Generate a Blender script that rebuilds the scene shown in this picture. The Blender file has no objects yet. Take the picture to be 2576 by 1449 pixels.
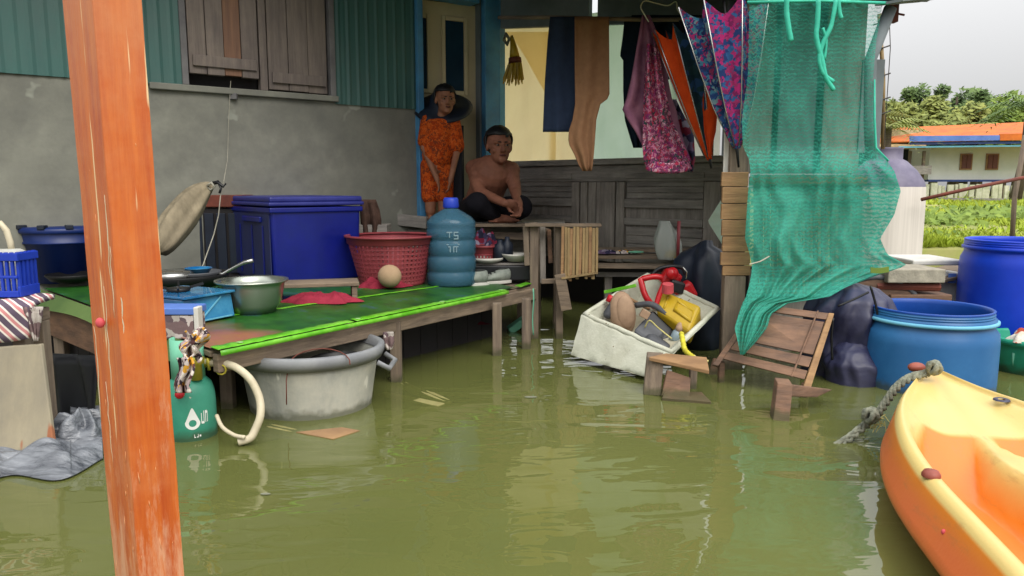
import bpy, math, random
from mathutils import Vector, Matrix, noise as mnoise
random.seed(7)
scn = bpy.context.scene
R = math.radians
# ---------------------------------------------------------------- camera, sky, sun, exposure
PITCH = R(7.8); CAMZ = 1.0; F = 745.0
cam_d = bpy.data.cameras.new('camera'); cam = bpy.data.objects.new('camera', cam_d)
scn.collection.objects.link(cam); scn.camera = cam
cam.location = (0, 0, CAMZ); cam.rotation_euler = (R(90) - PITCH, 0, 0)
cam_d.sensor_width = 36; cam_d.lens = F / 1024 * 36; cam_d.clip_start = .05; cam_d.clip_end = 800
SUN_EL, SUN_AZ = R(48), R(152)          # soft light from behind the camera's right shoulder
world = bpy.data.worlds.new('World'); scn.world = world; world.use_nodes = True
wn = world.node_tree; wn.nodes.clear()
wo = wn.nodes.new('ShaderNodeOutputWorld'); bg = wn.nodes.new('ShaderNodeBackground')
sky = wn.nodes.new('ShaderNodeTexSky'); sky.sky_type = 'NISHITA'; sky.sun_disc = False
sky.sun_elevation = SUN_EL; sky.sun_rotation = SUN_AZ; sky.dust_density = 3
bg.inputs['Strength'].default_value = .1
tc = wn.nodes.new('ShaderNodeTexCoord'); sx = wn.nodes.new('ShaderNodeSeparateXYZ')
wn.links.new(tc.outputs['Generated'], sx.inputs[0])
mr = wn.nodes.new('ShaderNodeMapRange'); mr.inputs[1].default_value = 0; mr.inputs[2].default_value = 1
mr.inputs[3].default_value = 2.6; mr.inputs[4].default_value = 15   # overcast: brighter towards the zenith
wn.links.new(sx.outputs[2], mr.inputs[0])
cl = wn.nodes.new('ShaderNodeTexNoise'); cl.inputs['Scale'].default_value = 1.6; cl.inputs['Detail'].default_value = 4
wn.links.new(tc.outputs['Generated'], cl.inputs['Vector'])
cm = wn.nodes.new('ShaderNodeMapRange'); cm.inputs[1].default_value = .3; cm.inputs[2].default_value = .7
cm.inputs[3].default_value = .97; cm.inputs[4].default_value = 1.03; wn.links.new(cl.outputs[0], cm.inputs[0])
m1 = wn.nodes.new('ShaderNodeMath'); m1.operation = 'MULTIPLY'
wn.links.new(mr.outputs[0], m1.inputs[0]); wn.links.new(cm.outputs[0], m1.inputs[1])
vs = wn.nodes.new('ShaderNodeVectorMath'); vs.operation = 'SCALE'; vs.inputs[0].default_value = (1, 1, 1.005)
wn.links.new(m1.outputs[0], vs.inputs['Scale'])
hs = wn.nodes.new('ShaderNodeHueSaturation'); hs.inputs['Saturation'].default_value = .35; hs.inputs['Value'].default_value = .12
wn.links.new(sky.outputs[0], hs.inputs['Color'])
va = wn.nodes.new('ShaderNodeVectorMath'); va.operation = 'ADD'
wn.links.new(vs.outputs[0], va.inputs[0]); wn.links.new(hs.outputs[0], va.inputs[1])
wn.links.new(va.outputs[0], bg.inputs['Color']); wn.links.new(bg.outputs[0], wo.inputs[0])
sun_d = bpy.data.lights.new('sun', 'SUN'); sun_d.energy = 1.4; sun_d.angle = R(40); sun_d.color = (1, .95, .87)
sun = bpy.data.objects.new('sun', sun_d); scn.collection.objects.link(sun)
sdir = Vector((math.sin(SUN_AZ) * math.cos(SUN_EL), math.cos(SUN_AZ) * math.cos(SUN_EL), math.sin(SUN_EL)))
sun.rotation_euler = sdir.to_track_quat('Z', 'Y').to_euler(); sun.location = (4, -4, 8)
vw = scn.view_settings; vw.view_transform = 'Standard'; vw.look = 'None'; vw.exposure = .7; vw.gamma = 1
vw.use_curve_mapping = False
scn.cycles.use_denoising = True; scn.cycles.max_bounces = 8; scn.cycles.transparent_max_bounces = 16
scn.cycles.caustics_reflective = False; scn.cycles.caustics_refractive = False
# ---------------------------------------------------------------- helpers
W2 = 1024 / 2576
def ray(x, y):
    a = (x * W2 - 512) / F; b = (288 - y * W2) / F; c, s = math.cos(PITCH), math.sin(PITCH)
    return Vector((a, c + b * s, -s + b * c))
O = Vector((0, 0, CAMZ))
def P(x, y, Y): d = ray(x, y); return O + d * (Y / d.y)
def PZ(x, y, z): d = ray(x, y); return O + d * ((z - CAMZ) / d.z)
def V(*a): return Vector(a)
UP = V(0, 0, 1)
def lin(c):
    o = []
    for v in c:
        v /= 255
        o.append(v / 12.92 if v <= .04045 else ((v + .055) / 1.055) ** 2.4)
    return (*o, 1)
class MB:
    def __init__(s): s.v = []; s.f = []; s.uv = {}; s.cut = 0
    def add(s, vs, fs, uvs=None):
        b = len(s.v); s.v += [Vector(p) for p in vs]
        for k, q in enumerate(fs):
            if uvs: s.uv[len(s.f)] = [uvs[i] for i in q]
            s.f.append([i + b for i in q])
        return s
    def hexa(s, c):   # bottom 4 ccw, top 4 ccw
        return s.add(c, [(3, 2, 1, 0), (4, 5, 6, 7), (0, 1, 5, 4), (1, 2, 6, 5), (2, 3, 7, 6), (3, 0, 4, 7)])
    def box(s, c, sz, rot=None):
        c = Vector(c); h = Vector(sz) / 2; M = rot or Matrix.Identity(3)
        q = [c + M @ Vector((a * h.x, b * h.y, e * h.z)) for e in (-1, 1) for a, b in ((-1, -1), (1, -1), (1, 1), (-1, 1))]
        return s.hexa(q)
    def beam(s, p0, p1, w, h, up=UP):
        p0, p1 = Vector(p0), Vector(p1); d = (p1 - p0).normalized(); sd = d.cross(up)
        if sd.length < 1e-3: sd = d.cross(V(0, 1, 0))
        sd.normalize(); u = sd.cross(d)
        q = []
        for p in (p0, p1):
            q += [p - sd * w / 2 - u * h / 2, p + sd * w / 2 - u * h / 2, p + sd * w / 2 + u * h / 2, p - sd * w / 2 + u * h / 2]
        return s.hexa(q)
    def tube(s, pts, r, n=8, caps=True, closed=False):
        pts = [Vector(p) for p in pts]; m = len(pts)
        rr = r if isinstance(r, (list, tuple)) else [r] * m
        t = [((pts[(i + 1) % m] if closed or i < m - 1 else pts[i]) - (pts[i - 1] if closed or i else pts[i])).normalized() for i in range(m)]
        a = t[0].orthogonal().normalized(); vs = []
        for i in range(m):
            a = (a - t[i] * a.dot(t[i])); a = a.normalized() if a.length > 1e-6 else t[i].orthogonal().normalized()
            b = t[i].cross(a)
            for k in range(n):
                w = 2 * math.pi * k / n; vs.append(pts[i] + (a * math.cos(w) + b * math.sin(w)) * rr[i])
        fs = [(i * n + k, i * n + (k + 1) % n, ((i + 1) % m) * n + (k + 1) % n, ((i + 1) % m) * n + k) for i in range(m if closed else m - 1) for k in range(n)]
        if caps and not closed: fs += [tuple(range(n))[::-1], tuple(range((m - 1) * n, m * n))]
        return s.add(vs, fs)
    def lathe(s, prof, c=(0, 0, 0), n=32, M=None, wob=None):
        M = M or Matrix.Identity(3); c = Vector(c); vs = []; fs = []; uv = []
        for j, (r, z) in enumerate(prof):
            for k in range(n):
                w = 2 * math.pi * k / n; q = r * (wob(w, z) if wob else 1)
                vs.append(c + M @ Vector((q * math.cos(w), q * math.sin(w), z))); uv.append((k / n, j / len(prof)))
        for j in range(len(prof) - 1):
            for k in range(n):
                fs.append((j * n + k, j * n + (k + 1) % n, (j + 1) * n + (k + 1) % n, (j + 1) * n + k))
        if prof[0][0] < 1e-3: pass
        return s.add(vs, fs, uv)
    def disc(s, c, r, n=24, M=None):
        M = M or Matrix.Identity(3); c = Vector(c)
        return s.add([c + M @ Vector((r * math.cos(2 * math.pi * k / n), r * math.sin(2 * math.pi * k / n), 0)) for k in range(n)], [tuple(range(n))])
    def grid(s, fn, nu, nv, close=False):
        vs = []; uv = []
        for j in range(nv + 1):
            for i in range(nu + 1):
                vs.append(fn(i / nu, j / nv)); uv.append((i / nu, j / nv))
        fs = [(j * (nu + 1) + i, j * (nu + 1) + i + 1, (j + 1) * (nu + 1) + i + 1, (j + 1) * (nu + 1) + i) for j in range(nv) for i in range(nu)]
        return s.add(vs, fs, uv)
    def ell(s, c, rad, M=None, nu=14, nv=10):
        c = Vector(c); M = M or Matrix.Identity(3); rad = Vector(rad) if not isinstance(rad, (int, float)) else V(rad, rad, rad)
        vs = [c + M @ V(0, 0, -rad.z)]
        for j in range(1, nv):
            a = math.pi * j / nv - math.pi / 2
            for i in range(nu):
                b = 2 * math.pi * i / nu
                vs.append(c + M @ V(rad.x * math.cos(a) * math.cos(b), rad.y * math.cos(a) * math.sin(b), rad.z * math.sin(a)))
        vs.append(c + M @ V(0, 0, rad.z)); L = len(vs) - 1; fs = []
        for i in range(nu):
            fs.append((0, 1 + (i + 1) % nu, 1 + i))
            for j in range(nv - 2):
                b0 = 1 + j * nu; fs.append((b0 + i, b0 + (i + 1) % nu, b0 + nu + (i + 1) % nu, b0 + nu + i))
            b0 = 1 + (nv - 2) * nu; fs.append((b0 + i, b0 + (i + 1) % nu, L))
        return s.add(vs, fs)
    def caps(s, p0, p1, r0, r1, n=10):       # capsule chain piece, closed
        p0, p1 = Vector(p0), Vector(p1); d = (p1 - p0); L = d.length; d = d.normalized() if L > 1e-6 else UP
        pts = []; rs = []
        for k in range(5):
            a = math.pi / 2 * (1 - k / 4) ; pts.append(p0 - d * r0 * math.sin(a) * .999); rs.append(max(r0 * math.cos(a), 1e-4))
        for k in range(5):
            a = math.pi / 2 * k / 4; pts.append(p1 + d * r1 * math.sin(a) * .999); rs.append(max(r1 * math.cos(a), 1e-4))
        return s.tube(pts, rs, n)
    def prism(s, pts, d):      # pts: planar polygon, d: extrusion vector
        pts = [Vector(p) for p in pts]; d = Vector(d); n = len(pts)
        return s.add(pts + [p + d for p in pts], [tuple(range(n))[::-1], tuple(range(n, 2 * n))] + [(i, (i + 1) % n, n + (i + 1) % n, n + i) for i in range(n)])
    def rough(s, amp, sc=4, seed=0):
        for i, p in enumerate(s.v): s.v[i] = p + mnoise.noise_vector(p * sc + V(seed, seed * 2.1, 3)) * amp
        return s
    def base(s):
        xs = [p.x for p in s.v]; ys = [p.y for p in s.v]; zs = [p.z for p in s.v]
        return V((min(xs) + max(xs)) / 2, (min(ys) + max(ys)) / 2, min(zs))
    def build(s, name, material, parent=None, smooth=False, bevel=0, sub=0, loc=None, thick=0, remesh=0, seg=2):
        loc = loc if loc is not None else (parent_loc(parent) if parent else s.base())
        me = bpy.data.meshes.new(name); me.from_pydata([p - loc for p in s.v], [], s.f)
        if s.uv:
            ul = me.uv_layers.new(name='UVMap')
            for pi, po in enumerate(me.polygons):
                if pi in s.uv:
                    for k, li in enumerate(po.loop_indices): ul.data[li].uv = s.uv[pi][k]
        me.materials.append(material); me.validate(); me.update()
        if smooth: me.polygons.foreach_set('use_smooth', [True] * len(me.polygons))
        o = bpy.data.objects.new(name, me); scn.collection.objects.link(o)
        if parent: o.parent = parent
        if parent: o.location = loc - parent_loc(parent)
        else: o.location = loc
        if thick:
            m = o.modifiers.new('s', 'SOLIDIFY'); m.thickness = thick; m.offset = 0
        if remesh:
            m = o.modifiers.new('r', 'REMESH'); m.mode = 'VOXEL'; m.voxel_size = remesh; m.use_smooth_shade = True
            m = o.modifiers.new('sm', 'SMOOTH'); m.factor = .5; m.iterations = 3
        if bevel:
            m = o.modifiers.new('b', 'BEVEL'); m.width = bevel; m.segments = seg; m.limit_method = 'ANGLE'; m.angle_limit = R(40)
        if sub:
            m = o.modifiers.new('u', 'SUBSURF'); m.levels = sub; m.render_levels = sub
        WORLD[o.name] = loc
        return o
WORLD = {}
def parent_loc(o): return WORLD[o.name]
def tag(o, label=None, cat=None, group=None, kind=None):
    if label: o['label'] = label
    if cat: o['category'] = cat
    if group: o['group'] = group
    if kind: o['kind'] = kind
    return o
def thing(name, label, cat, loc, group=None):
    o = bpy.data.objects.new(name, None); scn.collection.objects.link(o); o.location = loc; o.empty_display_size = .1
    WORLD[o.name] = Vector(loc); return tag(o, label, cat, group)
def single(mb, name, label, cat, material, group=None, **k):
    return tag(mb.build(name, material, **k), label, cat, group)
def struct(mb, name, material, **k): return tag(mb.build(name, material, **k), kind='structure')
# ---------------------------------------------------------------- materials
def mat(name, a, b=None, scale=6, rough=.6, bump=0, bscale=None, stretch=None, metal=0, stain=None, sscale=1.5, samt=.5,
        spec=.4, trans=0, fleck=None, alpha=None, detail=6, coat=0, wear=None):
    m = bpy.data.materials.new(name); m.use_nodes = True; nt = m.node_tree; N = nt.nodes; L = nt.links
    p = N['Principled BSDF']; p.inputs['Roughness'].default_value = rough; p.inputs['Metallic'].default_value = metal
    p.inputs['Specular IOR Level'].default_value = spec; p.inputs['Coat Weight'].default_value = coat
    if trans: p.inputs['Transmission Weight'].default_value = trans
    b = b or tuple(v * .8 for v in a)
    tc = N.new('ShaderNodeTexCoord'); mp = N.new('ShaderNodeMapping'); L.new(tc.outputs['Object'], mp.inputs[0])
    mp.inputs['Scale'].default_value = stretch or (1, 1, 1)
    no = N.new('ShaderNodeTexNoise'); no.inputs['Scale'].default_value = scale; no.inputs['Detail'].default_value = detail
    no.inputs['Roughness'].default_value = .65; L.new(mp.outputs[0], no.inputs['Vector'])
    rp = N.new('ShaderNodeValToRGB'); rp.color_ramp.elements[0].position = .33; rp.color_ramp.elements[1].position = .68
    rp.color_ramp.elements[0].color = lin(b); rp.color_ramp.elements[1].color = lin(a); L.new(no.outputs[0], rp.inputs[0])
    col = rp.outputs[0]
    if stain:
        n2 = N.new('ShaderNodeTexNoise'); n2.inputs['Scale'].default_value = sscale; n2.inputs['Detail'].default_value = 8
        n2.inputs['Roughness'].default_value = .7
        L.new(tc.outputs['Object'], n2.inputs['Vector'])
        r2 = N.new('ShaderNodeValToRGB'); r2.color_ramp.elements[0].position = .45; r2.color_ramp.elements[1].position = .68
        r2.color_ramp.elements[0].color = (0, 0, 0, 1); r2.color_ramp.elements[1].color = (samt, samt, samt, 1)
        L.new(n2.outputs[0], r2.inputs[0])
        mx = N.new('ShaderNodeMixRGB'); L.new(r2.outputs[0], mx.inputs[0]); L.new(col, mx.inputs[1]); mx.inputs[2].default_value = lin(stain)
        col = mx.outputs[0]
    if fleck:       # small worn specks / chips
        fc, fs, th = fleck
        n3 = N.new('ShaderNodeTexNoise'); n3.inputs['Scale'].default_value = fs; n3.inputs['Detail'].default_value = 3
        L.new(mp.outputs[0], n3.inputs['Vector'])
        r3 = N.new('ShaderNodeValToRGB'); r3.color_ramp.elements[0].position = th; r3.color_ramp.elements[1].position = min(th + .03, 1)
        r3.color_ramp.elements[0].color = (0, 0, 0, 1); L.new(n3.outputs[0], r3.inputs[0])
        mx = N.new('ShaderNodeMixRGB'); L.new(r3.outputs[0], mx.inputs[0]); L.new(col, mx.inputs[1]); mx.inputs[2].default_value = lin(fc)
        col = mx.outputs[0]
    L.new(col, p.inputs['Base Color'])
    if rough < .95:
        rr = N.new('ShaderNodeMapRange'); rr.inputs[3].default_value = max(rough - .1, .02); rr.inputs[4].default_value = min(rough + .12, 1)
        L.new(no.outputs[0], rr.inputs[0]); L.new(rr.outputs[0], p.inputs['Roughness'])
    if bump:
        bn = N.new('ShaderNodeTexNoise'); bn.inputs['Scale'].default_value = bscale or scale * 4; bn.inputs['Detail'].default_value = 6
        L.new(mp.outputs[0], bn.inputs['Vector'])
        bp = N.new('ShaderNodeBump'); bp.inputs['Strength'].default_value = bump; bp.inputs['Distance'].default_value = .01
        L.new(bn.outputs[0], bp.inputs['Height']); L.new(bp.outputs[0], p.inputs['Normal'])
    return m
def cloth(name, a, b=None, trans=.3, scale=12, stain=None, **k):     # fabric that lets some light through
    m = mat(name, a, b, scale=scale, rough=.9, spec=.15, bump=.25, bscale=60, stain=stain, **k)
    nt = m.node_tree; N = nt.nodes; L = nt.links; p = N['Principled BSDF']; out = N['Material Output']
    t = N.new('ShaderNodeBsdfTranslucent'); mx = N.new('ShaderNodeMixShader'); mx.inputs[0].default_value = trans
    c = p.inputs['Base Color'].links[0].from_socket; L.new(c, t.inputs[0])
    L.new(p.outputs[0], mx.inputs[1]); L.new(t.outputs[0], mx.inputs[2]); L.new(mx.outputs[0], out.inputs[0]); return m
def print_cloth(name, cols, scale=14, trans=.2, bandscale=None):
    m = cloth(name, cols[0], cols[0], trans); nt = m.node_tree; N = nt.nodes; L = nt.links; p = N['Principled BSDF']
    tc = N.new('ShaderNodeTexCoord'); vo = N.new('ShaderNodeTexVoronoi'); vo.inputs['Scale'].default_value = scale
    nz = N.new('ShaderNodeTexNoise'); nz.inputs['Scale'].default_value = scale * .7
    L.new(tc.outputs['Object'], nz.inputs['Vector'])
    ad = N.new('ShaderNodeVectorMath'); ad.operation = 'MULTIPLY_ADD'; ad.inputs[1].default_value = (.06,) * 3
    L.new(nz.outputs['Color'], ad.inputs[0]); L.new(tc.outputs['Object'], ad.inputs[2]); L.new(ad.outputs[0], vo.inputs['Vector'])
    rp = N.new('ShaderNodeValToRGB'); rp.color_ramp.interpolation = 'CONSTANT'
    sp = N.new('ShaderNodeSeparateColor'); L.new(vo.outputs['Color'], sp.inputs[0]); L.new(sp.outputs[0], rp.inputs[0])
    el = rp.color_ramp.elements
    while len(el) < len(cols): el.new(.5)
    for i, c in enumerate(cols): el[i].position = i / len(cols); el[i].color = lin(c)
    L.new(rp.outputs[0], p.inputs['Base Color'])
    for n in N:
        if n.type == 'BSDF_TRANSLUCENT': L.new(rp.outputs[0], n.inputs[0])
    return m
MT = {}
def w(name, *a, **k): MT[name] = mat(name, *a, **k); return MT[name]
w('orange_wood', (204, 108, 38), (170, 72, 24), scale=5, stretch=(9, 9, .55), rough=.42, bump=.12, bscale=22, stain=(198, 128, 80), sscale=2.2, samt=.75, spec=.5, fleck=((226, 196, 150), 5.5, .665))
def post_wear():
    m = MT['orange_wood']; nt = m.node_tree; N = nt.nodes; L = nt.links; p = N['Principled BSDF']; c = p.inputs['Base Color'].links[0].from_socket
    tc = N.new('ShaderNodeTexCoord'); sp = N.new('ShaderNodeSeparateXYZ'); L.new(tc.outputs['Object'], sp.inputs[0])
    mr_ = N.new('ShaderNodeMapRange'); mr_.inputs[1].default_value = 1.0; mr_.inputs[2].default_value = .55; mr_.inputs[3].default_value = 0; mr_.inputs[4].default_value = .30; L.new(sp.outputs[2], mr_.inputs[0])
    mp = N.new('ShaderNodeMapping'); mp.inputs['Scale'].default_value = (30, 30, 5); L.new(tc.outputs['Object'], mp.inputs[0])
    no = N.new('ShaderNodeTexNoise'); no.inputs['Scale'].default_value = 1.4; no.inputs['Detail'].default_value = 9; no.inputs['Roughness'].default_value = .75; L.new(mp.outputs[0], no.inputs['Vector'])
    ad = N.new('ShaderNodeMath'); ad.operation = 'ADD'; L.new(no.outputs[0], ad.inputs[0]); L.new(mr_.outputs[0], ad.inputs[1])
    rp = N.new('ShaderNodeValToRGB'); rp.color_ramp.elements[0].position = .66; rp.color_ramp.elements[1].position = .84; rp.color_ramp.elements[0].color = (0, 0, 0, 1); rp.color_ramp.elements[1].color = (.8, .8, .8, 1); L.new(ad.outputs[0], rp.inputs[0])
    mx = N.new('ShaderNodeMixRGB'); L.new(rp.outputs[0], mx.inputs[0]); L.new(c, mx.inputs[1]); mx.inputs[2].default_value = lin((206, 156, 124)); L.new(mx.outputs[0], p.inputs['Base Color'])
post_wear()
w('orange_chip', (226, 176, 130), (206, 140, 96), scale=30, rough=.8)
w('concrete', (142, 142, 131), (118, 118, 110), scale=2.6, rough=.9, bump=.35, bscale=12, stain=(104, 104, 99), sscale=2.4, samt=.6, spec=.2, fleck=((150, 152, 141), 4, .66))
w('green_metal', (66, 106, 100), (54, 92, 88), scale=1.5, rough=.45, bump=.03, stain=(84, 98, 94), sscale=.9, samt=.5, stretch=(3, 3, .5))
w('shutter_wood', (136, 124, 114), (104, 95, 90), scale=4, stretch=(8, 8, .6), rough=.8, bump=.2, stain=(88, 80, 82), sscale=2)
w('shutter_brown', (140, 106, 84), (112, 84, 70), scale=4, stretch=(8, 8, .6), rough=.8, bump=.2)
w('frame_grey', (120, 118, 118), (88, 86, 88), scale=5, rough=.7)
w('blue_paint', (84, 154, 200), (64, 128, 178), scale=5, rough=.5, stain=(90, 120, 140), samt=.6, sscale=3)
w('cream_paint', (222, 208, 172), (200, 186, 154), scale=3, rough=.6, stain=(176, 164, 140), samt=.5)
w('blue_glass', (30, 62, 84), (22, 48, 70), scale=2, rough=.12, spec=.6)
w('dark_wood', (166, 160, 152), (118, 113, 108), scale=3, stretch=(1, 1, 9), rough=.85, bump=.35, bscale=10, stain=(78, 76, 78), sscale=2)
w('dark_wood_v', (168, 160, 150), (120, 114, 108), scale=3, stretch=(9, 9, 1), rough=.85, bump=.35, bscale=10, stain=(80, 76, 76), sscale=2)
w('grey_wood', (142, 124, 104), (98, 86, 74), scale=3, stretch=(1.2, 1.2, 9), rough=.85, bump=.4, bscale=10, stain=(84, 74, 66), sscale=3)
w('grey_wood_v', (138, 122, 104), (96, 84, 74), scale=3, stretch=(10, 10, .8), rough=.85, bump=.4, bscale=10, stain=(80, 70, 62), sscale=3)
w('tan_wood', (168, 132, 92), (128, 98, 68), scale=3, stretch=(1.2, 1.2, 9), rough=.8, bump=.3, stain=(110, 86, 66), sscale=3)
w('brown_wood', (134, 102, 80), (92, 72, 60), scale=3, stretch=(2, 2, 8), rough=.75, bump=.35, bscale=9, stain=(96, 70, 58), sscale=3)
w('bamboo', (168, 142, 96), (126, 104, 70), scale=4, stretch=(9, 9, .8), rough=.6, bump=.15, stain=(100, 88, 66), sscale=4)
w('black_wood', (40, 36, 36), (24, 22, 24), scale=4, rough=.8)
w('slate_beam', (124, 132, 136), (100, 110, 114), scale=3, rough=.7)
w('roof_sheet', (88, 92, 96), (64, 66, 70), scale=2, rough=.6, stain=(90, 66, 50))
w('chest_shaded', (46, 52, 92), (30, 36, 76), scale=4, rough=.5, stain=(28, 40, 110), sscale=5, samt=.6)  # duller blue with the shade of the chest's left side in its colour
w('chest_blue', (18, 30, 128), (12, 22, 104), scale=3, rough=.32, bump=.03, stain=(28, 44, 96), sscale=2.5, samt=.5)
w('lid_blue', (42, 48, 130), (32, 38, 108), scale=3, rough=.4, stain=(60, 66, 130), samt=.4)
w('drum_blue', (44, 104, 156), (32, 90, 142), scale=2, rough=.42, stain=(58, 122, 176), sscale=2.2, samt=.6, bump=.03)
w('drum_inner', (16, 74, 160), (12, 60, 140), scale=3, rough=.45)
w('royal_blue', (8, 62, 200), (6, 50, 180), scale=3, rough=.4, stain=(30, 80, 200), samt=.3)
w('bucket_blue', (16, 42, 106), (12, 34, 88), scale=3, rough=.4)
w('basket_red', (146, 62, 68), (120, 50, 56), scale=5, rough=.5)
w('basket_blue', (30, 62, 178), (24, 50, 156), scale=5, rough=.45)
w('tub_grey', (176, 176, 166), (138, 140, 134), scale=2.5, stretch=(3, 3, .7), rough=.7, bump=.1, stain=(196, 192, 176), sscale=3, samt=.8, fleck=((206, 204, 192), 6, .64))
w('tub_rim', (140, 142, 143), (114, 116, 120), scale=5, rough=.55)
w('foam', (206, 206, 190), (178, 180, 162), scale=4, rough=.85, bump=.25, bscale=60, stain=(150, 148, 124), sscale=3, samt=.6, fleck=((110, 96, 72), 30, .7))
w('foam_in', (196, 190, 168), (160, 154, 132), scale=4, rough=.85, bump=.2, bscale=60, stain=(120, 110, 88), sscale=4)
w('yellow_can', (198, 168, 40), (168, 138, 26), scale=4, rough=.4, stain=(130, 100, 30), sscale=4, samt=.6)
w('saw_red', (200, 26, 34), (160, 16, 26), scale=5, rough=.3)
w('black_plastic', (26, 28, 32), (14, 15, 18), scale=5, rough=.4)
w('grey_plastic', (86, 88, 92), (60, 62, 68), scale=5, rough=.5)
w('steel', (190, 190, 186), (150, 150, 146), scale=5, rough=.25, metal=.9)
w('alu', (186, 190, 180), (140, 146, 136), scale=3, rough=.28, metal=.85, stain=(110, 116, 104))
w('soot', (22, 22, 24), (12, 12, 14), scale=5, rough=.45)
w('gas_green', (66, 152, 126), (52, 134, 110), scale=3, rough=.4, stain=(90, 160, 140), samt=.4, fleck=((190, 190, 170), 30, .74))
w('mint', (120, 192, 160), (104, 176, 146), scale=4, rough=.5)
w('white_plastic', (216, 214, 206), (190, 188, 180), scale=4, rough=.45, stain=(160, 152, 140), samt=.4)
w('print_pale', (140, 160, 166), (120, 140, 150), scale=14, rough=.6)
w('print_white', (236, 238, 232), (220, 222, 216), scale=8, rough=.6)
w('hose', (206, 196, 170), (178, 168, 140), scale=8, rough=.5)
w('sunk_wood', (152, 146, 96), (128, 122, 76), scale=8, rough=.7)
w('brass', (190, 176, 70), (150, 140, 40), scale=12, rough=.4, metal=.3)
w('red_plastic', (200, 30, 40), (170, 20, 34), scale=6, rough=.4)
w('stove_blue', (20, 106, 158), (14, 84, 140), scale=4, rough=.2, coat=.6, stain=(90, 170, 200), sscale=5, samt=.5)
w('mat_worn', (150, 190, 120), (110, 150, 90), scale=20, rough=.5)
w('mat_edge', (98, 178, 30), (72, 148, 20), scale=9, rough=.35, stain=(160, 220, 90), sscale=8, samt=.5)
w('cap_blue', (40, 70, 190), (30, 56, 170), scale=4, rough=.4)
w('shoe', (150, 156, 146), (112, 118, 112), scale=14, rough=.8, bump=.2)
w('shoe_dark', (50, 52, 50), (32, 34, 34), scale=8, rough=.8)
w('board', (160, 150, 126), (134, 126, 108), scale=2.5, rough=.85, bump=.1, stain=(116, 112, 104), sscale=2, fleck=((150, 96, 66), 3.4, .66), stretch=(3, 3, .5))
w('tank_white', (226, 218, 210), (206, 198, 190), scale=2, stretch=(14, 14, .25), rough=.5)
w('tank_dark', (118, 112, 132), (78, 74, 100), scale=4, rough=.5)
w('bag_black', (50, 52, 84), (30, 30, 56), scale=4, rough=.5, bump=.5, bscale=14, spec=.6)
w('tarp_grey', (128, 132, 138), (48, 52, 60), scale=5, stretch=(1, 4, 4), rough=.28, bump=1, bscale=12, spec=.6)
w('sack_beige', (152, 140, 116), (118, 108, 88), scale=5, stretch=(3, 3, 1), rough=.9, bump=.3, stain=(96, 88, 72))
w('skin_dark', (156, 104, 82), (118, 76, 60), scale=7, rough=.62, spec=.25, bump=.12, bscale=40, stain=(104, 66, 54), sscale=4, samt=.5)
w('skin_boy', (164, 112, 84), (134, 90, 68), scale=10, rough=.55)
w('hair', (16, 14, 16), (8, 8, 10), scale=60, rough=.5, bump=.5, bscale=120)
w('eye_white', (140, 128, 118), None, rough=.2)
w('eye_dark', (12, 8, 8), None, rough=.1)
w('lips', (96, 48, 44), None, rough=.5)
w('leaf_a', (132, 152, 60), (90, 116, 42), scale=.9, rough=.7)
w('leaf_b', (146, 152, 76), (104, 118, 56), scale=.9, rough=.7)
w('leaf_c', (108, 130, 70), (70, 96, 50), scale=.9, rough=.7)
w('bark', (96, 84, 70), (70, 60, 50), scale=4, rough=.9)
w('grass', (164, 182, 52), (120, 146, 36), scale=.5, rough=.8, stain=(170, 168, 70), sscale=.35, samt=.7)
w('soil', (146, 150, 80), (116, 124, 60), scale=.8, rough=.95, stain=(160, 140, 110), sscale=.5)
w('mud', (96, 96, 40), (76, 78, 30), scale=2, rough=1)
w('roof_orange', (212, 112, 34), (180, 84, 26), scale=1.2, rough=.7, stain=(150, 80, 40), sscale=.7)
w('fascia_blue', (96, 130, 200), (76, 108, 180), scale=2, rough=.6)
w('fascia_dark', (44, 66, 120), (34, 52, 100), scale=2, rough=.6)
w('fascia_cyan', (120, 190, 214), (96, 166, 196), scale=2, rough=.5)
w('house_white', (214, 216, 206), (196, 200, 190), scale=.8, rough=.8, stain=(190, 206, 180), sscale=.35)
w('window_brown', (112, 66, 54), (88, 50, 42), scale=2, rough=.6)
w('thatch', (168, 146, 104), (120, 100, 70), scale=3, rough=.95, bump=.4)
w('whitewash', (220, 218, 200), (170, 172, 140), scale=1.0, rough=.9, stain=(120, 132, 84), sscale=.8, samt=.9)
w('tile_slab', (176, 168, 150), (138, 132, 118), scale=18, rough=.85, bump=.3)
w('rope_grey', (146, 148, 130), (96, 100, 88), scale=40, rough=.9, bump=.6, bscale=90)
w('rope_yellow', (214, 206, 60), (160, 150, 40), scale=30, rough=.8)
w('rope_pale', (206, 196, 130), (170, 160, 96), scale=30, rough=.8)
w('teal_cord', (66, 196, 168), (46, 166, 140), scale=20, rough=.6)
w('wire', (70, 64, 60), None, rough=.6)
w('string', (176, 172, 156), None, rough=.8)
w('pink_knob', (150, 78, 62), (120, 56, 46), scale=10, rough=.5)
w('coral', (214, 84, 92), None, rough=.6)
w('dark_navy', (28, 38, 54), (16, 22, 36), scale=4, rough=.5)
w('basket_green', (44, 160, 128), (34, 140, 112), scale=5, rough=.45)
w('cardboard', (176, 150, 120), (150, 124, 96), scale=4, rough=.85)
w('brush_tan', (172, 144, 118), (140, 114, 92), scale=7, rough=.7, bump=.2)
w('rust', (120, 60, 44), (84, 42, 34), scale=8, rough=.7)
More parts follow.
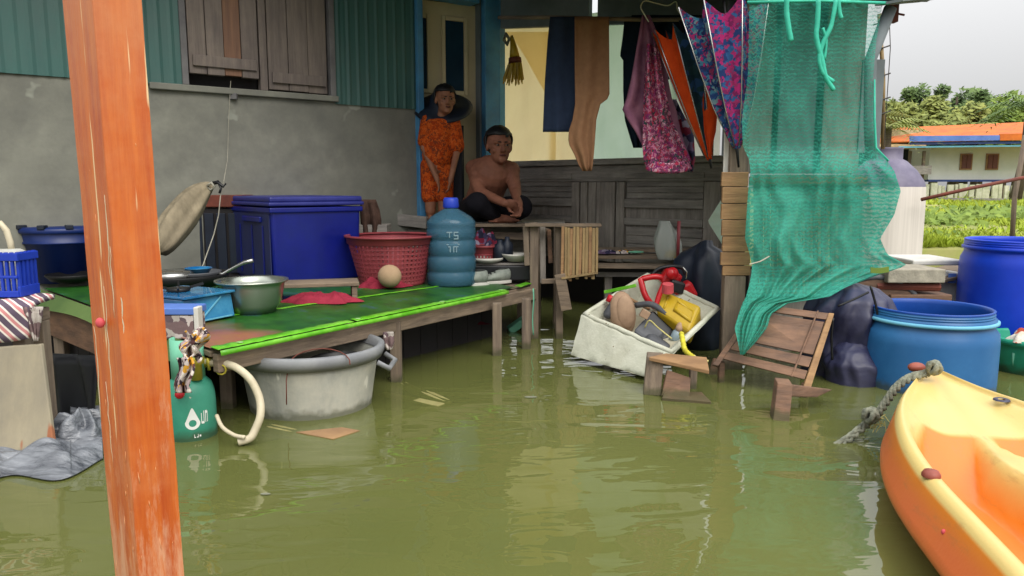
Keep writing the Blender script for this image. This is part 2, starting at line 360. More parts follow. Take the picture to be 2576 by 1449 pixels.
def waterline(names, top=.045, col=(62, 66, 36)):      # silt and algae left by the flood just above the water
    for nm in names:
        m = MT[nm]; nt = m.node_tree; N = nt.nodes; L = nt.links; p = N['Principled BSDF']; c = p.inputs['Base Color'].links[0].from_socket
        ge = N.new('ShaderNodeNewGeometry'); sp = N.new('ShaderNodeSeparateXYZ'); L.new(ge.outputs['Position'], sp.inputs[0])
        no = N.new('ShaderNodeTexNoise'); no.inputs['Scale'].default_value = 14; no.inputs['Detail'].default_value = 5; L.new(ge.outputs['Position'], no.inputs['Vector'])
        ad = N.new('ShaderNodeMath'); ad.operation = 'MULTIPLY_ADD'; ad.inputs[1].default_value = -.09; L.new(no.outputs[0], ad.inputs[0]); L.new(sp.outputs[2], ad.inputs[2])
        mr_ = N.new('ShaderNodeMapRange'); mr_.inputs[1].default_value = top - .04; mr_.inputs[2].default_value = top - .07; mr_.inputs[3].default_value = 0; mr_.inputs[4].default_value = .7; L.new(ad.outputs[0], mr_.inputs[0])
        mx = N.new('ShaderNodeMixRGB'); L.new(mr_.outputs[0], mx.inputs[0]); L.new(c, mx.inputs[1]); mx.inputs[2].default_value = lin(col); L.new(mx.outputs[0], p.inputs['Base Color'])
waterline(['tub_grey', 'foam', 'drum_blue', 'gas_green', 'grey_wood_v', 'brown_wood', 'board', 'basket_green', 'royal_blue', 'tank_white'])
C = {}
C['navy'] = cloth('navy', (42, 54, 76), (34, 44, 64), .05)
C['tan'] = cloth('tan', (164, 124, 92), (150, 112, 84), .3, scale=26)
C['darkblue'] = cloth('darkblue', (26, 40, 54), (20, 30, 46), .05)
C['pink'] = cloth('pink', (160, 104, 132), (128, 84, 112), .25, scale=6, stain=(196, 150, 160))
C['batik'] = print_cloth('batik', [(150, 70, 104), (196, 120, 150), (120, 60, 90), (60, 76, 80), (190, 60, 90), (206, 160, 176), (140, 50, 110)], 70)
C['floral'] = print_cloth('floral', [(36, 60, 108), (120, 48, 80), (28, 50, 90), (56, 110, 136), (150, 44, 100), (44, 42, 84), (104, 130, 140), (40, 70, 120)], 58)
C['magenta'] = print_cloth('magenta', [(170, 44, 110), (120, 40, 90), (50, 90, 140), (40, 60, 110), (150, 50, 100)], 50)
C['orange'] = cloth('orange', (226, 86, 34), (200, 66, 24), .3)
C['teal_dark'] = print_cloth('teal_dark', [(34, 62, 72), (28, 52, 64), (40, 70, 110), (34, 60, 66)], 22)
C['cream'] = cloth('cream', (250, 232, 186), (242, 220, 172), .85, scale=2)
C['pale_green'] = cloth('pale_green', (214, 234, 220), (200, 224, 206), .8, scale=2)
C['white'] = cloth('white', (240, 240, 232), (222, 222, 214), .6, scale=4)
C['red'] = cloth('red', (160, 52, 70), (118, 34, 50), .1, scale=8)
C['darkred'] = cloth('darkred', (104, 34, 44), (60, 22, 32), .05, scale=8)
C['brown'] = cloth('brown', (92, 70, 60), (60, 46, 42), .05)
C['purple'] = print_cloth('purple', [(60, 56, 84), (110, 90, 120), (40, 40, 60), (150, 140, 160), (120, 40, 60)], 24)
C['boy_orange'] = print_cloth('boy_orange', [(214, 96, 36), (206, 86, 30), (176, 66, 28), (216, 104, 44), (140, 66, 40)], 64, trans=.1)
C['shorts'] = cloth('shorts', (28, 26, 32), (18, 18, 24), 0)
C['pattern_rag'] = print_cloth('pattern_rag', [(226, 216, 206), (180, 160, 160), (90, 60, 60), (206, 196, 190), (214, 160, 60), (60, 50, 60)], 46, trans=.1)
C['foliage_cloth'] = print_cloth('foliage_cloth', [(176, 168, 160), (104, 88, 92), (200, 190, 184), (120, 100, 100)], 30, trans=.1)
# ---------------------------------------------------------------- special materials
def water_mat():
    m = bpy.data.materials.new('flood_water'); m.use_nodes = True; nt = m.node_tree; N = nt.nodes; L = nt.links; N.clear()
    out = N.new('ShaderNodeOutputMaterial'); tc = N.new('ShaderNodeTexCoord')
    cn = N.new('ShaderNodeTexNoise'); cn.inputs['Scale'].default_value = .55; cn.inputs['Detail'].default_value = 3
    L.new(tc.outputs['Object'], cn.inputs['Vector'])
    cr = N.new('ShaderNodeValToRGB'); cr.color_ramp.elements[0].position = .3; cr.color_ramp.elements[1].position = .7
    cr.color_ramp.elements[0].color = lin((102, 108, 58)); cr.color_ramp.elements[1].color = lin((120, 124, 70)); L.new(cn.outputs[0], cr.inputs[0])
    df = N.new('ShaderNodeBsdfDiffuse'); L.new(cr.outputs[0], df.inputs[0])
    tr = N.new('ShaderNodeBsdfTransparent'); tr.inputs[0].default_value = (.62, .62, .3, 1)
    mx = N.new('ShaderNodeMixShader'); mx.inputs[0].default_value = .34; L.new(df.outputs[0], mx.inputs[1]); L.new(tr.outputs[0], mx.inputs[2])
    def nz(sc, st, det=3, dist=0):
        mp = N.new('ShaderNodeMapping'); mp.inputs['Scale'].default_value = st; L.new(tc.outputs['Object'], mp.inputs[0])
        n = N.new('ShaderNodeTexNoise'); n.inputs['Scale'].default_value = sc; n.inputs['Detail'].default_value = det
        n.inputs['Distortion'].default_value = dist; n.inputs['Roughness'].default_value = .45
        L.new(mp.outputs[0], n.inputs['Vector']); return n.outputs[0]
    a = nz(1.3, (1, 2.2, 1), 2, .6); b = nz(4.5, (.8, 2.0, 1), 2, .8)
    b1 = N.new('ShaderNodeBump'); b1.inputs['Strength'].default_value = 1; b1.inputs['Distance'].default_value = .016; L.new(a, b1.inputs['Height'])
    b2 = N.new('ShaderNodeBump'); b2.inputs['Strength'].default_value = 1; b2.inputs['Distance'].default_value = .0030
    L.new(b, b2.inputs['Height']); L.new(b1.outputs[0], b2.inputs['Normal'])
    gl = N.new('ShaderNodeBsdfGlossy'); gl.inputs['Roughness'].default_value = .015; L.new(b2.outputs[0], gl.inputs['Normal'])
    gl.inputs[0].default_value = (1, 1, 1, 1)
    fr = N.new('ShaderNodeFresnel'); fr.inputs[0].default_value = 1.58; L.new(b2.outputs[0], fr.inputs['Normal'])
    m2 = N.new('ShaderNodeMixShader'); L.new(fr.outputs[0], m2.inputs[0]); L.new(mx.outputs[0], m2.inputs[1]); L.new(gl.outputs[0], m2.inputs[2])
    L.new(m2.outputs[0], out.inputs[0]); return m
WATER = water_mat()
def net_mat():
    m = bpy.data.materials.new('green_netting'); m.use_nodes = True; nt = m.node_tree; N = nt.nodes; L = nt.links; N.clear()
    out = N.new('ShaderNodeOutputMaterial'); uv = N.new('ShaderNodeTexCoord')
    def wave(axis, sc, dist):
        wv = N.new('ShaderNodeTexWave'); wv.bands_direction = axis; wv.inputs['Scale'].default_value = sc
        wv.inputs['Distortion'].default_value = dist; wv.inputs['Detail'].default_value = 2; wv.inputs['Detail Scale'].default_value = 1.5
        L.new(uv.outputs['UV'], wv.inputs['Vector']); return wv.outputs[0]
    a = wave('X', 44, 3.5); b = wave('Y', 27, 7)
    mxx = N.new('ShaderNodeMath'); mxx.operation = 'MAXIMUM'; L.new(a, mxx.inputs[0]); L.new(b, mxx.inputs[1])
    no = N.new('ShaderNodeTexNoise'); no.inputs['Scale'].default_value = 5; no.inputs['Detail'].default_value = 5; L.new(uv.outputs['UV'], no.inputs['Vector'])
    mr = N.new('ShaderNodeMapRange'); mr.inputs[1].default_value = .45; mr.inputs[2].default_value = .95
    mr.inputs[3].default_value = .38; mr.inputs[4].default_value = .98; L.new(mxx.outputs[0], mr.inputs[0])
    # the netting lies doubled and bunched low down: denser towards v = 1 (the hem)
    sp = N.new('ShaderNodeSeparateXYZ'); L.new(uv.outputs['UV'], sp.inputs[0])
    dn = N.new('ShaderNodeMapRange'); dn.inputs[1].default_value = .42; dn.inputs[2].default_value = .52
    dn.inputs[3].default_value = .66; dn.inputs[4].default_value = 1.5; L.new(sp.outputs[1], dn.inputs[0])
    mu = N.new('ShaderNodeMath'); mu.operation = 'MULTIPLY'; mu.use_clamp = True; L.new(mr.outputs[0], mu.inputs[0]); L.new(dn.outputs[0], mu.inputs[1])
    m2 = N.new('ShaderNodeMath'); m2.operation = 'MULTIPLY_ADD'; m2.use_clamp = True; L.new(no.outputs[0], m2.inputs[0]); m2.inputs[1].default_value = .5
    ad = N.new('ShaderNodeMath'); ad.operation = 'ADD'; ad.inputs[1].default_value = -.25; L.new(mu.outputs[0], ad.inputs[0]); L.new(ad.outputs[0], m2.inputs[2])
    rp = N.new('ShaderNodeValToRGB'); rp.color_ramp.elements[0].color = lin((40, 146, 128)); rp.color_ramp.elements[1].color = lin((100, 206, 182)); L.new(no.outputs[0], rp.inputs[0])
    d = N.new('ShaderNodeBsdfDiffuse'); t = N.new('ShaderNodeBsdfTranslucent'); L.new(rp.outputs[0], d.inputs[0]); L.new(rp.outputs[0], t.inputs[0])
    x1 = N.new('ShaderNodeMixShader'); x1.inputs[0].default_value = .45; L.new(d.outputs[0], x1.inputs[1]); L.new(t.outputs[0], x1.inputs[2])
    tr = N.new('ShaderNodeBsdfTransparent'); x2 = N.new('ShaderNodeMixShader'); L.new(m2.outputs[0], x2.inputs[0]); L.new(tr.outputs[0], x2.inputs[1]); L.new(x1.outputs[0], x2.inputs[2])
    L.new(x2.outputs[0], out.inputs[0]); return m
NET = net_mat()
def clear_mat(name, tint, amt, rough=.15):
    m = bpy.data.materials.new(name); m.use_nodes = True; nt = m.node_tree; N = nt.nodes; L = nt.links; p = N['Principled BSDF']; out = N['Material Output']
    p.inputs['Base Color'].default_value = lin(tint); p.inputs['Roughness'].default_value = rough
    t = N.new('ShaderNodeBsdfTransparent'); t.inputs[0].default_value = lin(tuple(min(255, v * .5 + 128) for v in tint)); x = N.new('ShaderNodeMixShader'); x.inputs[0].default_value = amt
    L.new(t.outputs[0], x.inputs[1]); L.new(p.outputs[0], x.inputs[2]); L.new(x.outputs[0], out.inputs[0]); return m
JUG = clear_mat('jug_blue_plastic', (84, 134, 160), .42); CLEARBAG = clear_mat('clear_film', (190, 196, 190), .45)
CLEARBOT = clear_mat('clear_bottle', (170, 190, 200), .5)
def check_mat():
    m = mat('checked_cloth', (226, 220, 210), rough=.9); nt = m.node_tree; N = nt.nodes; L = nt.links; p = N['Principled BSDF']
    tc = N.new('ShaderNodeTexCoord'); wv = N.new('ShaderNodeTexWave'); wv.bands_direction = 'DIAGONAL'; wv.inputs['Scale'].default_value = 9; wv.inputs['Distortion'].default_value = .6
    L.new(tc.outputs['Object'], wv.inputs['Vector'])
    rp = N.new('ShaderNodeValToRGB'); rp.color_ramp.interpolation = 'CONSTANT'; e = rp.color_ramp.elements; e.new(.5)
    e[0].color = lin((90, 76, 92)); e[1].position = .42; e[1].color = lin((222, 214, 204)); e[2].position = .85; e[2].color = lin((196, 130, 130))
    L.new(wv.outputs[0], rp.inputs[0]); L.new(rp.outputs[0], p.inputs['Base Color']); return m
CHECK = check_mat()
def mat_mat():
    m = mat('printed_mat', (40, 96, 36), rough=.4); nt = m.node_tree; N = nt.nodes; L = nt.links; p = N['Principled BSDF']
    tc = N.new('ShaderNodeTexCoord'); no = N.new('ShaderNodeTexNoise'); no.inputs['Scale'].default_value = 11; no.inputs['Detail'].default_value = 9; no.inputs['Roughness'].default_value = .7
    mp = N.new('ShaderNodeMapping'); mp.inputs['Scale'].default_value = (1, .5, 1); L.new(tc.outputs['UV'], mp.inputs[0]); L.new(mp.outputs[0], no.inputs['Vector'])
    rp = N.new('ShaderNodeValToRGB'); e = rp.color_ramp.elements
    for _ in range(3): e.new(.5)
    for i, (q, c) in enumerate([(.3, (16, 42, 38)), (.45, (30, 78, 26)), (.55, (40, 92, 30)), (.63, (48, 86, 84)), (.72, (84, 124, 56))]): e[i].position = q; e[i].color = lin(c)
    L.new(no.outputs[0], rp.inputs[0])
    # one corner of the print is orange and pink
    sp = N.new('ShaderNodeSeparateXYZ'); L.new(tc.outputs['UV'], sp.inputs[0])
    n2 = N.new('ShaderNodeTexNoise'); n2.inputs['Scale'].default_value = 7; L.new(tc.outputs['UV'], n2.inputs['Vector'])
    ma = N.new('ShaderNodeMath'); ma.operation = 'MULTIPLY_ADD'; ma.inputs[1].default_value = .16; L.new(n2.outputs[0], ma.inputs[0]); L.new(sp.outputs[0], ma.inputs[2])
    r2 = N.new('ShaderNodeValToRGB'); r2.color_ramp.elements[0].position = .19; r2.color_ramp.elements[1].position = .27
    r2.color_ramp.elements[0].color = (1, 1, 1, 1); r2.color_ramp.elements[1].color = (0, 0, 0, 1); mv = N.new('ShaderNodeMath'); mv.operation = 'MULTIPLY_ADD'; mv.inputs[1].default_value = .3; L.new(sp.outputs[1], mv.inputs[0]); L.new(ma.outputs[0], mv.inputs[2]); L.new(mv.outputs[0], r2.inputs[0])
    r3 = N.new('ShaderNodeValToRGB'); r3.color_ramp.elements[0].color = lin((140, 96, 62)); r3.color_ramp.elements[1].color = lin((140, 78, 84)); L.new(no.outputs[0], r3.inputs[0])
    r3.color_ramp.elements[0].position = .4; r3.color_ramp.elements[1].position = .65
    mx = N.new('ShaderNodeMixRGB'); L.new(r2.outputs[0], mx.inputs[0]); L.new(rp.outputs[0], mx.inputs[1]); L.new(r3.outputs[0], mx.inputs[2])
    L.new(mx.outputs[0], p.inputs['Base Color']); return m
MATM = mat_mat()
# ---------------------------------------------------------------- water, mud, bank
struct(MB().add([(-150, -8, 0), (150, -8, 0), (150, 160, 0), (-150, 160, 0)], [(0, 1, 2, 3)]), 'water', WATER, loc=V(0, 0, 0))
struct(MB().add([(-150, -8, -.8), (150, -8, -.8), (150, 160, -.8), (-150, 160, -.8)], [(0, 1, 2, 3)]), 'mud_bed', MT['mud'], loc=V(0, 0, -.8))
def bank(u, v):
    y = 10 + (1 - (1 - v) ** .6) * 0 + v * v * 120; x = (u - .35) * (y * 3.4 + 10) + 3
    z = .14 + .06 * mnoise.noise(V(x * .35, y * .35, 0)) + .02 * mnoise.noise(V(x * 2, y * 2, 3)) + min(1, v * 20) * .05
    if v == 0: z = -.5
    return V(x, y, z)
struct(MB().grid(bank, 60, 60), 'ground', MT['soil'], smooth=True, loc=V(0, 10, 0))
# grass on the bank
g = MB(); rs = random.Random(3); vs = []; fs = []
for k in range(60000):
    t = rs.random(); y = 10.2 + 32 * t ** 1.7; a = rs.uniform(.38, .86); x = a * y
    if mnoise.noise(V(x * .5, y * .3, 7)) < -.12 - rs.random() * .2: continue
    z = .12 + .06 * mnoise.noise(V(x * .35, y * .35, 0)); h = rs.uniform(.06, .16) * (1 + .012 * y) * (1 + .9 * mnoise.noise(V(x * .8, y * .5, 1)))
    w_ = .008 + .0011 * y; an = rs.uniform(0, 6.28); b = len(vs); lx, ly = rs.uniform(-.16, .16), rs.uniform(-.16, .16)
    dx, dy = math.cos(an) * w_, math.sin(an) * w_
    vs += [(x - dx, y - dy, z), (x + dx, y + dy, z), (x + lx, y + ly, z + h), (x + lx * .4 + dx * 1.6, y + ly * .4 + dy, z + h * .6)]
    fs += [(b, b + 1, b + 3), (b, b + 3, b + 2)]
g.add(vs, fs); tag(g.build('grass', MT['grass'], loc=V(14, 20, 0)), kind='stuff')
# ---------------------------------------------------------------- the house: wall with the metal sheets, shutters and door
ZS = 1.638
WA = PZ(0, 183, ZS); WB = P(1055, 262, 6.0); WB.z = 0; WA.z = 0
WD = (WB - WA).normalized(); WNrm = V(WD.y, -WD.x, 0)    # outward, towards the camera
def onw(x, y, off=0):     # pixel -> (s, z) on the left wall
    d = ray(x, y); a = WA + WNrm * off; t = ((a - O).dot(WNrm)) / d.dot(WNrm); p = O + d * t
    return (p - WA).dot(WD), p.z
def wp(s, z, off=0): return WA + WD * s + WNrm * off + UP * z
def wq(mb, s0, s1, z0, z1, o0, o1):
    return mb.hexa([wp(s0, z0, o1), wp(s1, z0, o1), wp(s1, z0, o0), wp(s0, z0, o0), wp(s0, z1, o1), wp(s1, z1, o1), wp(s1, z1, o0), wp(s0, z1, o0)])
sE = onw(1047, 400)[0]; s455 = onw(456, 150)[0]; s838 = onw(838, 150)[0]; s455b = onw(470, 150)[0]
house = thing('house_wall', 'grey cement lower wall with green metal sheets and wooden shutters above, behind the deck', 'house wall', wp(1.5, 0))
wall = MB(); wall.grid(lambda u, v: wp(-2.2 + u * (sE + 2.2), -.4 + v * (ZS + .4), .0 + .012 * mnoise.noise(V(u * 14, v * 6, 1))), 40, 16)
wq(wall, -2.2, sE, -.4, ZS - .004, -.12, -.02); wall.build('cement_wall', MT['concrete'], house, smooth=False)
ld = MB(); wq(ld, onw(375, 215)[0], s838 + .02, ZS - .03, ZS + .012, -.05, .035); ld.rough(.004, 6); ld.build('ledge', MT['concrete'], house, bevel=.006)
def corr(s0, s1, z0, z1, zj=0):
    n = int((s1 - s0) / .019)
    g = MB()
    def fn(u, v):
        s = s0 + u * (s1 - s0); ph = (s * 1000 % 76) / 76
        rib = .006 if ph < .22 else (.002 if .5 < ph < .58 else 0)
        return wp(s, z0 + v * (z1 - z0) - (0 if v else zj * u), .012 + rib)
    g.grid(fn, n, 1); return g
corr(-2.2, s455, ZS - .0, 2.9).build('corrugated_sheet', MT['green_metal'], house, thick=.002)
corr(s838, sE, ZS - .045, 2.9).build('corrugated_sheet', MT['green_metal'], house, thick=.002)
fr = MB()
wq(fr, s455 - .005, s455b, ZS + .01, 2.9, -.03, .03); fr.build('window_frame', MT['frame_grey'], house, bevel=.004)
fr = MB(); sj = onw(826, 150)[0]; wq(fr, sj, s838 + .004, ZS - .01, 2.9, -.03, .035); fr.build('window_frame', MT['frame_grey'], house, bevel=.004)
fr = MB(); smid = onw(660, 150)[0]; wq(fr, smid - .02, smid + .03, ZS + .013, 2.9, -.05, .008); fr.build('window_post', MT['shutter_wood'], house, bevel=.004)
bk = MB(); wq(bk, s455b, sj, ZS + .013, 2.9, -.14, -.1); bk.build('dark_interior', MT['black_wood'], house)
def shutter(s0, s1, z0, ajar, mats):
    n = len(mats); r = None
    for i, m in enumerate(mats):
        a = s0 + (s1 - s0) * i / n; b = s0 + (s1 - s0) * (i + 1) / n - .004
        g = MB(); wq(g, a, b, z0 + random.uniform(0, .01), 2.9, -.03, .0 + .006 * (i % 2) + ajar)
        if r is None: r = g.build('shutter', MT[m], house, bevel=.003)
        else: g.build('plank', MT[m], r, bevel=.003)
    g = MB(); wq(g, s0 + .02, s1 - .02, z0 + .05, z0 + .12, ajar + .004, ajar + .022); g.build('batten', MT[mats[0]], r, bevel=.003)
shutter(s455b + .01, smid - .03, ZS + .085, .012, ['shutter_wood', 'shutter_wood', 'shutter_brown', 'shutter_wood'])
shutter(smid + .04, sj - .01, ZS + .02, .0, ['shutter_wood', 'shutter_wood', 'shutter_wood'])
# upper wall + return round the corner, and the room behind
corr_top = MB(); wq(corr_top, -2.2, 3.4, 2.9, 3.3, -.1, .04); corr_top.build('top_plate', MT['dark_wood'], house)
# door: blue frame and leaf
sF = onw(1205, 200)[0]; sG = onw(1250, 200)[0]
door = thing('doorway', 'blue painted door frame with a cream glazed door leaf behind the standing child', 'door', wp((sE + sG) / 2, .7))
g = MB(); wq(g, sE, onw(1060, 300)[0], .70, 2.9, -.1, .05); g.build('frame_post', MT['blue_paint'], door, bevel=.005)
g = MB(); wq(g, sF + .03, sG, .70, 2.9, -.05, .05); g.build('frame_post', MT['blue_paint'], door, bevel=.005)
g = MB(); wq(g, sF + .005, sF + .027, .70, 2.9, -.06, .0); g.build('door_stop', MT['slate_beam'], door, bevel=.004)
ztop = onw(1050, -8)[1]
g = MB(); wq(g, onw(1060, 300)[0] + .003, sF - .023, ztop + .02, ztop + .12, -.1, .048); g.build('lintel', MT['blue_paint'], door, bevel=.004)
g = MB(); wq(g, sE, sG, ztop + .123, 2.9, -.08, .03); g.build('transom_board', MT['slate_beam'], door)
# leaf hinged at the right post, swung into the room
h0 = wp(sF + .02, 0, -.075); le = (WD * -1 * math.cos(R(9)) + WNrm * -math.sin(R(9))); ln = V(-le.y, le.x, 0)
if ln.dot(WNrm) < 0: ln = -ln
Wd = .94
def lp(a, z, o=0): return h0 + le * a + ln * o + UP * z
def lq(mb, a0, a1, z0, z1, o0, o1): return mb.hexa([lp(a0, z0, o1), lp(a1, z0, o1), lp(a1, z0, o0), lp(a0, z0, o0), lp(a0, z1, o1), lp(a1, z1, o1), lp(a1, z1, o0), lp(a0, z1, o0)])
zt = 2.47
g = MB(); lq(g, 0, Wd, .72, zt, -.03, 0); leaf = g.build('door_leaf', MT['cream_paint'], door)
for a0, a1 in ((.115, .277), (.44, .56)):
    g = MB(); lq(g, a0, a1, 1.78, 2.33, .002, .008); pane = g.build('pane', MT['blue_glass'], leaf)
    for (b0, b1, z0, z1) in ((a0 - .035, a0 - .002, 1.745, 2.365), (a1 + .002, a1 + .035, 1.745, 2.365), (a0, a1, 1.745, 1.778), (a0, a1, 2.332, 2.365)):
        g = MB(); lq(g, b0, b1, z0, z1, .002, .02); g.build('moulding', MT['cream_paint'], leaf, bevel=.004)
g = MB(); lq(g, .12, .30, .9, 1.5, .002, .014); g.build('lower_panel', MT['dark_navy'], leaf, bevel=.005)
# room floor, back wall, ceiling behind the door
CO = wp(sG, 0)    # corner of the house
RA = CO + V(.0, .0, 0); rb = P(1868, 388, 5.0); rb.z = 0; RD = (rb - RA).normalized(); RN = V(RD.y, -RD.x, 0)
if RN.y > 0: RN = -RN
def rp_(s, z, o=0): return RA + RD * s + RN * o + UP * z
def rq(mb, s0, s1, z0, z1, o0, o1): return mb.hexa([rp_(s0, z0, o1), rp_(s1, z0, o1), rp_(s1, z0, o0), rp_(s0, z0, o0), rp_(s0, z1, o1), rp_(s1, z1, o1), rp_(s1, z1, o0), rp_(s0, z1, o0)])
def onr(x, y, off=0):
    d = ray(x, y); a = RA + RN * off; t = ((a - O).dot(RN)) / d.dot(RN); p = O + d * t
    return (p - RA).dot(RD), p.z
g = MB(); g.hexa([wp(-.5, .6, -.13), wp(sG, .6, -.13), wp(sG, .6, -2.4), wp(-.5, .6, -2.4), wp(-.5, .695, -.13), wp(sG, .695, -.13), wp(sG, .695, -2.4), wp(-.5, .695, -2.4)])
struct(g, 'room_floor', MT['dark_wood'])
g = MB(); wq(g, -.5, sG, .7, 3.2, -2.5, -2.4); wq(g, sG - .02, sG + .03, .7, 3.2, -2.4, -.15); wq(g, -.6, -.5, .7, 3.2, -2.4, -.15); struct(g, 'room_wall', MT['slate_beam'])
# ---------------------------------------------------------------- right-hand wall: beam, curtains, old panelled half-wall
s1280 = onr(1266, 405)[0]; sR = onr(1862, 388)[0]; zc = onr(1500, 400)[1]; zct = onr(1280, 72)[1]
verw = thing('veranda_wall', 'weathered dark panelled half-wall with a backlit curtained opening above it', 'wall', rp_(sR / 2, 0))
g = MB(); rq(g, .0, .05, .70, 2.9, -.05, .02); g.build('corner_post', MT['blue_paint'], verw, bevel=.004)
for xa_, xb_ in ((1263, 1484), (1506, 1905)):
    sa_, za_ = onr(xa_, 72 - (xa_ - 1262) * .035); sb2_, zb2_ = onr(xb_, 72 - (xb_ - 1262) * .035)
    g = MB(); g.hexa([rp_(sa_, za_, .02), rp_(sb2_, zb2_, .02), rp_(sb2_, zb2_, -.03), rp_(sa_, za_, -.03), rp_(sa_, 2.88, .02), rp_(sb2_, 2.88, .02), rp_(sb2_, 2.88, -.03), rp_(sa_, 2.88, -.03)]); g.build('header_board', MT['slate_beam'], verw, bevel=.004)
g = MB(); rq(g, .055, sR + .25, 2.885, 3.2, -.04, .0); g.build('header_board', MT['slate_beam'], verw)
for k, xx in enumerate((1262, 1350, 1450)):
    pass
def zr(y, x=1500): return onr(x, y)[1]
zb = zr(655)
g = MB(); rq(g, .055, sR, zb, zc - .03, -.05, -.02); g.build('back_boards', MT['dark_wood_v'], verw)
g = MB(); rq(g, .052, sR, zc - .045, zc, -.04, .04); g.build('sill_rail', MT['dark_wood'], verw, bevel=.005)
g = MB(); rq(g, .053, sR - .003, zc - .17, zc - .05, -.018, .004); g.build('panel_board', MT['dark_wood'], verw, bevel=.003)
sx_ = [onr(x, 500)[0] for x in (1300, 1445, 1470, 1560, 1790)]
rails = [(zr(437), zr(450)), (zr(500), zr(520)), (zr(545), zr(562)), (zr(632), zr(652))]
stiles = [(1290, 1306), (1440, 1458), (1462, 1478), (1520, 1548), (1552, 1572), (1772, 1812)]
for a, b in stiles:
    g = MB(); s0, s1 = onr(a, 500)[0], onr(b, 500)[0]; rq(g, s0, s1, zb, zc - .175, -.018, .012); g.rough(.002, 9); g.build('stile', MT['dark_wood_v'], verw, bevel=.004)
for x0, x1 in ((1306, 1440), (1572, 1772)):
    s0, s1 = onr(x0, 500)[0] + .002, onr(x1, 500)[0] - .002
    for (z1, z0) in rails:
        g = MB(); rq(g, s0, s1, z0, z1, -.018, .014); g.build('rail', MT['dark_wood'], verw, bevel=.004)
    for (z1, z0) in ((zr(455), zr(498)), (zr(567), zr(628))):
        n = 3
        for k in range(n):
            zz0 = z0 + (z1 - z0) * k / n + .002; zz1 = z0 + (z1 - z0) * (k + 1) / n - .002
            g = MB(); rq(g, s0 + .01, s1 - .01, zz0, zz1, -.018, -.006); g.build('plank', MT['dark_wood'], verw, bevel=.003)
s0, s1 = onr(1479, 500)[0], onr(1519, 500)[0]
for k in range(4):
    g = MB(); rq(g, s0 + (s1 - s0) * k / 4 + .001, s0 + (s1 - s0) * (k + 1) / 4 - .002, zb, zc - .175, -.018, -.004 + .003 * (k % 2)); g.build('plank', MT['dark_wood_v'], verw, bevel=.002)
# curtains hang in the opening: daylight comes through them from the open side behind
def hang(rows, Y, amp=.02, fr=4, nu=28, nv=30, seed=0, ycurve=None, yfun=None):
    g = MB()
    def fn(u, v):
        y = rows[0][0] + (rows[-1][0] - rows[0][0]) * v
        for a, b in zip(rows, rows[1:]):
            if a[0] <= y <= b[0] + 1e-6:
                t = (y - a[0]) / max(b[0] - a[0], 1e-6); break
        t = max(0, min(1, t)); xl = a[1] + (b[1] - a[1]) * t; xr = a[2] + (b[2] - a[2]) * t
        x = xl + (xr - xl) * u
        yy = (Y(x, y) if callable(Y) else Y) + amp * (math.sin(u * fr * 6.28 + seed + .8 * math.sin(v * 3 + seed)) * (.35 + .65 * v) + .8 * mnoise.noise(V(u * 3, v * 4, seed)))
        return P(x, y, yy)
    return g.grid(fn, nu, nv)
def curt(x0, x1, y0, y1b, off, seed, amp=.012):
    g = MB()
    def fn(u, v):
        x = x0 + (x1 - x0) * u; s, zt_ = onr(x, 300, off)
        z1 = zct + .03; z0 = zc - .02 if y1b is None else y1b
        return rp_(s, z1 + (z0 - z1) * v, off + amp * math.sin(u * (x1 - x0) * .09 + seed) + .01 * mnoise.noise(V(u * 5, v * 5, seed)))
    return g.grid(fn, 60, 14)
single(curt(1262, 1400, 0, None, -.09, 1), 'curtain', 'plain cream curtain glowing with daylight behind the hanging broom', 'curtain', C['cream'], smooth=True)
single(curt(1390, 1470, 0, None, -.12, 4), 'curtain', 'narrow cream curtain strip showing below the navy trousers', 'curtain', C['cream'], smooth=True)
single(curt(1465, 1700, 0, None, -.10, 2), 'curtain', 'pale green white curtain between the tan cloth and the pink shawl', 'curtain', C['pale_green'], smooth=True)
single(curt(1690, 1815, 0, None, -.13, 3), 'curtain', 'bright white curtain strip seen under the folded umbrellas', 'curtain', C['white'], smooth=True)
# a pale slope of sheeting folded over the top left of the cream curtain
g = hang([(80, 1270, 1392), (110, 1300, 1392), (150, 1325, 1392), (200, 1352, 1391), (240, 1375, 1390)], 6.0, .004, 2)
for i, p in enumerate(g.v): 
    q = p - RA; s = q.dot(RD); g.v[i] = O + (p - O) * (((RA + RN * -.06 - O).dot(RN)) / (p - O).dot(RN))
single(g, 'curtain_fold', 'greyish sheet folded down over the corner of the cream curtain', 'cloth', C['cream'], smooth=True)
# understructure below the half-wall: dark space, shelf and floor beams
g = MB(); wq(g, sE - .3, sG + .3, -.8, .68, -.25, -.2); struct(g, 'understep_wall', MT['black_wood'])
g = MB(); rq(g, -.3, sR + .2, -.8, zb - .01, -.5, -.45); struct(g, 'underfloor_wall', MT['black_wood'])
# roof over deck and veranda
E = [(-5.5, 1.6, 3.3), (-1.0, 4.3, 3.1), (0.0, 4.15, 2.02), (2.12, 3.95, 1.945)]
roof = thing('roof', 'grey sheet roof whose eave crosses the top of the picture above the clothes', 'roof', (0, 4.2, 1.95))
g = MB(); n = len(E); back = [(-6.5, 7.6, 3.3), (-1.5, 8.6, 3.3), (.6, 6.9, 2.9), (2.5, 5.4, 2.5)]
vs = [Vector(p) for p in E] + [Vector(p) for p in back]; fs = [(i, i + 1, n + i + 1, n + i) for i in range(n - 1)]
g.add(vs, fs); g.build('roof_sheet', MT['roof_sheet'], roof, thick=.02)
g = MB(); g.beam(E[2], E[3], .04, .03); g.build('eave_board', MT['slate_beam'], roof, bevel=.004)
g = MB(); g.beam(E[1], V(*E[2]) - V(.003, 0, 0), .04, .03); g.build('eave_board', MT['slate_beam'], roof, bevel=.004)
